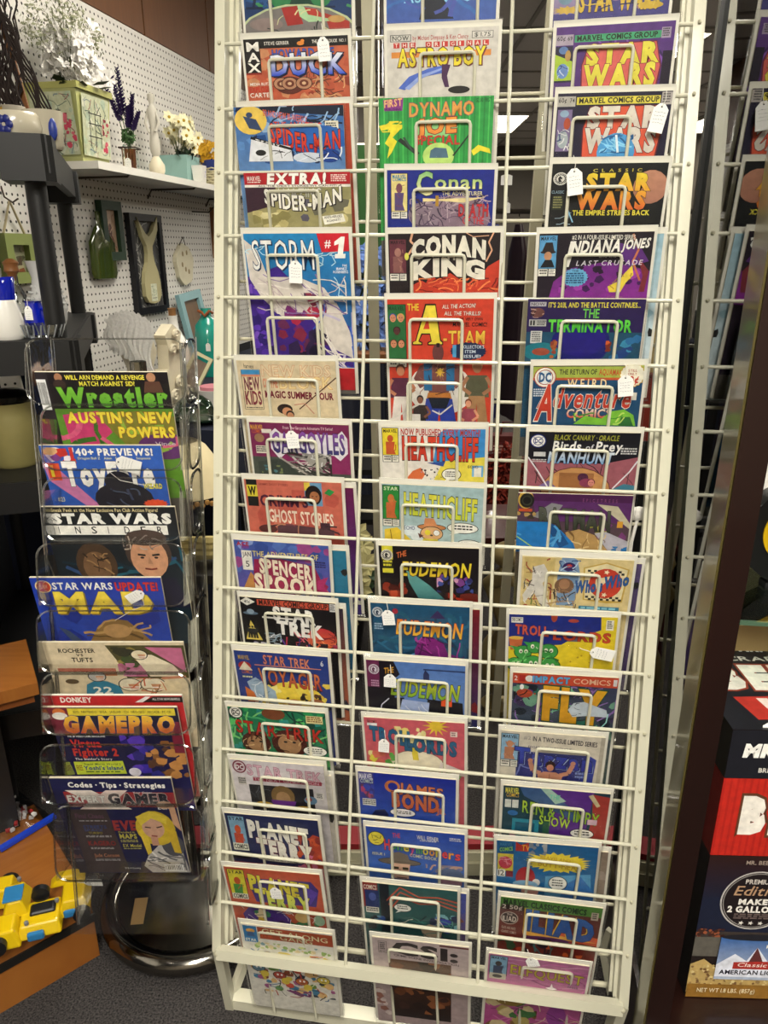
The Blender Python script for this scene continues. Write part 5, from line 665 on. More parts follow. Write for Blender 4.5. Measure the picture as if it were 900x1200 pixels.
# ---------------------------------------------------------------- the wire comic rack
RU=Vector((.98863521,-.1503267,.00151751)).normalized(); RV=Vector((-.03083781,-.21266614,-.97663818)).normalized()
RN=RV.cross(RU).normalized()
if RN.y>0: RN=-RN
RO=CAM+Vector((-.24906503,1.33331358,.30562853)); RP=.096; RW=.699
def rk(u,v,w=0): return RO+RU*u+RV*v+RN*w
def to_uv(px,py,w=0):
    P=at_pl(px,py,RO+RN*w,RN)-RO-RN*w; return P.dot(RU),P.dot(RV)
rack=wthing('comic_rack',(.1,1.1,0),'tall cream wire rack holding three columns of bagged comics','display rack')
Ri=rack.matrix_world.inverted() if False else Matrix.Translation(-Vector((.1,1.1,0)))
def L_(p): return Ri@p
def rb(mb,name,m,smooth=False): return mb.build(name,m,rack,smooth)
VB=16*RP; V0=-2*RP
for sx,u in((-1,-.006),(1,RW+.006)):
    mb=MB(); mb.frame(O3,RU,-RN,-RV,u-.008,u+.008,-.004,.018,-VB,-V0)
    mb.frame(O3,RU,-RN,-RV,u-sx*.014-.005,u-sx*.014+.005,.03,.042,-VB,-V0); mb.frame(O3,RU,-RN,-RV,u-sx*.005-.009,u-sx*.005+.009,.018,.03,-VB,-V0)
    mb.v=[tuple(L_(RO+Vector(v))) for v in mb.v]
    foot0=rk(u,VB,0); foot1=Vector((foot0.x+.0,foot0.y+.045,0.0))
    d=(foot1-foot0); n_=len(mb.v)
    mb.frame(L_(foot0),RU,Vector((0,1,0)),d,-.008,.008,-.004,.022,-.0,1.0)
    rb(mb,'post',CREAM)
    for k in range(16): rb(MB().ball(L_(rk(u,k*RP,.006)),.003,6,4),'rivet',CREAM2,True)
    rb(MB().ball(L_(rk(u-sx*.002,VB,.008)),.0055,8,5),'rail_bolt',CREAM2,True)
for k in range(-2,16):
    rb(MB().tube([L_(rk(-.004,k*RP)),L_(rk(RW+.004,k*RP))],.0030,8),'front_rod',CREAM,True)
    v=k*RP+.250
    if v<VB+.02: rb(MB().tube([L_(rk(-.01,v,-.070)),L_(rk(RW+.01,v,-.070))],.0028,8),'rear_rod',CREAM2,True)
for pa,pb in(((437,44),(405,1130)),((600,20),(560,1140))):
    ua=to_uv(*pa,.004); ub=to_uv(*pb,.004)
    m_=(ub[0]-ua[0])/(ub[1]-ua[1])
    rb(MB().tube([L_(rk(ua[0]+m_*(V0-ua[1]),V0,.0045)),L_(rk(ua[0]+m_*(VB-ua[1]),VB,.0045))],.0028,8),'upright_wire',CREAM,True)
for u in(-.01,RW+.01): rb(MB().tube([L_(rk(u,V0,-.07)),L_(rk(u,VB,-.07))],.003,8),'rear_wire',CREAM2,True)
# bottom rails and short legs
mb=MB(); mb.frame(L_(rk(0,VB,0)),RU,-RN,-RV,-.004,RW+.004,-.012,.004,-.010,.010); rb(mb,'bottom_rail',CREAM)
pf=rk(0,VB,0); zf=.012
fl=Vector((pf.x,pf.y+.040,zf)); fr=Vector((rk(RW,VB).x,rk(RW,VB).y+.040,zf)); ax=(fr-fl).normalized()
mb=MB(); mb.frame(L_(fl),ax,ax.cross(Z3),Z3,-.002,(fr-fl).length+.002,-.030,-.002,-.010,.014); rb(mb,'lip_rail',CREAM)
rb(MB().tube([L_(rk(0,VB+.02,-.07)),L_(rk(RW,VB+.02,-.07))],.005,8),'rear_rail',CREAM2,True)
for a,b in(((286,1128),(273,1172)),((708,1112),(716,1180))):
    P=at_Y(*a,rk(0,VB).y+.10); Q=at_Y(*b,rk(0,VB).y+.06); Q.z=max(Q.z,.02)
    mb=MB(); mb.tube([L_(P+Vector((.006,0,.05))),L_(P),L_(Q)],[.008,.011,.011],4); rb(mb,'foot_brace',CREAM)
# A-frame support behind
for xt,pxs in((-.037,None),(.325,None)):
    T=Vector((xt-.0,1.62,2.25)); B=Vector((xt+.03,2.02,.0)); ax=(B-T)
    mb=MB(); mb.frame(L_(T),X3,Vector((0,1,0)),ax,-.0125,.0125,-.008,.008,0,1); rb(mb,'support_leg',CREAM2)
for z,y in((2.2,1.63),(.35,1.955)): rb(MB().tube([L_(Vector((-.03,y,z))),L_(Vector((.335,y,z)))],.006,8),'support_tie',CREAM2,True)
for sx in(0.06,RW-.06): rb(MB().tube([L_(rk(sx,V0+.02,-.07)),L_(Vector((-.02 if sx<.3 else .32,1.63,2.2)))],.006,8),'support_strut',CREAM2,True)
# wire guards: an upside-down U in front of every pocket
GT=math.tan(R(21.4)); GW=.081
def gpt(u,k,s):      # s: distance down from rod k in the rack plane
    return rk(u,k*RP+s,.0325-GT*s)
GU={0:.0745,1:.2705,2:.4935}
pxg={0:[(0,346),(5,341.5),(9,338),(14,330)],1:[(0,523.5),(3,513),(7,502),(12,491),(15,482)],2:[(0,708.5),(4,690),(9,667),(15,642)]}
def guard_u(c,k):
    L=pxg[c]
    for (a,xa),(b,xb) in zip(L,L[1:]):
        if a<=k<=b or (k<a and a==L[0][0]) or (k>b and b==L[-1][0]): x=xa+(xb-xa)*(k-a)/(b-a); break
    # find u whose projection has this x at guard top
    P0=gpt(.3,k,.038); lo,hi=-.05,.8
    for _ in range(30):
        m=(lo+hi)/2; q=gpt(m,k,.038)-CAM; z=q.y*math.cos(TH)-q.z*math.sin(TH)
        if 450+FPX*q.x/z<x: lo=m
        else: hi=m
    return lo
rg=random.Random(4)
for c in range(3):
    for k in range(-1,16):
        u=guard_u(c,k)+rg.uniform(-.0015,.0015); h=GW/2; r_=.005; s0=.034; s1=.250
        if k==15: s1=VB+.10-k*RP-.0
        pts=[gpt(u-h,k,s1)]
        pts.append(gpt(u-h,k,s0+r_)); pts.append(gpt(u-h+r_*.3,k,s0+r_*.3)); pts.append(gpt(u-h+r_,k,s0)); pts.append(gpt(u+h-r_,k,s0)); pts.append(gpt(u+h-r_*.3,k,s0+r_*.3)); pts.append(gpt(u+h,k,s0+r_)); pts.append(gpt(u+h,k,s1))
        if k==15:
            ab=(fl-rk(0,VB)); lowl=fl+ax*(0); 
            P=lambda uu: Vector((0,0,.018))+fl+ ((fr-fl)/RW)*uu + Vector((0,-.012,0))
            pts[0]=P(u-h+.012); pts[-1]=P(u+h+.012)
            pts.insert(1,rk(u-h,VB,-.014)+Vector((0,0,0))); pts.insert(-1,rk(u+h,VB,-.014))
        rb(MB().tube([L_(p) for p in pts],.0026,7),'wire_guard',CREAM,True)
# ---------------------------------------------------------------- comics
BOARD=MATS['backing_board']; PAGES=mat('page_edges','#cfc6ae',.8)
TILT=R(21.4)
TAGM=mat('tag_card','#ecebe6',.6); STR=mat('cotton_string','#d9d6cc',.8); INK=mat('tag_ink','#3a3f55',.7)
def comic(key,k,x0,y0,x1,y1,art,label,name='comic_book',off=0.0,group=None,board=True,nx=1,seed=1):
    w0=.027-off; a=to_uv(x0,y0,w0); b=to_uv(x1,y1,w0)
    P=rk(a[0],a[1],w0); Q=rk(b[0],b[1],w0); W_=(Q-P).length; ux=(Q-P)/W_
    W_=max(.158,min(.184,W_)); H_=W_*1.50
    up=(-RV*math.cos(TILT)+RN*math.sin(TILT)); up=(up-ux*up.dot(ux)).normalized(); fwd=ux.cross(up)   # toward the viewer
    if fwd.y>0: fwd=-fwd
    base=(P+Q)/2-up*H_
    t=thing(name,setmat(base,ux,-fwd,up),label,'comic book',group)
    th=.0035
    if board: MB().box((0,.0012+.0006,H_/2),(W_,.0012,H_)).build('backing_board',BOARD,t)
    cw=W_*(.945 if board else .99); ch=H_-(.0085 if board else .002); MB().box((0,-.0007,ch/2),(cw,.0024,ch)).build('pages',PAGES,t)
    sy=1.0
    if k<15 and off==0:
        P2=rk((a[0]+b[0])/2,(k+nx)*RP,.031); d=P2-CAM; hit=CAM+d*((base-CAM).dot(fwd)/d.dot(fwd)); sy=(ch-(hit-base).dot(up))/cw/(.67 if nx==1 else 1.2)
    A=Art(1,ch/cw/sy,seed,None); A.r(0,0,1,A.H,'#6a6660'); art(A)
    A.mesh('cover',PRINT,t,cw,lambda x,y,l:((x-.5)*cw,-.0020-l*LY,ch-y*cw*sy))
    MB().box((0,-.0012,H_/2-.001),(W_+.004,.0085,H_+.004)).build('sleeve',SLEEVE,t)
    return t,ux,fwd,up,base,W_,H_
C1=[
(-1,279,-44,415,-48,a_dome,'comic cut off by the top of the frame, first column, grey dome on blue'),
(0,281,39,411,33,a_duck,'rust orange comic with blue block lettering and a black corner panel of white letters'),
(1,273,124,403,121,a_spin,'blue comic with curved red lettering and a pale yellow disc in its corner'),
(2,285,201,411,199.5,a_extra,'comic with red banner and white italic headline over curved white lettering'),
(3,281,267,412,266,a_storm,'blue and purple lightning comic with red number one corner, standing full height'),
(5,273,416,396,417,a_kids,'cream comic with thin outlined lettering and blue corner strip'),
(6,288,488,412,492,a_garg,'plum comic with pointed purple lettering over a grey beast'),
(7,282,555,403,560,a_ghost,'salmon pink comic with small yellow corner letter and white hand lettering'),
(8,270,626,388,634,a_spook,'blue violet comic with chunky cream lettering on magenta'),
(9,277,693,396,702,a_stb,'black comic with orange red band and thick white lettering'),
(10,270,756,387,764.5,a_voy,'navy comic with orange lettering above a yellow explosion'),
(11,262.5,822,384,831,a_dcst,'jungle green comic with red lettering and two brown heads'),
(12,265.6,884,382,893,a_tng,'pale grey comic with pink lettering and dark framed portrait'),
(13,259,947,375,957,a_pt1,'dark blue comic with slanted white block lettering, first column near bottom'),
(14,258,1010,377,1020.5,a_pt2,'orange comic with slanted yellow block lettering on purple'),
(15,278,1077,392,1091,a_gang,'lowest comic of the first column, brown title band over a crowded cartoon'),
]
C2=[
(-1,449,-54,589,-60,a_blue,'plain blue to violet comic cut off by the top of the frame'),
(0,449.5,28,589,22,a_astro,'white comic with yellow lettering over an orange bar'),
(1,443,113.5,580,110,a_dyn,'bright green striped comic with orange lettering and yellow bolts'),
(2,450,192,584,191,a_conan,'royal blue comic with tall pale green lettering over grey swirls'),
(3,451,267,591,265,a_king,'black comic with arched white lettering over flames'),
(4,450,344,583,343,a_team,'full height red comic with large yellow letter and standing figures'),
(6,443,493,573,495.5,lambda A:a_hc(A),'white comic with fat red lettering, yellow corner box and blue wall'),
(7,444,560,571,566.5,lambda A:a_hc(A,True),'pale blue comic with fat yellow lettering and green corner box'),
(8,440,633,565,637,lambda A:a_eud(A,0),'black comic with yellow brush lettering and a pale green horn'),
(9,430.5,700,554,706,lambda A:a_eud(A,1),'teal blue comic with orange brush lettering over a purple shape'),
(10,425.5,767,549,775,lambda A:a_eud(A,2),'periwinkle comic with green brush lettering and orange price square'),
(11,422.5,834.5,548,842.5,a_tl1,'coral pink comic with thick dark blue lettering'),
(12,416,898,538,909,a_bond,'royal blue comic with orange bronze lettering, nothing else in front of its sky'),
(13,425,962.5,548,973.5,a_harv,'blue comic with rainbow coloured letters and a man in a wide hat'),
(14,421,1027.8,539.5,1040,a_star14,'dark teal comic with red streaks and a small speech balloon'),
(15,432.4,1092.4,553,1106,a_csi,'lowest comic of the middle column, grey with black typewriter letters'),
]
C3=[
(-1,649,-58,797,-68,a_sw0,'comic cut off by the top of the frame, third column, dull violet and gold'),
(0,649,24.5,797.5,15,a_sw1,'purple comic with yellow block lettering on rose and a green title band'),
(1,651,102,794,98,a_sw2,'navy comic with white block lettering on orange and a light blue oval'),
(2,644.5,184.5,789,182.5,a_sw3,'black comic with golden block lettering beside a peach moon'),
(3,629,266.7,772,263.5,a_indy,'dark purple comic with white slanted lettering and a blue starburst'),
(4,618.4,348.4,758.4,348.6,a_term,'midnight blue comic with green angular lettering and a yellow headline'),
(5,622,421.8,760,421,a_weird,'olive topped blue comic with red script lettering'),
(6,617,499,756,501,a_birds,'black topped comic with ice blue italic lettering over rose bricks'),
(7,607,575.5,743,579,a_purple,'murky purple comic with dark grey lettering and a bright blue sweep'),
(8,609,645,748,651,a_who,'sand coloured comic with a red ball emblem and blue script'),
(9,593.5,713.5,728.5,718,a_tl2,'yellow and navy comic with red lettering and green goblins'),
(10,598,782,729.5,789,a_fly,'comic with orange red band and huge golden letters, third column'),
(11,584.5,850,714,859.5,a_tarz,'grey white comic with blue rounded lettering and a man with raised arms'),
(12,587,914.4,720,925.6,a_ren,'teal and purple comic with yellow green scrawled lettering'),
(13,579,979,705.6,988.5,a_mtv,'blue comic with a jagged yellow burst and a red hat'),
(14,584,1045,711,1060,a_iliad,'green topped comic with thick blue letters over red'),
(15,570,1111.6,695,1128.4,a_elf,'lowest comic of the third column, mauve with yellow lettering'),
]
CM={}
for ci,(CL,grp) in enumerate(((C1,'comics in the left column of the rack'),(C2,'comics in the middle column of the rack'),(C3,'comics in the right column of the rack'))):
    for j,(k,x0,y0,x1,y1,art,lab) in enumerate(CL):
        nb=(ci==0 and k in(1,2)) or (ci==1 and k==1) or (ci==2 and k in(4,7))
        CM[(ci,k)]=comic(None,k,x0,y0,x1,y1,art,lab,group=grp,board=not nb,nx=2 if (ci,k) in((0,3),(1,4)) else 1,seed=ci*20+k+3)
# a second copy stands behind some of them, its edge showing
def plain(c1,c2):
    def f(A): A.r(0,0,1,1.53,c1,c2); A.blob(14,0,.1,1,1.4,[c1,c2,'#222','#ccb'],.08)
    return f
BH=[(0,1,276,119,413,113,plain('#b4492f','#a84434'),'rust red comic tucked behind the blue comic with the yellow disc'),
(0,8,279,634,411,640,plain('#2c7c9c','#2a6a90'),'teal comic tucked behind the blue violet comic'),
(0,7,296,563,417,566,plain('#6c1c50','#3c2c80'),'dark magenta comic tucked behind the salmon pink comic'),
(0,9,284,700,405,708,plain('#302a3c','#b8603c'),'bagged dark comic tucked behind the black comic with orange red band'),
(0,12,275,893,391,905,plain('#d4cfc6','#c9c4bc'),'white board backed comic tucked behind the pale grey comic'),
(1,9,440,703,566,709,plain('#7c1c24','#16205c'),'dark red and navy comic tucked behind the teal blue comic'),
(1,14,431,1030,550,1043,plain('#3c4ca0','#7c4c3c'),'blue comic tucked behind the dark teal comic with red streaks'),
(2,3,640,270,783,266,plain('#9cc0d0','#d8e4e8'),'pale blue and white comic tucked behind the dark purple comic'),
(2,8,621,649,757,655,plain('#5c4c78','#40305c'),'violet comic tucked behind the sand coloured comic'),
(2,13,590,985,717,994,plain('#8c7c6c','#a8988c'),'tan comic tucked behind the blue comic with the jagged burst'),
]
for ci,k,x0,y0,x1,y1,art,lab in BH:
    comic(None,k,x0,y0,x1,y1,art,lab,off=.012,group='comics tucked behind others',seed=k+50)
# ---------------------------------------------------------------- price tags
def price_tag(pos,rt,upv,fwd,label,w=.018,h=.028,rot=0,string=None,grp='price tags on the comics'):
    """pos: where the hole is"""
    M=setmat(pos,rt,-fwd,upv)@Matrix.Rotation(rot,4,'Y')
    t=thing('price_tag',M,label,'price tag',grp)
    a=w/2; pl=[(-a*.35,.003),(a*.35,.003),(a,-.004),(a,-h),(-a,-h),(-a,-.004)]
    mb=MB(); mb.prism(pl,O3,X3,Z3,Y3,-.0003,.0003); mb.build('card',TAGM,t)
    mb=MB(); mb.lathe([(.0013,-.0006),(.0013,.0006)],10,(0,-.0002,-.001),Matrix.Rotation(math.pi/2,3,'X')); mb.build('hole_ring',mat('tag_hole','#222',.8),t)
    mb=MB(); rn=random.Random(len(label))
    for i in range(4):
        x=-a*.7
        while x<a*.6:
            l=rn.uniform(.0015,.0035); zz=-.008-i*.0045; mb.tube([(x,-.0005,zz+rn.uniform(-.0006,.0006)),(x+l,-.0005,zz+rn.uniform(-.001,.001))],.00018,4); x+=l+.0012
    mb.build('handwriting',INK,t)
    s=string or [(0,-.001,-.001),(.002,-.002,.008),(.001,0,.016),(0,.004,.020)]
    MB().tube(s,.0005,5).build('string',STR,t); return t
def ctag(ci,k,px,py,label,rot=0,w=.018,h=.028,s=None):
    t,ux,fwd,up,base,W_,H_=CM[(ci,k)]
    P=at_pl(px,py,base+fwd*.0135,fwd); return price_tag(P,ux,up,fwd,label,w,h,rot,s)
ctag(0,0,378,46,'white price tag on the rust orange comic',rot=R(-4))
ctag(0,3,346,308,'white price tag hanging inside the wire guard of the lightning comic',rot=R(3),w=.021,h=.031)
ctag(0,6,341,507,'white price tag hiding part of the pointed purple lettering',rot=R(-6),w=.020,h=.027)
ctag(2,1,776,124,'white price tag on the navy comic with white block lettering',rot=R(10),w=.021,h=.034)
ctag(2,2,673,200,'white price tag on the black comic beside the peach moon',rot=R(-8),w=.022,h=.033)
ctag(2,5,733,442,'white price tag over the red script lettering',rot=R(-6),w=.022,h=.030)
ctag(1,9,454,717,'white price tag on the teal blue comic',rot=R(-5),w=.020,h=.026)
ctag(1,10,457,792,'white price tag on the periwinkle comic',rot=R(2),w=.020,h=.024)
ctag(1,11,450,868,'white price tag on the coral pink comic',rot=R(4),w=.018,h=.026)
ctag(2,9,694,764,'white price tag lying sideways on the yellow and navy comic',rot=R(-78),w=.022,h=.034)
ctag(0,14,322,1042,'white price tag in front of the yellow block lettering',rot=R(-3),w=.020,h=.026)
ctag(2,15,622,1124,'white price tag at the top of the mauve comic',rot=R(-20),w=.020,h=.020)
# ---------------------------------------------------------------- clear magazine stand with its chrome base
def magY(z): return 1.0+.25*(z-CZ+.80)
FLR=clear_mat('acrylic_floor',(.97,.97,.965),.25,.12,.004)
MS=wthing('magazine_stand',(-.43,1.31,0),'clear acrylic magazine spinner with a round chrome base','magazine stand')
MI=Matrix.Translation(-Vector((-.43,1.31,0)))
def ml(p): return MI@Vector(p)
CHR=mat('chrome','#8c8880',.14,metal=1.0,noise=.1,nscale=9); 
MB().lathe([(.0,.075),(.05,.072),(.10,.062),(.165,.040)],40,(0,0,0)).build('base_disc',mat('base_disc_steel','#4c4a44',.22,metal=1),MS,True)
tor=MB(); rr_=.022; n1,n2=48,12
tor.add([((.183+rr_*math.cos(b))*math.cos(a),(.183+rr_*math.cos(b))*math.sin(a),.024+rr_*math.sin(b)) for a in [2*math.pi*i/n1 for i in range(n1)] for b in [2*math.pi*j/n2 for j in range(n2)]],[(i*n2+j,((i+1)%n1)*n2+j,((i+1)%n1)*n2+(j+1)%n2,i*n2+(j+1)%n2) for i in range(n1) for j in range(n2)])
tor.build('base_rim',CHR,MS,True)
MB().tube([(0,0,.07),(0,0,1.22)],.014,16).build('pole',CHR,MS,True)
MB().tube([(0.06,-.02,.07),(0.045,-.02,.5)],.004,8).build('pole_rod',mat('steel_rod','#a8a49a',.3,metal=1),MS,True)
def rr_poly(x0,x1,y0,y1,r,top=True,bot=True,n=5):
    q=[]
    def arc(cx,cy,a0): 
        for i in range(n+1): t=a0+math.pi/2*i/n; q.append((cx+r*math.cos(t),cy+r*math.sin(t)))
    arc(x1-r,y1-r,0); arc(x0+r,y1-r,math.pi/2)
    if bot: arc(x0+r,y0+r,math.pi); arc(x1-r,y0+r,1.5*math.pi)
    else: q+=[(x0,y0),(x1,y0)]
    return q
# pockets: (py of the pocket panel's top edge, px left, px right)
PK=[(397,29,216,.0,'back'),(475,47,212,.03,'p'),(560,50,212,.03,'p'),(637,42,216,.03,'p'),(716,42,222,.03,'p'),(790,47,222,.03,'p'),(873,46,228,.03,'p'),(945,62,236,.03,'p')]
def stz(px,py,out=0):  # point on the slanted front plane
    n_=Vector((0,-1,.25)).normalized(); P0=Vector((0,1.0,CZ-.80))+n_*out
    return at_pl(px,py,P0,n_)
FN=Vector((0,-1,.25)).normalized(); FUP=Vector((0,.25,1)).normalized()
rim=mat('acrylic_edge','#b6b5ac',.15,spec=.9)
ACE=clear_mat('acrylic_edge_clear',(.84,.85,.83),.08,.9,.14)
for i,(py,xl,xr,out,kd) in enumerate(PK):
    A_=stz(xl,py,out); B_=stz(xr,py,out); h=.098 if kd=='p' else .10
    if i==7: h=.125
    ww=(B_-A_).length; ux=(B_-A_).normalized()
    q=rr_poly(0,ww,-h,0,.022)
    mb=MB(); mb.prism(q,ml(A_),ux,FUP,FN,-.0015,.0015); o=mb.build('pocket_front',ACRYL,MS)
    mb=MB(); pts=[ml(A_)+ux*x+FUP*y+FN*.0 for x,y in q]; mb.tube(pts+[pts[0],pts[1]],.0015,6,False); mb.build('pocket_rim',ACE,MS,True)
    if kd=='p':
        for sx in(0,ww):
            mb=MB(); s_=1 if sx==0 else -1
            mb.frame(ml(A_)+ux*sx,ux*s_,-FN,FUP,0,.003,0,.055,-h,-.02); mb.build('pocket_side',ACRYL,MS)
        mb=MB(); mb.frame(ml(A_),ux,-FN,FUP,0,ww,0,.055,-h,-h+.002); mb.build('pocket_floor',FLR,MS)
# body shell behind the pockets (clear sides with rounded side pockets)
tl=stz(32,402,-.02); tr=stz(212,402,-.02); bl=stz(92,1083,-.02); br=stz(244,1083,-.02)
mb=MB(); 
for a,b in((tl,bl),(tr,br)):
    back=Vector((0,.09,0)); mb.add([ml(a),ml(b),ml(b+back),ml(a+back)],[(0,1,2,3)])
mb.build('body_side',ACRYL,MS)
mb=MB()
for a,b in((tl,bl),(tr,br)):
    for bk in(0,.09):
        o_=Vector((0,bk,0)); mb.tube([ml(a+o_),ml(b+o_)],.0028,6)
for f in(0,.5,1):
    pass
mb.build('body_edge',ACE,MS,True)
for i in range(9):
    f0=i/9; f1=(i+.93)/9; a=tr.lerp(br,f0)+Vector((-.002,.015,0)); b=tr.lerp(br,f1)+Vector((-.002,.015,0))
    H=(a-b).length; d=(a-b).normalized(); q=rr_poly(0,.07,-H,0,.025); mb=MB(); mb.prism(q,ml(a),Y3,d,X3,0,.003); mb.build('side_pocket',ACRYL,MS)
    pts=[ml(a)+Y3*x+d*y+X3*.003 for x,y in q]; mb=MB(); mb.tube(pts+[pts[0]],.002,6,False); mb.build('side_pocket_rim',ACE,MS,True)
mb=MB(); q=rr_poly(0,(br-bl).length,-.004,.004,.0035); mb.frame(ml(bl+Vector((0,0,.012))),(br-bl).normalized(),Y3,Z3,0,(br-bl).length,-.03,.09,0,.004); mb.build('body_floor',FLR,MS)
mb=MB(); p_=at_Y(163,1068,1.16); mb.frame(ml(p_),Vector((.95,0,.1)),Y3,Vector((.25,0,1)),-.014,.014,0,.0008,-.035,.035); mb.build('packing_tape',mat('packing_tape','#96784a',.4),MS)
MG=[(436,40,196,m_wrest,'wrestling magazine with lime green title on black','white'),(522,45,188,m_toy,'blue toy magazine with large white title and a dark figure','w'),
(594,48,204.5,m_swi,'black magazine with white spaced letters in a white band','w'),(677,34,188,m_mad,'blue magazine with big yellow three letter title','w'),
(753,49,214.5,m_foot,'cream football programme with helmeted players','w'),(815,60,213,lambda A:m_red(A),'red topped magazine with white lettering, mostly hidden','w'),
(829,55,207,m_gp,'navy game magazine with flaming orange and yellow title','w'),(912,57,200,m_exp,'lowest magazine of the clear stand, with a blonde drawn figure','w')]
MGD=[.74,.72,.62,.62,.64,None,.8,None]
MT=[]
for i,(py,xl,xr,art,lab,_) in enumerate(MG):
    out=.006 if i!=5 else -.004
    A_=stz(xl,py,out); B_=stz(xr,py,out); ux=(B_-A_).normalized(); W_=(B_-A_).length; H_=W_*1.32
    if i==6: H_=W_*1.2
    if i in(4,5): H_=W_*1.15
    up=Vector((0,-math.sin(R(11)),math.cos(R(11)))); up=(up-ux*up.dot(ux)).normalized(); fwd=ux.cross(up); fwd=-fwd if fwd.y>0 else fwd
    if i==7: H_=W_*1.25
    base=(A_+B_)/2-up*H_
    t=thing('magazine',setmat(base,ux,-fwd,up),lab,'magazine','magazines in the clear stand')
    MB().box((0,.002,H_/2),(W_,.004,H_)).build('pages',PAGES if i!=5 else BOARD,t)
    sy=1.0
    if i==7: sy=1.25/1.31
    if MGD[i]:
        nxp=stz(120,MG[i+1][0],.008); d=nxp-CAM; hit=CAM+d*((base-CAM).dot(fwd)/d.dot(fwd)); sy=(H_-(hit-base).dot(up))/W_/MGD[i]
    A=Art(1,H_/W_/sy,i+70,None); A.r(0,0,1,A.H,'#55504c'); art(A); A.mesh('cover',PRINT,t,W_,lambda x,y,l:((x-.5)*W_,-.0004-l*LY,H_-y*W_*sy)); MT.append((t,ux,fwd,up,base))
def mtag(i,px,py,label,**k):
    t,ux,fwd,up,base=MT[i]; P=at_pl(px,py,base+fwd*.006,fwd); return price_tag(P,ux,up,fwd,label,grp='price tags in the clear stand',**k)
mtag(1,138,541,'white price tag on the blue toy magazine',rot=R(-70),w=.024,h=.036,string=[(0,-.001,0),(-.02,-.003,.01),(-.03,-.003,-.01),(-.025,-.003,-.05)])
mtag(3,166,695,'pale pink price tag on the blue magazine with yellow title',rot=R(60),w=.018,h=.028,string=[(0,-.001,0),(.02,-.003,-.01),(.018,-.003,-.03),(.02,-.003,-.07)])
mtag(7,100,1034,'white price tag lying at the foot of the lowest magazine',rot=R(-88),w=.018,h=.03)
# ---------------------------------------------------------------- pegboard wall: helpers
def wp(px,py,off=.02): return at_pl(px,py,WO+WN*off,WN)
def ws(P): return (P-WO).dot(WD)
def wpos(s,z,off=.02): return WO+WD*s+WN*off+Z3*z
WM=lambda s,z,off=.02: setmat(wpos(s,z,off),WD,-WN,Z3)       # local x along the wall, -y into the room
BLK=mat('black_plastic','#0c0c0d',.5); NAVY=mat('navy_cloth','#10162a',.9,noise=.2,nscale=9); GREENP=mat('sage_paint','#7f8a4c',.6,noise=.1)
BRASSW=mat('hook_steel','#4a4038',.4,metal=.8); WHT=mat('white_ceramic','#dcd9d2',.25,coat=.5); IVORY=mat('ivory_resin','#cfc6ae',.5,noise=.12,nscale=30)
PNK=mat('pale_wax','#c07a86',.5); COB=mat('cobalt_glass','#0c1c9c',.08,coat=1); DKG=mat('dark_green_paint','#16301c',.5)
WOODO=grainmat('orange_oak','#7a4314','#96602a',(2,22,2),.35,.3); WOODD=grainmat('dark_wood','#120604','#220c07',(3,3,.5),.35,.3); WOODB=grainmat('brown_frame','#6a4020','#8a5a30',(3,3,9))
def picture(name,x0,y0,x1,y1,fm,t,border,label,cat='picture frame',art=None,bg='#ccc',roll=0,off=.02,seed=1,group='frames on the pegboard'):
    A_=wp(x0,y0,off+t); B_=wp(x1,y1,off+t); s0,s1=ws(A_),ws(B_); z1,z0=A_.z,B_.z; W_=s1-s0; H_=z1-z0
    th_=thing(name,WM((s0+s1)/2,z0,off)@Matrix.Rotation(roll,4,'Y'),label,cat,group)
    for a,b,c,d in((-W_/2,W_/2,0,border),(-W_/2,W_/2,H_-border,H_)): MB().frame(O3,X3,-Y3,Z3,a,b,0,t,c,d).build('frame_rail',fm,th_)
    for a,b in((-W_/2,-W_/2+border),(W_/2-border,W_/2)): MB().frame(O3,X3,-Y3,Z3,a,b,0,t,border,H_-border).build('frame_stile',fm,th_)
    w_=W_-2*border; A=Art(1,(H_-2*border)/w_,seed,bg)
    if art: art(A)
    MB().frame(O3,X3,-Y3,Z3,-w_/2,w_/2,.001,t*.35,border,H_-border).build('backing',mat('frame_backing','#6a6458',.8),th_)
    A.mesh('picture',PRINTB,th_,w_,lambda x,y,l:((x-.5)*w_,-t*.35-.0005-l*.00003,H_-border-y*w_))
    return th_,W_,H_
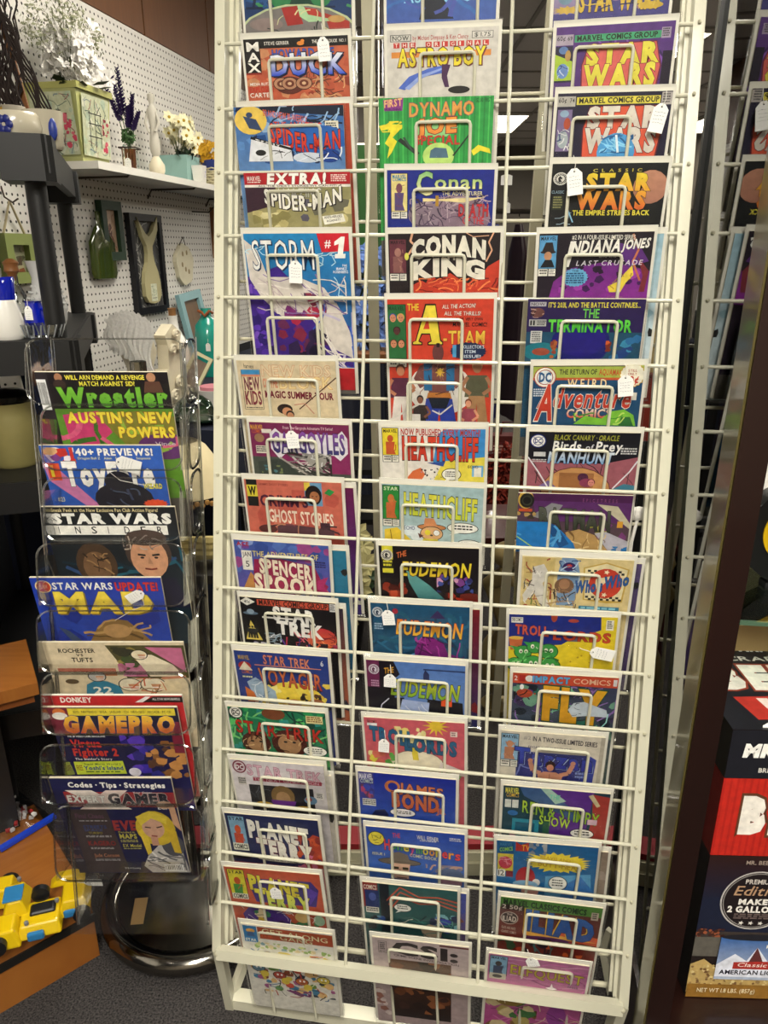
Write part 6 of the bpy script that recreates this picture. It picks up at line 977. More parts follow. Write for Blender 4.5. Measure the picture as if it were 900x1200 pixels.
# white shelf on brackets
SHZ=CZ+.262; s0=ws(wp(101,192,.2)); s1=ws(wp(275,215,.2))+.5
t=thing('wall_shelf',WM(s0,SHZ),'long white shelf on brackets against the pegboard','shelf')
MB().frame(O3,X3,-Y3,Z3,0,s1-s0,0,.22,-.022,0).build('board',mat('white_laminate','#cfccc4',.35),t)
for f in(.12,.42,.75): MB().tube([(f*(s1-s0),-.0,-.06),(f*(s1-s0),-.02,-.028),(f*(s1-s0),-.20,-.027),(f*(s1-s0),-.215,-.012)],.004,6).build('bracket',BRASSW,t)
def shp(px,off=.12): 
    P=wp(px,195,off); s=ws(P); return wpos(s,SHZ,off),((P-CAM).y*math.cos(TH)-(P-CAM).z*math.sin(TH))/FPX
def leafcluster(n,c,r,m,parent,name,seed,sz=.01,zs=1,fold=.3,flat=None):
    rn=random.Random(seed); mb=MB()
    for i in range(n):
        while 1:
            p=Vector((rn.uniform(-1,1),rn.uniform(-1,1),rn.uniform(-1,1)))
            if p.length<=1: break
        p=Vector((p.x*r[0],p.y*r[1],p.z*r[2]))+Vector(c); a=Vector((rn.uniform(-1,1),rn.uniform(-1,1),rn.uniform(-1,1))).normalized(); b=a.orthogonal().normalized(); s=sz*rn.uniform(.6,1.3)
        mb.add([p-a*s,p+b*s*.5+a.cross(b)*s*fold*.4,p+a*s,p-b*s*.5+a.cross(b)*s*fold*.4],[(0,1,2,3)])
    return tag(mb.build(name,m,parent),kind='stuff' if n>60 else None)
def flower(mb,c,r,n=5,ax=Vector((0,-1,.3)),rn=random):
    ax=ax.normalized(); a=ax.orthogonal().normalized(); b=ax.cross(a)
    for k in range(n):
        t_=2*math.pi*k/n+rn.uniform(-.2,.2); d=a*math.cos(t_)+b*math.sin(t_); e=a*math.cos(t_+1.57)+b*math.sin(t_+1.57)
        mb.add([c,c+d*r*.6+e*r*.32+ax*r*.15,c+d*r+ax*r*.1,c+d*r*.6-e*r*.32+ax*r*.15],[(0,1,2,3)])
# painted planter with bouquet
P,k=shp(90,.12); 
t=thing('painted_planter',setmat(P,WD,-WN,Z3),'sage green painted tin planter with trellis picture on the wall shelf','planter')
mb=MB(); W_=.17; mb.add([(-.075,-.07,0),(.075,-.07,0),(.075,.07,0),(-.075,.07,0),(-.095,-.085,.20),(.095,-.085,.20),(.095,.085,.20),(-.095,.085,.20)],[(0,1,2,3),(0,4,5,1),(1,5,6,2),(2,6,7,3),(3,7,4,0),(4,5,6,7)]); mb.build('body',mat('sage_tin','#a3a56a',.5,noise=.1),t)
mb=MB(); mb.frame(Vector((0,0,.2)),X3,Y3,Z3,-.1,.1,-.092,-.08,-.006,.012); mb.frame(Vector((0,0,.2)),X3,Y3,Z3,-.1,.1,.08,.092,-.006,.012)
for sx in(-1,1): mb.frame(Vector((0,0,.2)),X3,Y3,Z3,sx*.09-.006,sx*.09+.006,-.09,.09,-.006,.012)
mb.build('rim',mat('sage_rim','#9b9a55',.5),t)
def art_trellis(A):
    A.blob(30,0,0,1,1.2,['#b8c0a8','#9fae98','#c8c8b0','#a8b89a'],.1); A.stroke(30,.05,.05,.95,1.2,['#5c6c5c','#6c7c84','#8c4c4c'],.02,.25); 
    for x in(.25,.45,.65): A.line([(x,.3),(x+.02,1.0)],.02,'#3c3c34')
    for y in(.35,.55,.8): A.line([(.2,y),(.7,y)],.02,'#3c3c34')
    A.blob(12,.72,.4,.98,1.1,['#b8304c','#c85868','#8c2438'],.07)
A=Art(1,1.2,5,'#b4b898'); art_trellis(A)
A.mesh('painted_front',PRINTB,t,.14,lambda x,y,l:((x-.5)*.15,-.0885+(y/1.2)*.012-.0008-l*.00003,.185-y*.14))
A=Art(1,1.2,6,'#b4b898'); art_trellis(A)
A.mesh('painted_side',PRINTB,t,.14,lambda x,y,l:(-.0985+(y/1.2)*.016-.0008-l*.00003,(.5-x)*.14,.185-y*.14))
bq=thing('bouquet',setmat(P+Vector((0,0,.2)),WD,-WN,Z3),'white silk blossoms and airy sprigs standing in the sage planter','bouquet')
rn=random.Random(3); mb=MB()
for i in range(34):
    a=Vector((rn.uniform(-.5,.5),rn.uniform(-.4,.3),1)).normalized(); l=rn.uniform(.10,.24); q=[Vector((0,0,-.05)),a*l*.5+Vector((0,0,.0)),a*l+Vector((rn.uniform(-.03,.03),0,0))]; mb.tube(q,[.0016,.0012,.0006],4)
mb.build('stems',mat('stem_green','#5c6438',.7),bq).__setitem__('kind','stuff')
mb=MB()
for i in range(90):
    c=Vector((rn.gauss(.0,.055),rn.uniform(-.10,.03),.02+abs(rn.gauss(.06,.05)))); flower(mb,c,rn.uniform(.022,.034),5,Vector((rn.uniform(-.6,.3),-1,rn.uniform(-.2,.9))),rn)
mb.build('blossoms',mat('white_petal','#e0ddd8',.6,sheen=.3),bq).__setitem__('kind','stuff')
leafcluster(700,(0,-.01,.155),(.17,.10,.085),mat('sprig','#8c8f72',.7),bq,'sprigs',5,.009)
leafcluster(260,(-.03,-.01,.18),(.15,.09,.08),mat('sprig_pale','#bcbaa8',.7),bq,'sprig_buds',6,.004)
mb=MB()
for i in range(14):
    a=rn.uniform(0,6.28); c=Vector((.055*math.cos(a),-.03+.05*math.sin(a),rn.uniform(-.01,.02))); d=Vector((math.cos(a),-abs(math.sin(a)),.2)).normalized(); s_=d.cross(Z3).normalized(); mb.add([c,c+d*.03+s_*.02,c+d*.06,c+d*.03-s_*.02],[(0,1,2,3)])
mb.build('leaves',mat('dark_leaf','#142a14',.6),bq)
# lavender jar
P,k=shp(154,.11)
t=wthing('glass_jar',P,'square glass jar of cinnamon sticks on the wall shelf','jar')
MB().lathe([(.030,0),(.032,.01),(.032,.085),(.026,.095),(.024,.10)],4,(0,0,0),Matrix.Rotation(R(45),3,'Z')).build('glass',clear_mat('jar_glass',(.9,.9,.88),.03,.8,.05),t)
for i in range(9):
    a=2*math.pi*i/9; MB().tube([(.014*math.cos(a),.014*math.sin(a),.004),(.015*math.cos(a+.2),.015*math.sin(a+.2),.085)],.0045,6).build('cinnamon_stick',mat('cinnamon','#7c3c1c',.7),t)
MB().tube([(-.03,-.03,.088),(.03,-.03,.088),(.03,.03,.088),(-.03,.03,.088),(-.03,-.03,.088)],.003,6).build('lid_band',mat('jar_band','#2c2018',.5),t)
lv=wthing('lavender_bunch',P+Vector((0,0,.10)),'purple silk lavender spikes standing in the glass jar','flowers')
for i,(dx,l) in enumerate(((-.055,.17),(-.03,.21),(-.015,.24),(.01,.12),(.05,.10),(.025,.16))):
    tp=Vector((dx,rn.uniform(-.02,.02),l)); sp=MB().tube([(0,0,-.03),tp*.45,tp],.0016,5).build('stem',mat('stem_green2','#3c5c30',.7),lv)
    mb=MB()
    for j in range(90):
        f=.42+.58*j/90; c=tp*f; a=j*2.4; d=Vector((math.cos(a),math.sin(a),.8)).normalized(); s_=d.cross(Z3).normalized(); z_=.022*(1.15-f*.6); mb.add([c,c+d*z_*.6+s_*z_*.35,c+d*z_,c+d*z_*.6-s_*z_*.35],[(0,1,2,3)])
    mb.build('florets',mat('lavender','#33205c',.7),sp)
leafcluster(40,(0,0,.03),(.02,.02,.03),mat('stem_green2','#3c5c30',.7),lv,'foliage',8,.014)
def stag(pos,label,w=.02,h=.028,rot=0,grp=None): return price_tag(pos,Vector((.98,-.19,0)),Z3,Vector((-.19,-.98,0)),label,w,h,rot,grp=grp)
stag(P+Vector((.0,-.035,.05)),'white price tag against the jar of cinnamon sticks',.024,.03)
# white statuette
P,k=shp(184,.10); t=wthing('statuette',P,'slim off white figurine on a round pedestal on the wall shelf','figurine')
MB().lathe([(.03,0),(.032,.012),(.024,.02),(.030,.035),(.030,.055),(.018,.075),(.012,.085)],16).build('pedestal',IVORY,t,True)
MB().lathe([(.012,.085),(.019,.10),(.021,.125),(.016,.16),(.013,.19),(.019,.225),(.020,.245),(.009,.262),(.008,.27),(.014,.282),(.013,.297),(0,.305)],14).build('figure',mat('pale_stone','#b8b4a8',.6),t,True)
MB().tube([(.016,-.005,.24),(.026,-.015,.20),(.012,-.022,.17)],.005,6).build('arm',MATS['pale_stone'],t,True); MB().tube([(-.016,-.005,.24),(-.026,-.012,.20),(-.012,-.02,.165)],.005,6).build('arm',MATS['pale_stone'],t,True)
# aqua pot with daisies
P,k=shp(211,.11); t=thing('aqua_pot',setmat(P,WD,-WN,Z3),'square pale aqua flower pot on the wall shelf','flower pot')
mb=MB(); mb.add([(-.05,-.05,0),(.05,-.05,0),(.05,.05,0),(-.05,.05,0),(-.06,-.06,.105),(.06,-.06,.105),(.06,.06,.105),(-.06,.06,.105),(-.054,-.054,.105),(.054,-.054,.105),(.054,.054,.105),(-.054,.054,.105),(-.05,-.05,.09),(.05,-.05,.09),(.05,.05,.09),(-.05,.05,.09)],[(0,1,2,3),(0,4,5,1),(1,5,6,2),(2,6,7,3),(3,7,4,0),(4,8,9,5),(5,9,10,6),(6,10,11,7),(7,11,8,4),(8,12,13,9),(9,13,14,10),(10,14,15,11),(11,15,12,8),(12,13,14,15)]); mb.build('pot',mat('aqua_glaze','#86aaa4',.4),t)
dz=thing('daisies',setmat(P+Vector((0,0,.10)),WD,-WN,Z3),'white and pale yellow silk daisies in the aqua pot','flowers')
mb=MB(); mc=MB(); ms=MB()
for i in range(20):
    c=Vector((rn.uniform(-.07,.075),rn.uniform(-.07,.03),rn.uniform(.03,.15))); ax=Vector((rn.uniform(-.8,.2),-1,rn.uniform(-.1,.7))); flower(mb,c,.03,7,ax,rn); mc.ball(c+ax.normalized()*.003,.006,6,4); ms.tube([(0,0,-.02),c*.5,c],.0014,4)
mb.build('petals',mat('cream_petal','#d8d3b0',.6),dz); tag(mc.build('flower_centres',mat('yellow_centre','#a88a1c',.7),dz),kind='stuff'); ms.build('stems',MATS['stem_green'],dz)
leafcluster(50,(0,-.03,.01),(.07,.04,.025),MATS['dark_leaf'],dz,'leaves',9,.022)
P2,k=shp(233,.19); t=thing('mini_pot',setmat(P2,WD,-WN,Z3),'little white pot with a blue sprig print in front of the aqua pot','flower pot')
mb=MB(); mb.lathe([(.026,0),(.032,.07),(.029,.07),(.026,.06)],4,(0,0,0),Matrix.Rotation(R(45),3,'Z')); mb.build('pot',WHT,t)
A=Art(1,1.6,3,None); A.up(); A.stroke(10,.25,.3,.75,1.3,['#3c4c9c','#5c6cb0','#8c8cc0'],.05,.4); A.mesh('sprig_print',PRINTB,t,.03,lambda x,y,l:((x-.5)*.03,-.0235-(1-y/1.6)*.0035-.0006-l*.00001,.062-y*.032))
# basket with yellow flowers
P,k=shp(256,.11); t=wthing('wicker_basket',P,'cream wicker basket at the far end of the wall shelf','basket')
for i in range(9): 
    r_=.06+.0012*i; MB().tube([(r_*math.cos(a),r_*math.sin(a),.006+i*.011+.002*(1 if (j+i)%2 else -1)) for j,a in enumerate([2*math.pi*q/24 for q in range(25)])],.0058,5).build('wicker_row',mat('cream_wicker','#bdb493',.7),t)
MB().lathe([(.0,.003),(.058,.003),(.068,.1)],24,cap=False).build('lining',mat('wicker_inner','#8c8468',.8),t)
MB().lathe([(.072,.085),(.074,.1),(.072,.125),(.066,.13)],24,cap=False).build('ribbon',mat('blue_ribbon','#1c2c6c',.6),t)
yf=wthing('yellow_flowers',P+Vector((0,0,.12)),'golden yellow silk flowers filling the cream basket','flowers')
mb=MB()
for i in range(30): flower(mb,Vector((rn.uniform(-.075,.06),rn.uniform(-.06,.03),rn.uniform(.0,.08))),.026,6,Vector((rn.uniform(-.8,.2),-1,.4)),rn)
mb.build('petals',mat('yellow_petal','#c8981c',.6),yf); leafcluster(50,(0,0,.0),(.075,.06,.02),MATS['dark_leaf'],yf,'leaves',10,.016)
# things hung on the pegboard
def art_green(A): A.blob(16,0,0,1,2,['#6c6c4c','#8c8c6c','#4c4c34','#a8a080'],.2); A.p([(.2,1.0),(.8,.9),(.9,1.1),(.3,1.2)],'#7c4424'); A.p([(.3,.8),(.7,.4),(.75,.8)],'#4c3c2c')
t,W_,H_=picture('picture_frame',5,273,48,331,GREENP,.03,.032,'light sage frame hanging by a ribbon at the far left',art=art_green,bg='#8c8c70',seed=2)
MB().tube([(-W_*.35,-.012,H_),(-.01,-.02,H_+.09),(W_*.35,-.012,H_)],.004,5).build('ribbon',mat('linen_ribbon','#a89c7c',.8),t)
MB().tube([(-.01,0,H_+.13),(-.01,-.006,H_+.10),(-.01,-.03,H_+.085),(-.01,-.05,H_+.095)],.0028,6).build('peg_hook',BRASSW,t)
picture('picture_frame',118,234,149,305,DKG,.025,.03,'small dark green frame with a red haired figure beside the black post',art=lambda A:(A.e(.5,1.6,.3,.5,'#7c4434'),A.e(.5,.9,.15,.3,'#5c342c'),A.stroke(14,.1,.2,.9,2.3,['#8c5c44','#c8a888'],.06,.5)),bg='#b89c84',seed=3)
def art_tail(A): A.stroke(140,0,0,1,2.4,['#6c6c6c','#9c9c98','#2c2c2c','#484848'],.025,.35)
t,W_,H_=picture('picture_frame',151,249,199,364,mat('black_frame','#0e0f14',.35),.022,.026,'large black frame with a pale fish tail shaped board on dark print',art=art_tail,bg='#3a3a3a',seed=4)
mb=MB(); TP=[(-.30,.93),(-.36,.98),(-.12,.82),(0,.78),(.16,.84),(.36,1.0),(.34,.86),(.2,.74),(.1,.68),(.09,.6),(.13,.5),(.22,.4),(.27,.28),(.27,.14),(.18,.07),(0,.05),(-.2,.07),(-.29,.14),(-.29,.28),(-.24,.4),(-.13,.5),(-.09,.6),(-.1,.68),(-.22,.78)]
mb.prism([(x*W_*.9,.02+y*H_*.93) for x,y in TP],O3,X3,Z3,Y3,-.026,-.010); mb.build('tail_board',mat('tail_board','#a8a078',.5),t)
A=Art(1,1.5,8,'#c8ccb4'); A.stroke(14,.1,.2,.9,1.0,['#4c6c4c','#6c8c6c'],.04,.4); A.r(.1,1.2,.9,1.25,'#555'); A.mesh('board_label',PRINTB,t,.045,lambda x,y,l:((x-.5)*.05,-.0268-l*.00001,.115-y*.045))
P=wp(213,310,.02); t=thing('wall_plaque',setmat(P,WD,-WN,Z3),'ragged oval ivory plaque hanging right of the black frame','wall plaque')
mb=MB(); mb.prism([(.082*math.cos(a)*(1+.08*math.sin(5*a)),.085*math.sin(a)*(1+.05*math.cos(7*a))) for a in [2*math.pi*i/40 for i in range(40)]],O3,X3,Z3,Y3,-.018,0); mb.build('slab',mat('ivory_plaque','#c4bda4',.6,noise=.1,nscale=40),t)
for x,z in((-.02,.045),(.02,.05),(.0,-.02),(.03,-.03),(-.03,.0)): MB().ball((x,-.018,z),.008,8,5,(1,.4,1.4)).build('relief',mat('plaque_relief','#8c7c5c',.6),t,True)
mb=MB(); mb.tube([(-.03,-.01,.08),(0,-.016,.115),(.03,-.01,.08)],.002,5); mb.build('hanging_wire',BRASSW,t)
picture('picture_frame',250,243,275,302,WOODB,.02,.02,'brown wooden frame half hidden by the rack post',bg='#c8c0b0',seed=5)
for a,b in((222,247),(238,246)):
    pass
P=wp(225,248,.02); MBt=MB().tube([wpos(ws(P),P.z,.02)-P,wpos(ws(P),P.z-.004,.10)-P,wpos(ws(P),P.z+.022,.13)-P],.003,6); h_=wthing('peg_hook',P,'empty steel peg hook right of the black frame','hook'); MBt.build('rod',BRASSW,h_)
t=thing('flattened_bottle',WM(ws(wp(117,300)),wp(117,328).z),'slumped olive green bottle hung behind the black post','bottle')
MB().lathe([(.0,0),(.05,.004),(.058,.02),(.056,.11),(.03,.15),(.016,.165),(.015,.195),(.018,.2)],18,(0,-.014,0),Matrix.Diagonal((1.5,.22,1.15))).build('glass',mat('olive_glass','#39461a',.08,coat=1),t,True)
# ---------------------------------------------------------------- black plastic shelving at the left
F1=at_z(67,395,1.5); F2=at_z(92,365,2.1)
dpt=Vector((F2.x-F1.x,F2.y-F1.y,0)); dl=dpt.length; dpt.normalize(); lft=Vector((-dpt.y,dpt.x,0)); lft=lft if lft.x<0 else -lft
ZS1=CZ+.203; ZS0=CZ-.163; OR=Vector((F1.x,F1.y,0))
t=thing('plastic_shelving',setmat(OR,-lft,dpt,Z3),'black plastic shelving unit cut off by the left edge','shelving')
ZS2=CZ-.445
MB().frame(O3,X3,Y3,Z3,-.28,.02,dl-.01,dl,.02,ZS0-.1).build('back_cloth',NAVY,t)  # cloth sheet added to keep the view behind the shelves dark
for zt,nm in((ZS1,'top_shelf'),(ZS0,'lower_shelf'),(ZS2,'third_shelf'),(.42,'bottom_shelf')):
    mb=MB(); mb.frame(O3,X3,Y3,Z3,-.29,.028,-.045,dl+.04,zt-.02,zt); 
    mb.build(nm,BLK,t)
    mb=MB(); mb.frame(O3,X3,Y3,Z3,-.29,.024,-.05,-.035,zt-.066,zt-.001); mb.frame(O3,X3,Y3,Z3,.016,.034,-.05,dl+.045,zt-.066,zt-.001); mb.build('shelf_lip',BLK,t)
    mb=MB(); mb.prism([(-.05,-.055),(.025,-.055),(.042,-.04),(.042,.05),(-.05,.05)],Vector((0,0,zt)),X3,Y3,Z3,-.080,-.002); mb.build('corner_socket',BLK,t)
    mb=MB(); mb.prism([(-.05,dl-.05),(.042,dl-.05),(.042,dl+.03),(.025,dl+.05),(-.05,dl+.05)],Vector((0,0,zt)),X3,Y3,Z3,-.080,-.002); mb.build('corner_socket',BLK,t)
for y in(0,dl):
    for x in(0,-.25): MB().lathe([(.0195,0),(.0195,ZS1-.07)],14,(x,y,0.0)).build('post',BLK,t,True)
sh=lambda px,py,zc,zt: (lambda P: Vector((P.x,P.y,zt)))(at_z(px,py,zc))
# on the top shelf
P=sh(20,165,1.52,ZS1); t=wthing('flower_bowl',P,'cream bowl with a blue painted flower at the end of the top black shelf','bowl')
MB().lathe([(.03,0),(.046,.012),(.053,.035),(.050,.055),(.046,.062),(.043,.055),(.045,.035),(.03,.01)],24,cap=False).build('bowl',mat('cream_glaze','#bdb5a0',.25,coat=.5),t,True)
mb=MB()
for k_ in range(6):
    a=k_*1.047; c=Vector((.002+.011*math.cos(a),-.0535,.035+.011*math.sin(a))); mb.ball(c,.008,8,4,(1,.25,1))
mb.build('painted_flower',mat('cobalt_paint','#16206c',.4),t,True)
P=sh(54,165,1.56,ZS1); t=wthing('mug',P,'cream mug with a blue oval crest behind the flower bowl','mug')
MB().lathe([(.03,0),(.034,.006),(.038,.05),(.040,.072),(.037,.072),(.034,.03),(.028,.008)],24,cap=False).build('body',MATS['cream_glaze'],t,True)
MB().ball((.026,-.024,.036),.016,12,6,(.62,.5,1.4)).build('crest',mat('crest_blue','#2a3c8c',.4,noise=.5,nscale=200),t,True)
MB().tube([(-.03,-.02,.06),(-.05,-.035,.05),(-.05,-.035,.025),(-.03,-.02,.014)],.005,8).build('handle',MATS['cream_glaze'],t,True)
P=sh(18,160,1.66,ZS1); t=wthing('twig_bundle',P,'tall bundle of dark curly twigs at the left edge','dried twigs')
MB().lathe([(.03,0),(.035,.08),(.03,.1)],14).build('pot',mat('twig_pot','#8c8474',.6),t,True)
rn=random.Random(12)
for i in range(30):
    x0=rn.uniform(-.02,.02); tx=rn.uniform(-.11,.045) if i%4 else rn.uniform(.02,.10); l=rn.uniform(.25,.48); q=[]
    for j in range(14):
        f=j/13; q.append((x0+(tx if i%4 else -.06)*(1-f) * .0 + x0*f + (-tx*.3)*f*0 + (-.03+tx)*f*.7+.006*math.sin(j*2.1+i),-.02*f+.006*math.cos(j*1.7+i)+rn.uniform(-.02,.02)*0,.06+l*f))
    MB().tube(q,[.0028*(1-.5*j/13) for j in range(14)],5).build('twig',mat('twig_bark','#221612',.8),t)
for i in range(7):
    q=[]; x1=.03+i*.006
    for j in range(16): f=j/15; q.append((-.03+.075*f+x1*f+.004*math.sin(j*2+i),-.03,.42-.36*f+.004*math.cos(j*1.6)))
    MB().tube(q,.0022,5).build('drooping_twig',MATS['twig_bark'],t)
MB().frame(Vector((.0,.0,.05)),Vector((1,0,0)),Y3,Vector((-.16,0,1)).normalized(),.03,.042,.01,.016,0,.4).build('slat',WOODB,t)
leafcluster(110,(-.02,-.05,.075),(.05,.03,.018),mat('dried_yellow','#a8801c',.8),t,'dried_flowers',13,.008)
# on the lower shelf
P=sh(8,388,1.47,ZS0); t=wthing('pitcher',P,'white pitcher with a cobalt blue top at the left edge','pitcher')
MB().lathe([(.030,0),(.036,.01),(.033,.04),(.025,.075)],20).build('body',WHT,t,True); MB().lathe([(.025,.075),(.026,.085),(.028,.115),(.026,.118)],20).build('collar',COB,t,True)
P=sh(42,378,1.52,ZS0); t=wthing('cobalt_vase',P,'small cobalt glass vase wearing a price tag on the lower black shelf','vase')
MB().lathe([(.018,0),(.021,.01),(.023,.03),(.017,.052),(.016,.066),(.019,.07)],18).build('glass',COB,t,True); MB().tube([(.018,-.006,.055),(.034,-.008,.045),(.03,-.008,.025),(.02,-.006,.015)],.004,8).build('handle',COB,t,True)
stag(P+Vector((.0,-.026,.058)),'white price tag on the small cobalt vase',.017,.024)
CG=clear_mat('clear_cut_glass',(.86,.88,.86),.04,.9,.10)
P=sh(24,384,1.62,ZS0); t=wthing('corked_bottle',P,'clear bottle with a wooden stopper between the blue pieces','bottle')
MB().lathe([(.022,0),(.026,.01),(.028,.05),(.022,.075),(.010,.10),(.010,.115)],16).build('glass',CG,t,True); MB().lathe([(.008,.105),(.010,.118),(.016,.125),(.014,.135),(.017,.142),(.006,.15)],10).build('stopper',WOODB,t,True)
P=sh(60,382,1.66,ZS0); t=wthing('hobnail_vase',P,'white hobnail milk glass vase behind the crystal','vase')
MB().lathe([(.028,0),(.036,.02),(.040,.05),(.030,.085),(.026,.11),(.036,.145),(.034,.145)],20).build('body',mat('milk_glass','#c4c4c2',.2,coat=.6),t,True)
mb=MB()
for j in range(8):
    for i in range(16):
        z=.02+j*.012; r_=.039-.00012*(j-3)**2*10; a=2*math.pi*(i+.5*(j%2))/16; mb.ball((r_*math.cos(a),r_*math.sin(a),z),.003,5,3)
tag(mb.build('hobnails',MATS['milk_glass'],t,True),kind='stuff')
P=sh(50,388,1.48,ZS0); t=wthing('crystal_dish',P,'oval cut crystal dish on the edge of the lower black shelf','dish')
MB().lathe([(.02,0),(.038,.004),(.045,.028),(.042,.028),(.035,.008)],18,(0,0,0),Matrix.Diagonal((1,.7,1)),cap=False).build('dish',CG,t)
mb=MB()
for i in range(18): a=2*math.pi*i/18; mb.tube([(.036*math.cos(a),.026*math.sin(a),.004),(.045*math.cos(a+.1),.032*math.sin(a+.1),.028)],.0016,4)
mb.build('cut_ridges',mat('crystal_edge','#b8bcc0',.1,metal=.6),t)
P=sh(60,384,1.55,ZS0); t=wthing('crystal_shell',P,'fan shaped cut crystal ornament behind the dish','ornament')
for i in range(9):
    a=R(20+i*17.5); MB().tube([(0,0,.005),(.03*math.cos(a),0,.005+.045*math.sin(a))],[.003,.005],5).build('rib',mat('crystal_rib','#a0a0a4',.12,metal=.5),t)
# ---------------------------------------------------------------- navy covered table by the wall and what stands on it
TZ=CZ-.50
ta=at_h(-40,520,TZ); 
t=wthing('cloth_table',(-1.05,2.75,0),'table under a navy cloth along the pegboard wall','table')
TM=Matrix.Translation(-Vector((-1.05,2.75,0)))
def tb(u0,u1,off0,off1,z0,z1,name,m,par=t,T0=Vector((-1.05,2.75,0))):
    mb=MB(); mb.frame(Vector((WO.x,WO.y,0))-T0,WD,WN,Z3,u0,u1,off0,off1,z0,z1); return mb.build(name,m,par)
tb(-.2,2.6,.05,.72,TZ-.02,TZ,'tabletop',NAVY); 
mb=MB(); n_=60; T0=Vector((-1.05,2.75,0)); B0=Vector((WO.x,WO.y,0))-T0; vs=[];fs=[]
for i in range(n_+1):
    s_=-.2+2.8*i/n_
    for z,o in((TZ-.002,.72),(TZ-.3,.73+.008*math.sin(i*1.1)),(TZ-.82,.74+.02*math.sin(i*1.1))): vs.append(B0+WD*s_+WN*o+Z3*z)
for i in range(n_):
    for j in range(2): fs.append((i*3+j,i*3+j+1,(i+1)*3+j+1,(i+1)*3+j))
mb.add(vs,fs); mb.build('cloth_front',NAVY,t,True)
mb=MB(); mb.frame(B0,WD,WN,Z3,-.21,-.20,.05,.72,.05,TZ); mb.build('cloth_end',NAVY,t)
for s_ in(-.12,2.5):
    for o in(.12,.55): mb=MB(); mb.frame(B0,WD,WN,Z3,s_-.02,s_+.02,o-.02,o+.02,0,TZ-.02); mb.build('leg',mat('table_leg','#1c1a1a',.5),t)
tp=lambda px,py:at_h(px,py,TZ)
# lace covered ivory ornaments
P=tp(135,462); P=wpos(ws(wp(135,400,.22)),TZ,.30); t=wthing('lace_draped_stand',P,'ivory stand draped with pale lace behind the clear magazine stand','ornament'); t.scale=(.85,.85,.78)
MB().lathe([(.075,0),(.08,.02),(.055,.05),(.05,.18),(.07,.24),(.05,.32),(.03,.37),(0,.38)],14).build('stand',IVORY,t,True)
mb=MB(); rn=random.Random(2); vs=[];fs=[]; n_,m_=26,12
for i in range(n_+1):
    for j in range(m_+1):
        f=i/n_; g=j/m_; vs.append(Vector((-.09+.17*f+.01*math.sin(g*9),-.085-.008*math.sin(f*60)*g,.38+.04*math.sin(f*3.14)-.30*g*(.4+.6*f)+.006*math.sin(f*50+g*5))))
for i in range(n_):
    for j in range(m_): fs.append((i*(m_+1)+j,i*(m_+1)+j+1,(i+1)*(m_+1)+j+1,(i+1)*(m_+1)+j))
mb.add(vs,fs); mb.build('lace',mat('lace','#d8d5d0',.8,noise=.2,nscale=120,bump=.6,bscale=80),t,True)
P=wpos(ws(wp(178,400,.3)),TZ,.36); t=thing('ornate_plaque',setmat(P,WD,-WN,Z3),'ornate ivory scrollwork corbel left of the white bottle','ornament'); t.scale=(1,1,.8)
MB().frame(O3,X3,Y3,Z3,-.075,.075,-.02,.03,0,.16).build('block',IVORY,t)
MB().prism([(-.05,.16),(.05,.16),(.045,.26),(.06,.3),(.0,.34),(-.06,.3),(-.045,.26)],O3,X3,Z3,Y3,-.02,.02).build('crest',IVORY,t)
for x,z,r_ in((-.045,.05,.028),(.045,.05,.028),(0,.10,.03),(-.03,.24,.022),(.03,.24,.022),(0,.3,.018)):
    MB().tube([(x+r_*(1-i/14)*math.cos(i*.8),-.03,z+r_*(1-i/14)*math.sin(i*.8)) for i in range(13)],.006,6).build('scroll',IVORY,t,True)
P=tp(209,447); t=wthing('white_bottle',P,'white painted bottle with a cork and green leaf print','bottle')
MB().lathe([(.052,0),(.056,.01),(.054,.13),(.045,.17),(.022,.21),(.018,.25),(.021,.262),(.0,.262)],20).build('body',WHT,t,True); MB().lathe([(.015,.25),(.015,.285),(.018,.29),(0,.292)],10).build('cork',mat('cork','#8c6238',.8),t,True)
leafcluster(26,(.01,-.056,.06),(.028,.004,.035),mat('leaf_print','#5c6440',.6),t,'leaf_print',3,.012)
for dx in(-.05,-.035): 
    pass
P=wpos(ws(wp(236,440,.08)),TZ,.10); t=thing('leaning_frame',setmat(P,WD,-WN,Z3)@Matrix.Rotation(R(-9),4,'X')@Matrix.Rotation(R(-4),4,'Y'),'pale aqua frame leaning against the pegboard','picture frame'); t.scale=(.86,1,.84)
AQ=mat('aqua_paint','#7fa3a8',.5,noise=.1)
for a,b,c,d in((-.13,.13,0,.04),(-.13,.13,.36,.40),(-.13,-.09,.04,.36),(.09,.13,.04,.36)): MB().frame(O3,X3,Y3,Z3,a,b,-.02,0,c,d).build('frame_side',AQ,t)
MB().frame(O3,X3,Y3,Z3,-.09,.09,-.006,0,.04,.36).build('panel',grainmat('weathered_panel','#54402f','#7a6148',(9,9,1)),t)
P=tp(247,440); t=wthing('teal_bottle',P,'tall teal glazed bottle with a bow in front of the aqua frame','bottle')
MB().lathe([(.05,0),(.054,.01),(.056,.16),(.05,.21),(.03,.235),(.02,.25),(.022,.28),(.0,.28)],20).build('body',mat('teal_glaze','#1f8c7c',.25,coat=.6),t,True)
MB().tube([(-.03,-.01,.27),(-.01,-.025,.262),(.0,-.03,.25),(.02,-.025,.27),(.03,-.01,.26)],.006,6).build('bow',mat('rust_bow','#8a4a24',.7),t,True)
stag(P+Vector((.012,-.06,.14)),'white price tag on the teal bottle',.02,.03)
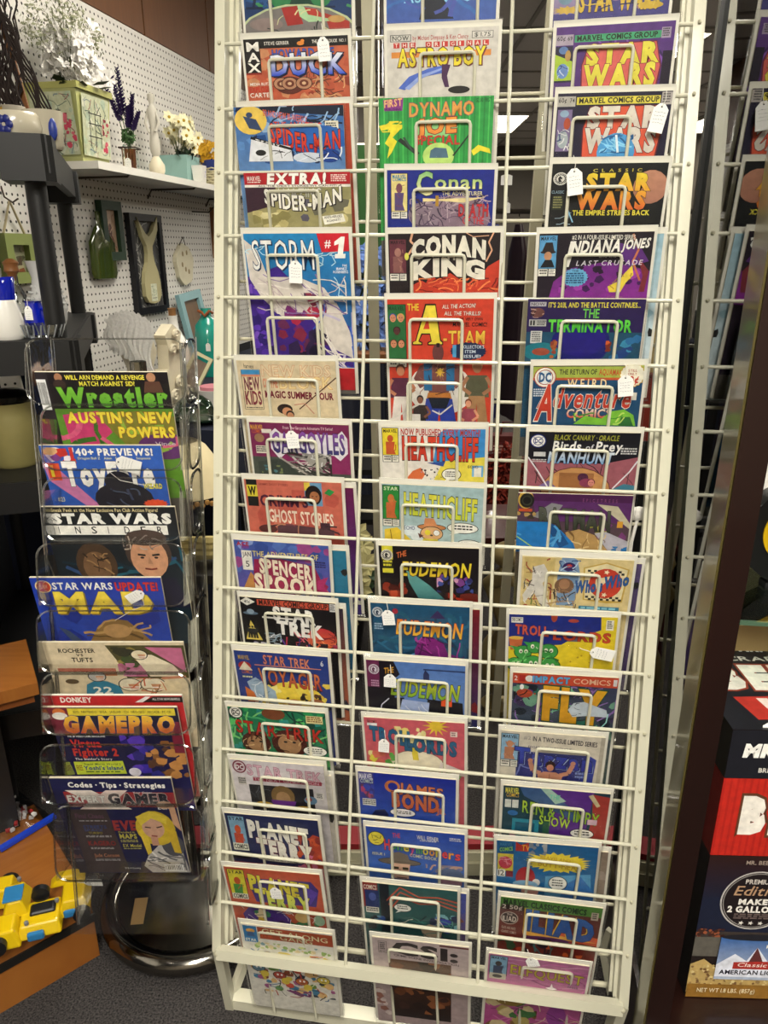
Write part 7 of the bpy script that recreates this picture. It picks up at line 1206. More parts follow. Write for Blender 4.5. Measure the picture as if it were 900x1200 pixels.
P=at_h(243,452,TZ)+Vector((0,.1,0)); t=thing('small_box_frame',setmat(at_z(227,414,2.78),X3,Y3,Z3)@Matrix.Rotation(R(28),4,'Y')@Matrix.Rotation(R(-15),4,'X'),'small cream box frame tilted against the teal bottle','picture frame')
for a,b,c,d in((0,.075,0,.012),(0,.075,-.13,-.118),(0,.012,-.118,0),(.063,.075,-.118,0)): MB().frame(O3,X3,Y3,Z3,a,b,-.02,.004,c,d).build('frame_side',mat('cream_paint','#b9b48c',.5),t)
MB().frame(O3,X3,Y3,Z3,.012,.063,-.008,.004,-.118,-.012).build('panel',MATS['weathered_panel'],t)
P=tp(232,492); t=wthing('green_plate',P,'large dark green plate on the navy cloth','plate')
MB().lathe([(.0,.004),(.07,.004),(.115,.016),(.12,.02),(.116,.014),(.07,.0)],32,cap=False).build('plate',mat('green_glaze','#1f3a22',.2,coat=.6),t,True)
t=wthing('glass_cloche',P+Vector((-.01,0,.006)),'low clear glass cloche standing on the green plate','glass dome')
MB().lathe([(.065,0),(.066,.02),(.055,.05),(.03,.07),(.01,.075),(.008,.085),(.012,.095),(0,.1)],20,cap=False).build('dome',CG,t,True)
P=at_h(252,478,TZ)+Vector((0.0,.05,0)); t=wthing('white_bowl',P,'white bowl holding a pink candle behind the green plate','bowl')
MB().lathe([(.04,0),(.06,.01),(.075,.06),(.071,.06),(.055,.015)],24,cap=False).build('bowl',WHT,t,True); t2=wthing('pink_candle',P+Vector((-.01,0,.012)),'pink candle inside the white bowl','candle'); MB().lathe([(.045,0),(.048,.055),(0,.056)],20).build('wax',PNK,t2,True); MB().tube([(0,0,.055),(.004,0,.075)],.0015,5).build('wick',STR,t2)
# lampshade on a low stool in front of the table
P=at_z(214,572,2.0); t=wthing('lamp',(P.x,P.y,0),'cream fabric table lamp with a beaded fringe between stand and rack','lamp')
LZ=P.z; MB().lathe([(.05,.13),(.07,.115),(.10,.07),(.13,.0)],28,(0,0,LZ),cap=False).build('lampshade',mat('shade_fabric','#cdbf98',.8,noise=.08,nscale=40),t,True)
MB().lathe([(.03,0),(.1,.0),(.1,.02),(.03,.05),(.015,.1),(.03,.2),(.02,.35),(.012,LZ-.0),(.012,LZ+.1)],16,(0,0,0)).build('base',mat('lamp_base','#241a14',.4),t,True)
for i in range(60): a=2*math.pi*i/60; MB().ball((.131*math.cos(a),.131*math.sin(a),LZ-.008-(i%2)*.006),.0075,6,4).build('bead',mat('amber_bead','#a07840',.3),t,True)
P=at_z(250,655,1.7); t=wthing('corn_husk_bundle',P,'bundle of pale corn husks lying behind the rack post','dried husks')
for i in range(9): MB().tube([(-.075,0,.0+i*.006),(0,-.01*(i%3),.012+i*.005),(.09,0,.004+i*.006)],[.006,.012,.004],6).build('husk',mat('corn_husk','#b0a068',.8),t)
t=wthing('low_stand',(P.x,P.y,0),'dark low plant stand carrying the corn husks','stand')
MB().box((0,0,P.z-.016),(.26,.16,.02)).build('top',mat('low_stand_wood','#171314',.5),t)
for x in(-.11,.11):
    for y in(-.06,.06): MB().box((x,y,(P.z-.026)/2),(.02,.02,P.z-.026)).build('leg',MATS['low_stand_wood'],t)
# ---------------------------------------------------------------- oak plinth at the lower left
def hpt(px,py,h): return at_h(px,py,h)
c0=hpt(117,1119,0); c1=hpt(0,1188,0); d1=(c1-c0).normalized(); PH=at_Y(115,1052,c0.y).z; c2=hpt(45,927,PH); d2=(c2-Vector((c0.x,c0.y,PH))); d2.z=0; d2.normalize(); d2=(d2-d1*d2.dot(d1)).normalized()
t=thing('display_plinth',setmat(c0,d1,d2,Z3),'low orange oak plinth with a black edge band at the bottom left','plinth')
PM=lambda mb,n,m: mb.build(n,m,t)
PL=.62; PD=.36
PM(MB().frame(O3,X3,Y3,Z3,0,PL,0,PD,0,PH*.62),'base_panel',WOODO)
PM(MB().frame(O3,X3,Y3,Z3,-.004,PL,-.004,PD+.004,PH*.62,PH*.74),'black_band',mat('band_black','#141210',.5))
PM(MB().frame(O3,X3,Y3,Z3,0,PL,0,PD,PH*.74,PH),'top_board',WOODO)
# yellow folding toy vehicle
P=hpt(38,1082,PH); t=thing('toy_vehicle',setmat(P,Vector((.95,.3,0)).normalized(),Vector((-.3,.95,0)).normalized(),Z3),'yellow plastic folding toy vehicle with black wheels on the oak plinth','toy')
YP=mat('yellow_plastic','#c8a80c',.3,coat=.4); BP=mat('toy_black','#121214',.4); BLU=mat('toy_blue','#2a6c9c',.3)
def wedge(x0,x1,y0,y1,z0,z1,dx=.0,dy=.0): 
    mb=MB(); mb.add([(x0,y0,z0),(x1,y0,z0),(x1,y1,z0),(x0,y1,z0),(x0+dx,y0+dy,z1),(x1-dx,y0+dy,z1),(x1-dx,y1-dy,z1),(x0+dx,y1-dy,z1)],[(0,1,2,3),(4,5,6,7),(0,1,5,4),(1,2,6,5),(2,3,7,6),(3,0,4,7)])
    ob=mb.build; 
    def bb(n,m,p):
        o=ob(n,m,p); md=o.modifiers.new('bevel','BEVEL'); md.width=.004; md.segments=2; return o
    mb.build=bb; return mb
wedge(-.075,-.01,-.06,.0,.008,.045,.012,.008).build('hood',YP,t); wedge(-.02,.06,-.05,.03,.01,.035,.006,.012).build('body',YP,t); wedge(-.05,.0,-.01,.06,.03,.062,.012,.01).build('cab',YP,t)
wedge(.05,.11,-.02,.05,.012,.045,.01,.01).build('rear_panel',YP,t); wedge(-.075,-.03,.04,.10,.012,.05,.008,.01).build('side_panel',YP,t); wedge(.03,.10,.045,.075,.03,.05,.02,.006).build('arm_panel',YP,t)
wedge(-.045,-.01,.0,.04,.062,.066).build('windscreen',BLU,t); wedge(.0,.03,-.058,-.048,.012,.03).build('grille',BLU,t); wedge(.062,.085,-.028,-.02,.018,.035).build('lamp_block',BLU,t)
wedge(.0,.05,-.02,.01,.034,.042,.004,.004).build('dark_insert',BP,t)
for x,y,z,r_ in((-.052,-.062,.024,.019),(.02,.02,.05,.017),(.095,-.025,.02,.016),(-.05,.10,.024,.017)):
    MB().lathe([(r_*.5,-.008),(r_,-.006),(r_,.006),(r_*.5,.008)],14,(x,y,z),Matrix.Rotation(math.pi/2,3,'X')).build('wheel',BP,t,True)
for x,y,z in((.0,-.04,.04),(.05,.0,.04),(-.02,.05,.066)): MB().lathe([(.004,0),(.004,.006)],8,(x,y,z)).build('joint_pin',mat('toy_grey','#6c6c70',.4),t)
# zip bag
P=hpt(14,962,PH); t=thing('zip_bag',setmat(P,Vector((.8,-.6,0)),Vector((.6,.8,0)),Z3),'clear zip bag with a blue seal holding small white and red pieces','bag')
mb=MB(); vs=[];fs=[]; rn=random.Random(8)
for i in range(11):
    for j in range(9):
        x=-.09+.16*i/10; y=-.06+.12*j/8; e=math.sin(math.pi*i/10)*math.sin(math.pi*j/8); vs.append((x,y,.004+.03*e+rn.uniform(0,.005)))
for i in range(10):
    for j in range(8): fs.append((i*9+j,i*9+j+1,(i+1)*9+j+1,(i+1)*9+j))
mb.add(vs,fs); mb.build('film',clear_mat('zip_film',(.9,.9,.92),.1,.6,.06),t,True)
MB().frame(O3,X3,Y3,Z3,.066,.080,-.065,.065,.004,.012).build('zip_seal',mat('blue_zip','#1c3cb0',.3),t)
m1=MB(); m2=MB()
for i in range(46):
    c=Vector((rn.uniform(-.06,.04),rn.uniform(-.035,.04),rn.uniform(.004,.02))); (m1 if i%4 else m2).box(c,(.010,.007,.006),Matrix.Rotation(rn.uniform(0,3),3,'Z'))
m1.build('white_pieces',mat('white_pieces','#c8c4c0',.4),t); m2.build('red_pieces',mat('red_pieces','#a02c2c',.4),t)
# oak shelf unit behind
def wshelf(px,py,zc,label,L=.55,D=.34,th_=.028,yaw=-38):
    P=at_z(px,py,zc); M=setmat(P,Vector((-math.cos(R(yaw)),math.sin(R(yaw)),0)),Vector((math.sin(R(yaw)),math.cos(R(yaw)),0)),Z3); return M,P
P=at_z(44,800,1.45)
t=thing('oak_shelf_unit',Matrix.Translation((P.x,P.y,PH+.001)),'orange oak shelf unit half hidden behind the clear stand at the left edge','shelf unit')
a1=Vector((-.85,-.5,0)).normalized(); a2=Vector((-.5,.85,0)).normalized(); zb_=PH+.001
z2=at_z(18,602,1.5).z
for z,off in((P.z-zb_,O3),(z2-zb_,a1*.07)):
    MB().frame(off,a1,a2,Z3,0,.36,0,.20,z-.026,z).build('shelf',WOODO,t)
    MB().frame(off,a1,a2,Z3,.01,.36,.01,.20,z-.046,z-.030).build('shelf_lip',mat('oak_lip','#6a3812',.5),t)
MB().frame(O3,a1,a2,Z3,.08,.36,.175,.185,0,z2-zb_).build('back_panel',BLK,t)
# dark cloth covered side table with crock and pegboard piece
P=at_z(22,550,1.66); P.z=ZS2; t=wthing('stoneware_crock',P,'olive stoneware crock with a glass and metal lid','crock')
MB().lathe([(.045,0),(.052,.01),(.054,.11),(.050,.135),(.052,.14)],22).build('body',mat('olive_stoneware','#7c7446',.5,noise=.15,nscale=25),t,True); MB().lathe([(.052,.14),(.055,.146),(.055,.155),(.03,.165),(0,.168)],22).build('lid',mat('dark_lid','#1c1c18',.25,metal=.6),t,True)
MB().tube([(-.05,-.01,.12),(-.058,-.012,.14),(-.05,-.01,.16)],.0025,6).build('clasp',CHR,t)
t=thing('peg_sample',setmat(at_z(18,462,1.80),X3,Y3,Z3)@Matrix.Rotation(R(-6),4,'Y'),'small white punched board leaning by the crock','board')
mb=MB(); mb.frame(O3,X3,Y3,Z3,-.028,.022,-.004,.004,-.02,.10); mb.build('board',WHT,t)
for i in range(4):
    for j in range(2): MB().lathe([(.003,0),(.003,.002)],8,(-.015+j*.024,-.0045,.0+i*.026),Matrix.Rotation(math.pi/2,3,'X')).build('hole',mat('hole_dark','#111',.9),t)
MB().box((0,0,-.025),(.06,.03,.012)).build('red_foot',mat('red_foot','#6c2418',.5),t)
MB().tube([(0,0,-.03),(0,0,ZS2-at_z(18,462,1.80).z)],.006).build('support_rod',BLK,t)
# ---------------------------------------------------------------- glass display case on the right
GN=Vector((.9907,-.136,0)).normalized(); GD=Vector((.136,.9907,0)).normalized(); GE=.293
# distance fitted to the mirror image of the rack post
def gp(s,o,z): # s along the pane (away), o to the right of it
    return Vector((GN.x*(GE+o)+GD.x*s,GN.y*(GE+o)+GD.y*s,z))
def gs(px,py): P=at_pl(px,py,CAM+GN*GE,GN); return (P-CAM).dot(GD),P.z
sN=gs(839.5,580)[0]; sF=gs(820,200)[0]
CT=CZ+.62
case=wthing('display_case',gp(.9,.2,0),'dark wood and glass display case at the right edge','display case'); CI=-gp(.9,.2,0)
def cf(n,m,s0,s1,o0,o1,z0,z1): mb=MB(); mb.frame(gp(0,0,0)+CI,GD,GN,Z3,s0,s1,o0,o1,z0,z1); return mb.build(n,m,case)
cf('front_post',WOODD,sN-.055,sN,0.0,.034,.0,CT)
cf('post_glare_strip',mat('olive_glare','#4a4220',.3,coat=.5),sN-.052,sN+.0,-.003,-.0002,.0,CT)  # olive strip paints the reflected glare on the post's side face
cf('rear_post',mat('black_frame_metal','#0c0d0c',.4),sF-.006,sF+.006,-.002,.02,.0,CT+.2)
cf('shelf_standard',mat('slotted_steel','#22221f',.45,metal=.5),sF-.022,sF-.008,.012,.02,.3,CT+.2)
zz=.35
while zz<CT+.15:
    cf('slot',mat('slot_dark','#7a7a72',.5),sF-.018,sF-.013,.0105,.0118,zz,zz+.008); zz+=.025
cf('side_pane',PANE,sN,sF-.006,.004,.008,.12,CT+.2)
CB=at_Y(807,1166,.885).z
CPT=mat('case_lining','#8a8464',.6)
cf('floor_panel',WOODD,sN-.05,sF+.01,.0,.75,CB-.03,CB-.001)
cf('base',WOODD,sN-.055,sF+.01,.0,.75,0,CB-.03)
cf('base_moulding',WOODD,sN-.075,sN-.055,-.01,.75,CB-.06,CB-.012)
cf('back_panel',CPT,sF+.012,sF+.02,.11,.75,CB,CT+.2)
cf('top',WOODD,sN-.055,sF+.02,.0,.75,CT+.2,CT+.24)
SZ=at_Y(880,706,sN*.9907+.02).z
gl=cf('glass_shelf',clear_mat('shelf_glass',(.8,.9,.84),.02,.9,.04),sN+.012,sF-.03,.012,.7,SZ-.004,SZ+.002)
cf('shelf_edge',mat('green_glass_edge','#46604c',.1,coat=1),sN+.008,sN+.012,.012,.7,SZ-.004,SZ+.002)
cf('shelf_edge',MATS['green_glass_edge'],sN+.012,sF-.03,.009,.012,SZ-.004,SZ+.002)
cf('shelf_edge',MATS['green_glass_edge'],sN+.012,sF-.03,.2,.202,SZ-.004,SZ+.002)
# kits stacked in the case
BY=.885
v1=at_Y(859,855,BY); v2=at_Y(852,912,BY); v3=at_Y(830,1002,BY); zb=CB+.001
bx=v1.x; bw=.33; bd=.24
ex=Vector((.995,-.03,0)).normalized(); ey=Vector((.03,.995,0)).normalized()
def boxkit(name,z0,z1,main,side,label,art_f,art_s,art_t=None,dx=0,rough=.4,gr='boxed kits in the display case'):
    t=thing(name,setmat(Vector((bx+dx,BY,z0)),ex,ey,Z3),label,'box',gr)
    H_=z1-z0; m=mat(name+label[:6]+'_card',main,rough)
    MB().frame(O3,X3,Y3,Z3,0,bw,0,bd,0,H_).build('carton',m,t)
    A=Art(1,H_/bw,3,main); art_f(A); A.mesh('front_print',PRINTB,t,bw,lambda x,y,l:(x*bw,-.0006-l*.00002,H_-y*bw))
    A=Art(1,H_/bd,4,side); art_s(A); A.mesh('side_print',PRINTB,t,bd,lambda x,y,l:(-.0006-l*.00002,bd-x*bd,H_-y*bd))
    if art_t: A=Art(1,bd/bw,5,main); art_t(A); A.mesh('top_print',PRINTB,t,bw,lambda x,y,l:(x*bw,bd-y*bw,H_+.0006+l*.00002))
    return t
h1=v3.z-zb; 
def f1(A):
    H=A.H; A.r(0,0,1,H*.28,'#28100c','#16182c'); A.r(0,H*.28,1,H*.6,'#141a30'); A.t('MR. BEER MAKING KIT',.17,.03*H,.022,.3,'#9c8c80',b=.02)
    A.e(.25,H*.3,.165,H*.2,'#b8b4b0',n=40); A.e(.25,H*.3,.158,H*.192,'#1c0f10',n=40); A.e(.25,H*.3,.153,H*.186,'#8c8884',n=40); A.e(.25,H*.3,.149,H*.181,'#180f12',n=40)
    A.t('PREMIUM',.185,H*.155,.026,.13,'#c8c0b8',b=.03); A.t('Edition',.14,H*.2,.055,.24,'#b08c6c',b=.01,sh=.25); A.t('MAKES',.17,H*.29,.03,.16,'#e8e4dc',b=.06); A.t('2 GALLONS',.125,H*.34,.034,.25,'#e8e4dc',b=.06); A.lines(.16,H*.39,.34,H*.43,3,'#6c5c58')
    for i in range(3): A.burst(.2+.045*i,H*.455,.014,.013,'#d8d4cc',5,.45)
    A.r(0,H*.52,1,H*.66,'#3c3430'); A.blob(30,.0,H*.5,.14,H*.56,['#5c3020','#8c4c30','#3c2018'],.014); A.r(0,H*.56,.12,H*.7,'#5c5850')
    A.p([(0,H*.76),(.06,H*.72),(.14,H*.8),(1,H*.82),(1,H*.97),(0,H*.97)],'#b89c60'); A.blob(170,0,H*.75,.6,H*.92,['#d0bc84','#94784c','#bca468','#7c5c38'],.010); A.r(0,H*.9,1,H,'#8c6424')
    A.r(.12,H*.55,.46,H*.86,'#2c5c9c','#a8b4c8'); A.e(.29,H*.55,.17,.02,'#1c1c24'); A.p([(.12,H*.75),(.2,H*.67),(.26,H*.72),(.3,H*.62),(.36,H*.72),(.46,H*.7),(.46,H*.84),(.12,H*.84)],'#d8dce8'); A.p([(.27,H*.73),(.3,H*.62),(.34,H*.73)],'#5c2c2c'); A.p([(.2,H*.73),(.38,H*.72),(.38,H*.78),(.2,H*.78)],'#a82c24'); A.t('Classic',.22,H*.735,.024,.14,'#e8d8d0',sh=.2); A.t('AMERICAN LIGHT',.14,H*.79,.026,.3,'#1c1c2c',b=.04); A.t('MR.BEER',.34,H*.6,.02,.1,'#e8e4dc',b=.03)
    A.blob(16,.38,H*.82,.7,H*.97,['#2c5c20','#3c7c30','#1c3c18'],.03); A.t('NET WT 1.8 LBS. (857g)',.05,H*.93,.026,.28,'#e0d4b0')
def s1_(A): A.p([(.55,.1),(.8,.05),(.85,.45),(.7,.5)],'#b0aca4'); A.stroke(4,.3,.4,.9,.9,['#a8a49c'],.03,.3); A.p([(.35,.9),(.6,.75),(.65,1.1),(.4,1.3)],'#a8a498'); A.stroke(5,.2,.5,.9,1,['#4c1c18'],.04,.3)
def f2(A):
    H=A.H; 
    for i in range(34): A.r(i/34,0,i/34+.01,H,'#a81c14')
    A.t('BEER',.1,H*.26,.17,.52,'#e8e2d8',b=.1,o='#5c3420',ow=.08)
def f3(A):
    H=A.H; A.t('MR. BEER',.06,H*.3,.06,.42,'#ecebe4',b=.08,sh=.1); A.burst(.4,H*.12,.012,.012,'#ddd',5,.45); A.t('BREWING KIT',.14,H*.78,.022,.2,'#c8c4bc',b=.04)
def t3(A):
    H=A.H; A.t('BEER',.07,H*.3,.18,.62,'#e8e2d8',b=.1,o='#8c3420',ow=.06); A.p([(.1,H*.66),(.34,H*.64),(.38,H*.88),(.14,H*.9)],'#a82c24'); A.p([(.2,H*.67),(.25,H*.67),(.28,H*.87),(.23,H*.88)],'#d8c8c0'); A.t('CRAFT',.2,H*.16,.04,.3,'#c8c4bc',b=.02); A.t('MR.',.3,H*.02,.05,.12,'#eee',b=.05); A.lines(.3,H*.94,.7,H*.98,1,'#aaa')
boxkit('kit_box',zb,zb+h1,'#1c1210','#140e0c','black premium kit box with a can picture, bottom of the stack',f1,s1_)
boxkit('kit_box',zb+h1+.001,v2.z,'#b82418','#5c140e','bright red ribbed box in the middle of the stack',f2,lambda A:A.t('T',.45,.08,.25,.3,'#c8b8b0',b=.08,o='#3c1410',ow=.05))
t3_=boxkit('kit_box',v2.z+.001,v1.z,'#12131c','#1a1610','black box with open cardboard flaps, top of the stack',f3,lambda A:A.t('Mr. Beer',.2,.1,.08,.3,'#c8c0a8',sh=.2),t3)
MB().add([(.0,bd-.02,v1.z-v2.z),(.22,bd-.02,v1.z-v2.z),(.2,bd+.0,v1.z-v2.z+.055),(.0,bd+.0,v1.z-v2.z+.055)],[(0,1,2,3)]).build('flap',mat('kraft_card','#a8875c',.8),t3_)
MB().add([(.18,bd-.05,v1.z-v2.z+.001),(.33,bd-.05,v1.z-v2.z+.001),(.33,bd-.02,v1.z-v2.z+.06),(.2,bd-.02,v1.z-v2.z+.05)],[(0,1,2,3)]).build('flap',mat('black_flap','#15151c',.5),t3_)
P=at_Y(893,828,.93); price_tag(P+Vector((0,-.04,.0)),X3,Z3,Vector((0,-1,.3)).normalized(),'white price tag on the top box in the display case',.035,.02,0,grp='price tags in the display case')
t=wthing('yellow_badge',gp(.98,.30,SZ+.003),'round black and yellow tin standing on the glass shelf','tin')
c_=at_Y(898,620,1.02)-gp(.98,.30,SZ+.003); MB().lathe([(.075,0),(.075,.03)],40,c_+Vector((.03,0,0)),Matrix.Rotation(math.pi/2,3,'X')).build('rim',mat('black_tin','#101010',.3),t,True); MB().lathe([(.045,0),(.045,.032)],40,c_+Vector((.025,-.0,.005)),Matrix.Rotation(math.pi/2,3,'X')).build('yellow_disc',mat('yellow_tin','#b8940c',.3),t,True)
MB().box(c_+Vector((.03,-.015,-.0)) - Vector((0,0,(c_.z)/2+.04)),(.06,.02,max(.01,c_.z-.07))).build('stand',BLK,t)
t=wthing('white_card',at_Y(892,592,1.06)+Vector((.03,0,0)),'white paper card standing above the yellow tin in the case','card')
MB().frame(O3,X3,Y3,Z3,-.05,.10,0,.002,.0,.13).build('paper',WHT,t); MB().frame(O3,X3,Y3,Z3,-.05,.10,-.001,0,.0,.008).build('blue_strip',BLU,t)
MB().tube([(.0,.004,.0),(.0,.004,-.10),(0,.0,SZ-(at_Y(892,592,1.06)).z)],.003).build('prop',BLK,t)
t=wthing('mauve_vase',gp(sF-.10,.07,SZ+.003),'dusty mauve vase seen through the side glass of the case','vase')
MB().lathe([(.018,0),(.026,.02),(.028,.07),(.022,.11),(.027,.13),(.025,.13)],18,cap=False).build('body',mat('mauve_glaze','#6c4c50',.4),t,True)
# ---------------------------------------------------------------- beyond the rack
fl_=lambda px,py: at_h(px,py,0)
# clothes rail
t=wthing('clothes_rail',(.75,4.6,0),'steel clothes rail far behind the rack','clothes rail')
MB().tube([(-.6,0,1.62),(1.4,0,1.62)],.014).build('rail',CHR,t,True)
for x in(-.55,1.35): MB().tube([(x,0,0),(x,0,1.62)],.014).build('upright',CHR,t,True)
for i,(x,c_,ln,lab) in enumerate(((.22,'#101420',1.1,'black garment nearest the left end of the clothes rail'),(.36,'#182444',1.05,'navy garment on the clothes rail'),(.50,'#14123c',1.15,'indigo garment on the clothes rail'),(.64,'#141a70',1.1,'royal blue garment on the clothes rail'),(.78,'#241018',1.1,'maroon black garment on the clothes rail'),(.92,'#101418',1.05,'charcoal garment on the clothes rail'),(1.06,'#2c3c64',.9,'denim blue garment on the clothes rail'),(1.22,'#3c2420',1.0,'brown garment at the right of the clothes rail'),(1.45,'#6a2418',.9,'brick red garment at the right end of the clothes rail'))):
    g=wthing('garment',(x+.0,4.6,1.60-ln-.05),lab,'garment','garments on the rail'); mb=MB(); n_=18; vs=[];fs=[]
    for j in range(n_):
        a=2*math.pi*j/n_; 
        for z,sx,sy in((0,.055,.24),(ln*.5,.05,.2),(ln*.86,.04,.19),(ln,.02,.05)): r_=1+.15*math.sin(5*a+i); vs.append((sx*r_*math.cos(a),sy*r_*math.sin(a),z))
    for j in range(n_):
        for q in range(3): fs.append((j*4+q,j*4+q+1,((j+1)%n_)*4+q+1,((j+1)%n_)*4+q))
    mb.add(vs,fs); mb.build('cloth',mat('cloth_%d'%i,c_,.9,noise=.2,nscale=6),g,True); MB().tube([(0,0,ln),(0,0,ln+.04),(0,.01,ln+.06),(0,.0,ln+.075)],.004,6).build('hanger_hook',CHR,g)
for px,py,w_,h_,lab in((594,205,.06,.05,'small white price tag pinned to the garments, upper left of the wide gap'),(595,238,.03,.05,'second small white price tag pinned lower on the garments in the wide gap')):
    P=at_Y(px,py,4.33); price_tag(P,X3,Z3,-Y3,lab,w_,h_,0,[(0,0,0),(.005,.03,.03),(0,.12,.05)],grp='price tags hanging behind the rack')
# things seen through the left gap
T=Vector((-.02,2.7,0)); 
t=wthing('side_counter',(.0,2.75,0),'small brown counter behind the gap between the first two columns','counter')
cz=at_Y(440,408,2.75).z; MB().box((0,0,cz-.015),(.42,.35,.03)).build('top',WOODB,t)
for x in(-.19,.19):
    for y in(-.15,.15): MB().box((x,y,(cz-.03)/2),(.03,.03,cz-.03)).build('leg',BLK,t)
MB().box((0,0,cz*.6),(.38,.3,.02)).build('lower_shelf',BLK,t); MB().box((0,0,cz*.42),(.38,.3,.02)).build('lower_shelf',BLK,t)
P=Vector((-.04,2.72,cz)); t=wthing('blue_flowers',P,'tall bunch of pale blue silk flowers on the brown counter','flowers')
mb=MB(); rn=random.Random(4)
for i in range(90): flower(mb,Vector((rn.uniform(-.07,.07),rn.uniform(-.06,.04),rn.uniform(.02,.34))),.03,5,Vector((rn.uniform(-.5,.5),-1,.3)),rn)
mb.build('petals',mat('pale_blue_petal','#5c7cc0',.6),t).__setitem__('kind','stuff'); leafcluster(60,(0,0,.17),(.06,.04,.16),MATS['dark_leaf'],t,'leaves',3,.03); MB().lathe([(.03,0),(.035,.05),(.03,.06)],12).build('vase',BLK,t)
z0=at_Y(444,330,3.2).z; z1=at_Y(444,170,3.2).z; t=wthing('green_banner',(-.02,3.2,z0),'green cloth banner hanging behind the upper gap','banner'); MB().box((0,0,(z1-z0)/2),(.24,.02,z1-z0)).build('cloth',mat('green_cloth','#1e4a18',.8,noise=.2),t); MB().tube([(-.14,0,z1-z0),(.14,0,z1-z0)],.008).build('rod',CHR,t)
MB().tube([(0,0,z1-z0),(0,0,CEIL-z0)],.003).build('hanging_cord',STR,t)
P=fl_(410,800); t=wthing('artificial_plant',(P.x-.05,P.y+.15,0),'leafy artificial plant with pale yellow blooms on the floor behind the rack','plant')
MB().lathe([(.08,0),(.1,.18),(.09,.18)],16).build('pot',BLK,t,True); leafcluster(260,(0,0,.34),(.17,.15,.16),mat('mid_leaf','#2c4424',.6),t,'leaves',8,.035); mb=MB()
for i in range(22): flower(mb,Vector((rn.uniform(-.14,.14),rn.uniform(-.15,.02),rn.uniform(.22,.5))),.045,6,Vector((rn.uniform(-.4,.4),-1,.5)),rn)
mb.build('blooms',mat('pale_yellow_bloom','#c8c088',.6),t)['kind']='stuff'
P=fl_(425,1040); t=wthing('low_step',(.12,P.y+.03,0),'low white step with a red top edge on the carpet behind the rack','step')
z_=.035; MB().box((-.12,.05,z_/2),(1.15,.09,z_)).build('base',mat('step_white','#aaa68c',.5),t); MB().box((-.12,.05,z_+.012),(1.15,.07,.024)).build('white_rail',mat('step_white2','#c0bca0',.5),t); MB().box((-.12,.055,z_+.032),(1.17,.06,.016)).build('red_edge',mat('step_red','#8c1420',.5),t)
# brass swan-like figure on the floor
P=fl_(578,840); t=wthing('brass_bird',(P.x+.02,P.y+.05,0),'tall weathered brass bird figure standing behind the middle gap','figurine')
BR=mat('aged_brass','#8c7c54',.35,metal=.55,noise=.2,nscale=12)
MB().lathe([(.05,0),(.055,.02),(.02,.04)],16).build('base',BR,t,True); MB().ball((0,0,.17),.085,16,10,(.8,1,1.35)).build('body',BR,t,True)
MB().tube([(0,-.02,.24),(.015,-.04,.32),(-.02,-.03,.40),(-.045,-.03,.46),(-.01,-.06,.50),(.03,-.09,.49)],[.045,.034,.028,.028,.032,.02],12).build('neck',BR,t,True); MB().ball((.02,-.05,.56),.06,14,8,(1.3,1,.7)).build('crest',BR,t,True); MB().tube([(.03,-.09,.49),(.06,-.13,.47)],[.014,.002],8).build('beak',BR,t,True)
P=fl_(572,835); t=wthing('red_leg_table',(P.x+.12,P.y+.35,0),'dark red wooden side table behind the brass bird','table')
tz=at_z(576,708,1.0).z; tz=.52
MB().box((0,0,tz),(.34,.34,.025)).build('top',mat('mahogany','#3a0e0c',.35,coat=.4),t)
for x in(-.15,.15):
    for y in(-.15,.15): MB().lathe([(.018,0),(.022,.1),(.014,.2),(.024,.33),(.018,tz-.012)],12,(x,y,0)).build('leg',MATS['mahogany'],t,True)
P=at_z(592,550,3.1); t=wthing('red_quilted_panel',(P.x+.02,P.y,P.z-.16),'dark red frilly bag standing in the gap right of the white and pale blue comics','bag')
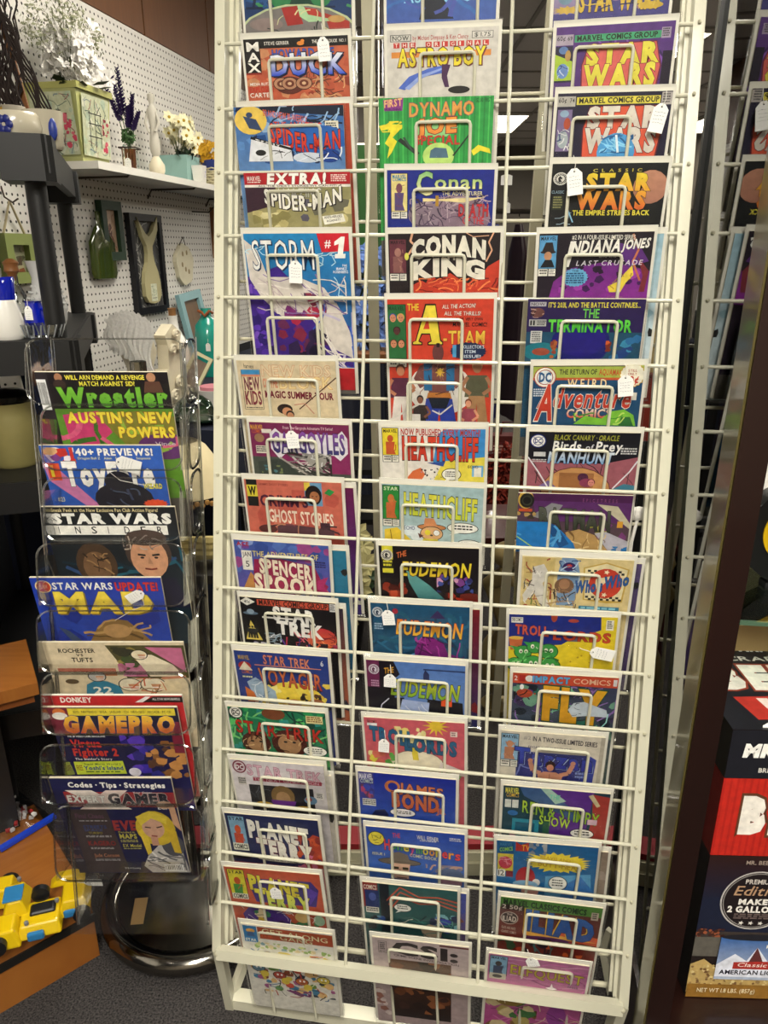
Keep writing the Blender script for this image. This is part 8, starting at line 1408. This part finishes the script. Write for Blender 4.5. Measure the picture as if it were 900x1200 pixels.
mb=MB(); mb.box((0,0,.16),(.27,.07,.30)); mb.build('body',mat('red_velvet','#4c100c',.8),t); leafcluster(420,(0,-.045,.13),(.14,.012,.16),mat('red_ruffle','#8c2c1c',.7),t,'ruffles',4,.016); A=Art(1,.3,3,'#5c1418'); A.lines(.1,.06,.9,.26,3,'#c09890'); A.mesh('label_band',PRINTB,t,.2,lambda x,y,l:((x-.5)*.2,-.037-l*.00002,.285-y*.2)); MB().tube([(-.05,0,.28),(-.04,0,.36),(.04,0,.36),(.05,0,.28)],.005).build('handle',mat('red_velvet','#4c100c',.8),t)
t0=P.z-.16; t=wthing('display_stool',(P.x+.02,P.y,0),'grey stool carrying the dark red bag','stool'); MB().box((0,0,t0-.012),(.3,.22,.02)).build('top',mat('stool_grey','#55534f',.6),t)
for x in(-.13,.13):
    for y in(-.09,.09): MB().box((x,y,(t0-.022)/2),(.02,.02,t0-.022)).build('leg',MATS['stool_grey'],t)
t=thing('plastic_spoon',setmat(at_pl(748,602,RO-RN*.066,RN),X3,Y3,Z3),'white plastic spoon hooked on the rack right of the murky purple comic','spoon'); MB().ball((0,0,0),.018,12,6,(1,.3,.7)).build('bowl',WHT,t,True); MB().tube([(0,0,-.005),(-.006,0,-.05),(-.006,0,-.12)],.003,6).build('handle',WHT,t,True)
P=at_z(757,455,2.4); t=wthing('red_storage_box',(P.x+.06,P.y,P.z-.15),'dark red box on a stand behind the right post','box'); MB().box((0,0,.1),(.3,.2,.2)).build('carton',mat('brick_red','#7c2414',.6),t); MB().box((0,0,.205),(.31,.21,.012)).build('lid',mat('brick_red_lid','#5c1c12',.6),t)
t0=P.z-.15; t=wthing('display_stand',(P.x+.06,P.y,0),'black stand under the dark red box','stand'); MB().box((0,0,t0/2),(.26,.18,t0-.01)).build('column',BLK,t); MB().box((0,0,t0-.006),(.32,.22,.01)).build('top',BLK,t)
t=wthing('straw_figure',(P.x+.02,P.y-.04,P.z+.062),'small straw coloured figure on the dark red box','figurine'); MB().lathe([(.05,0),(.04,.08),(.02,.14),(.03,.18),(.0,.21)],12).build('body',mat('straw','#8c7c50',.8,noise=.3,nscale=50),t,True); MB().ball((0,0,.22),.025,10,6).build('head',MATS['straw'],t,True)
bpy.context.view_layer.update()
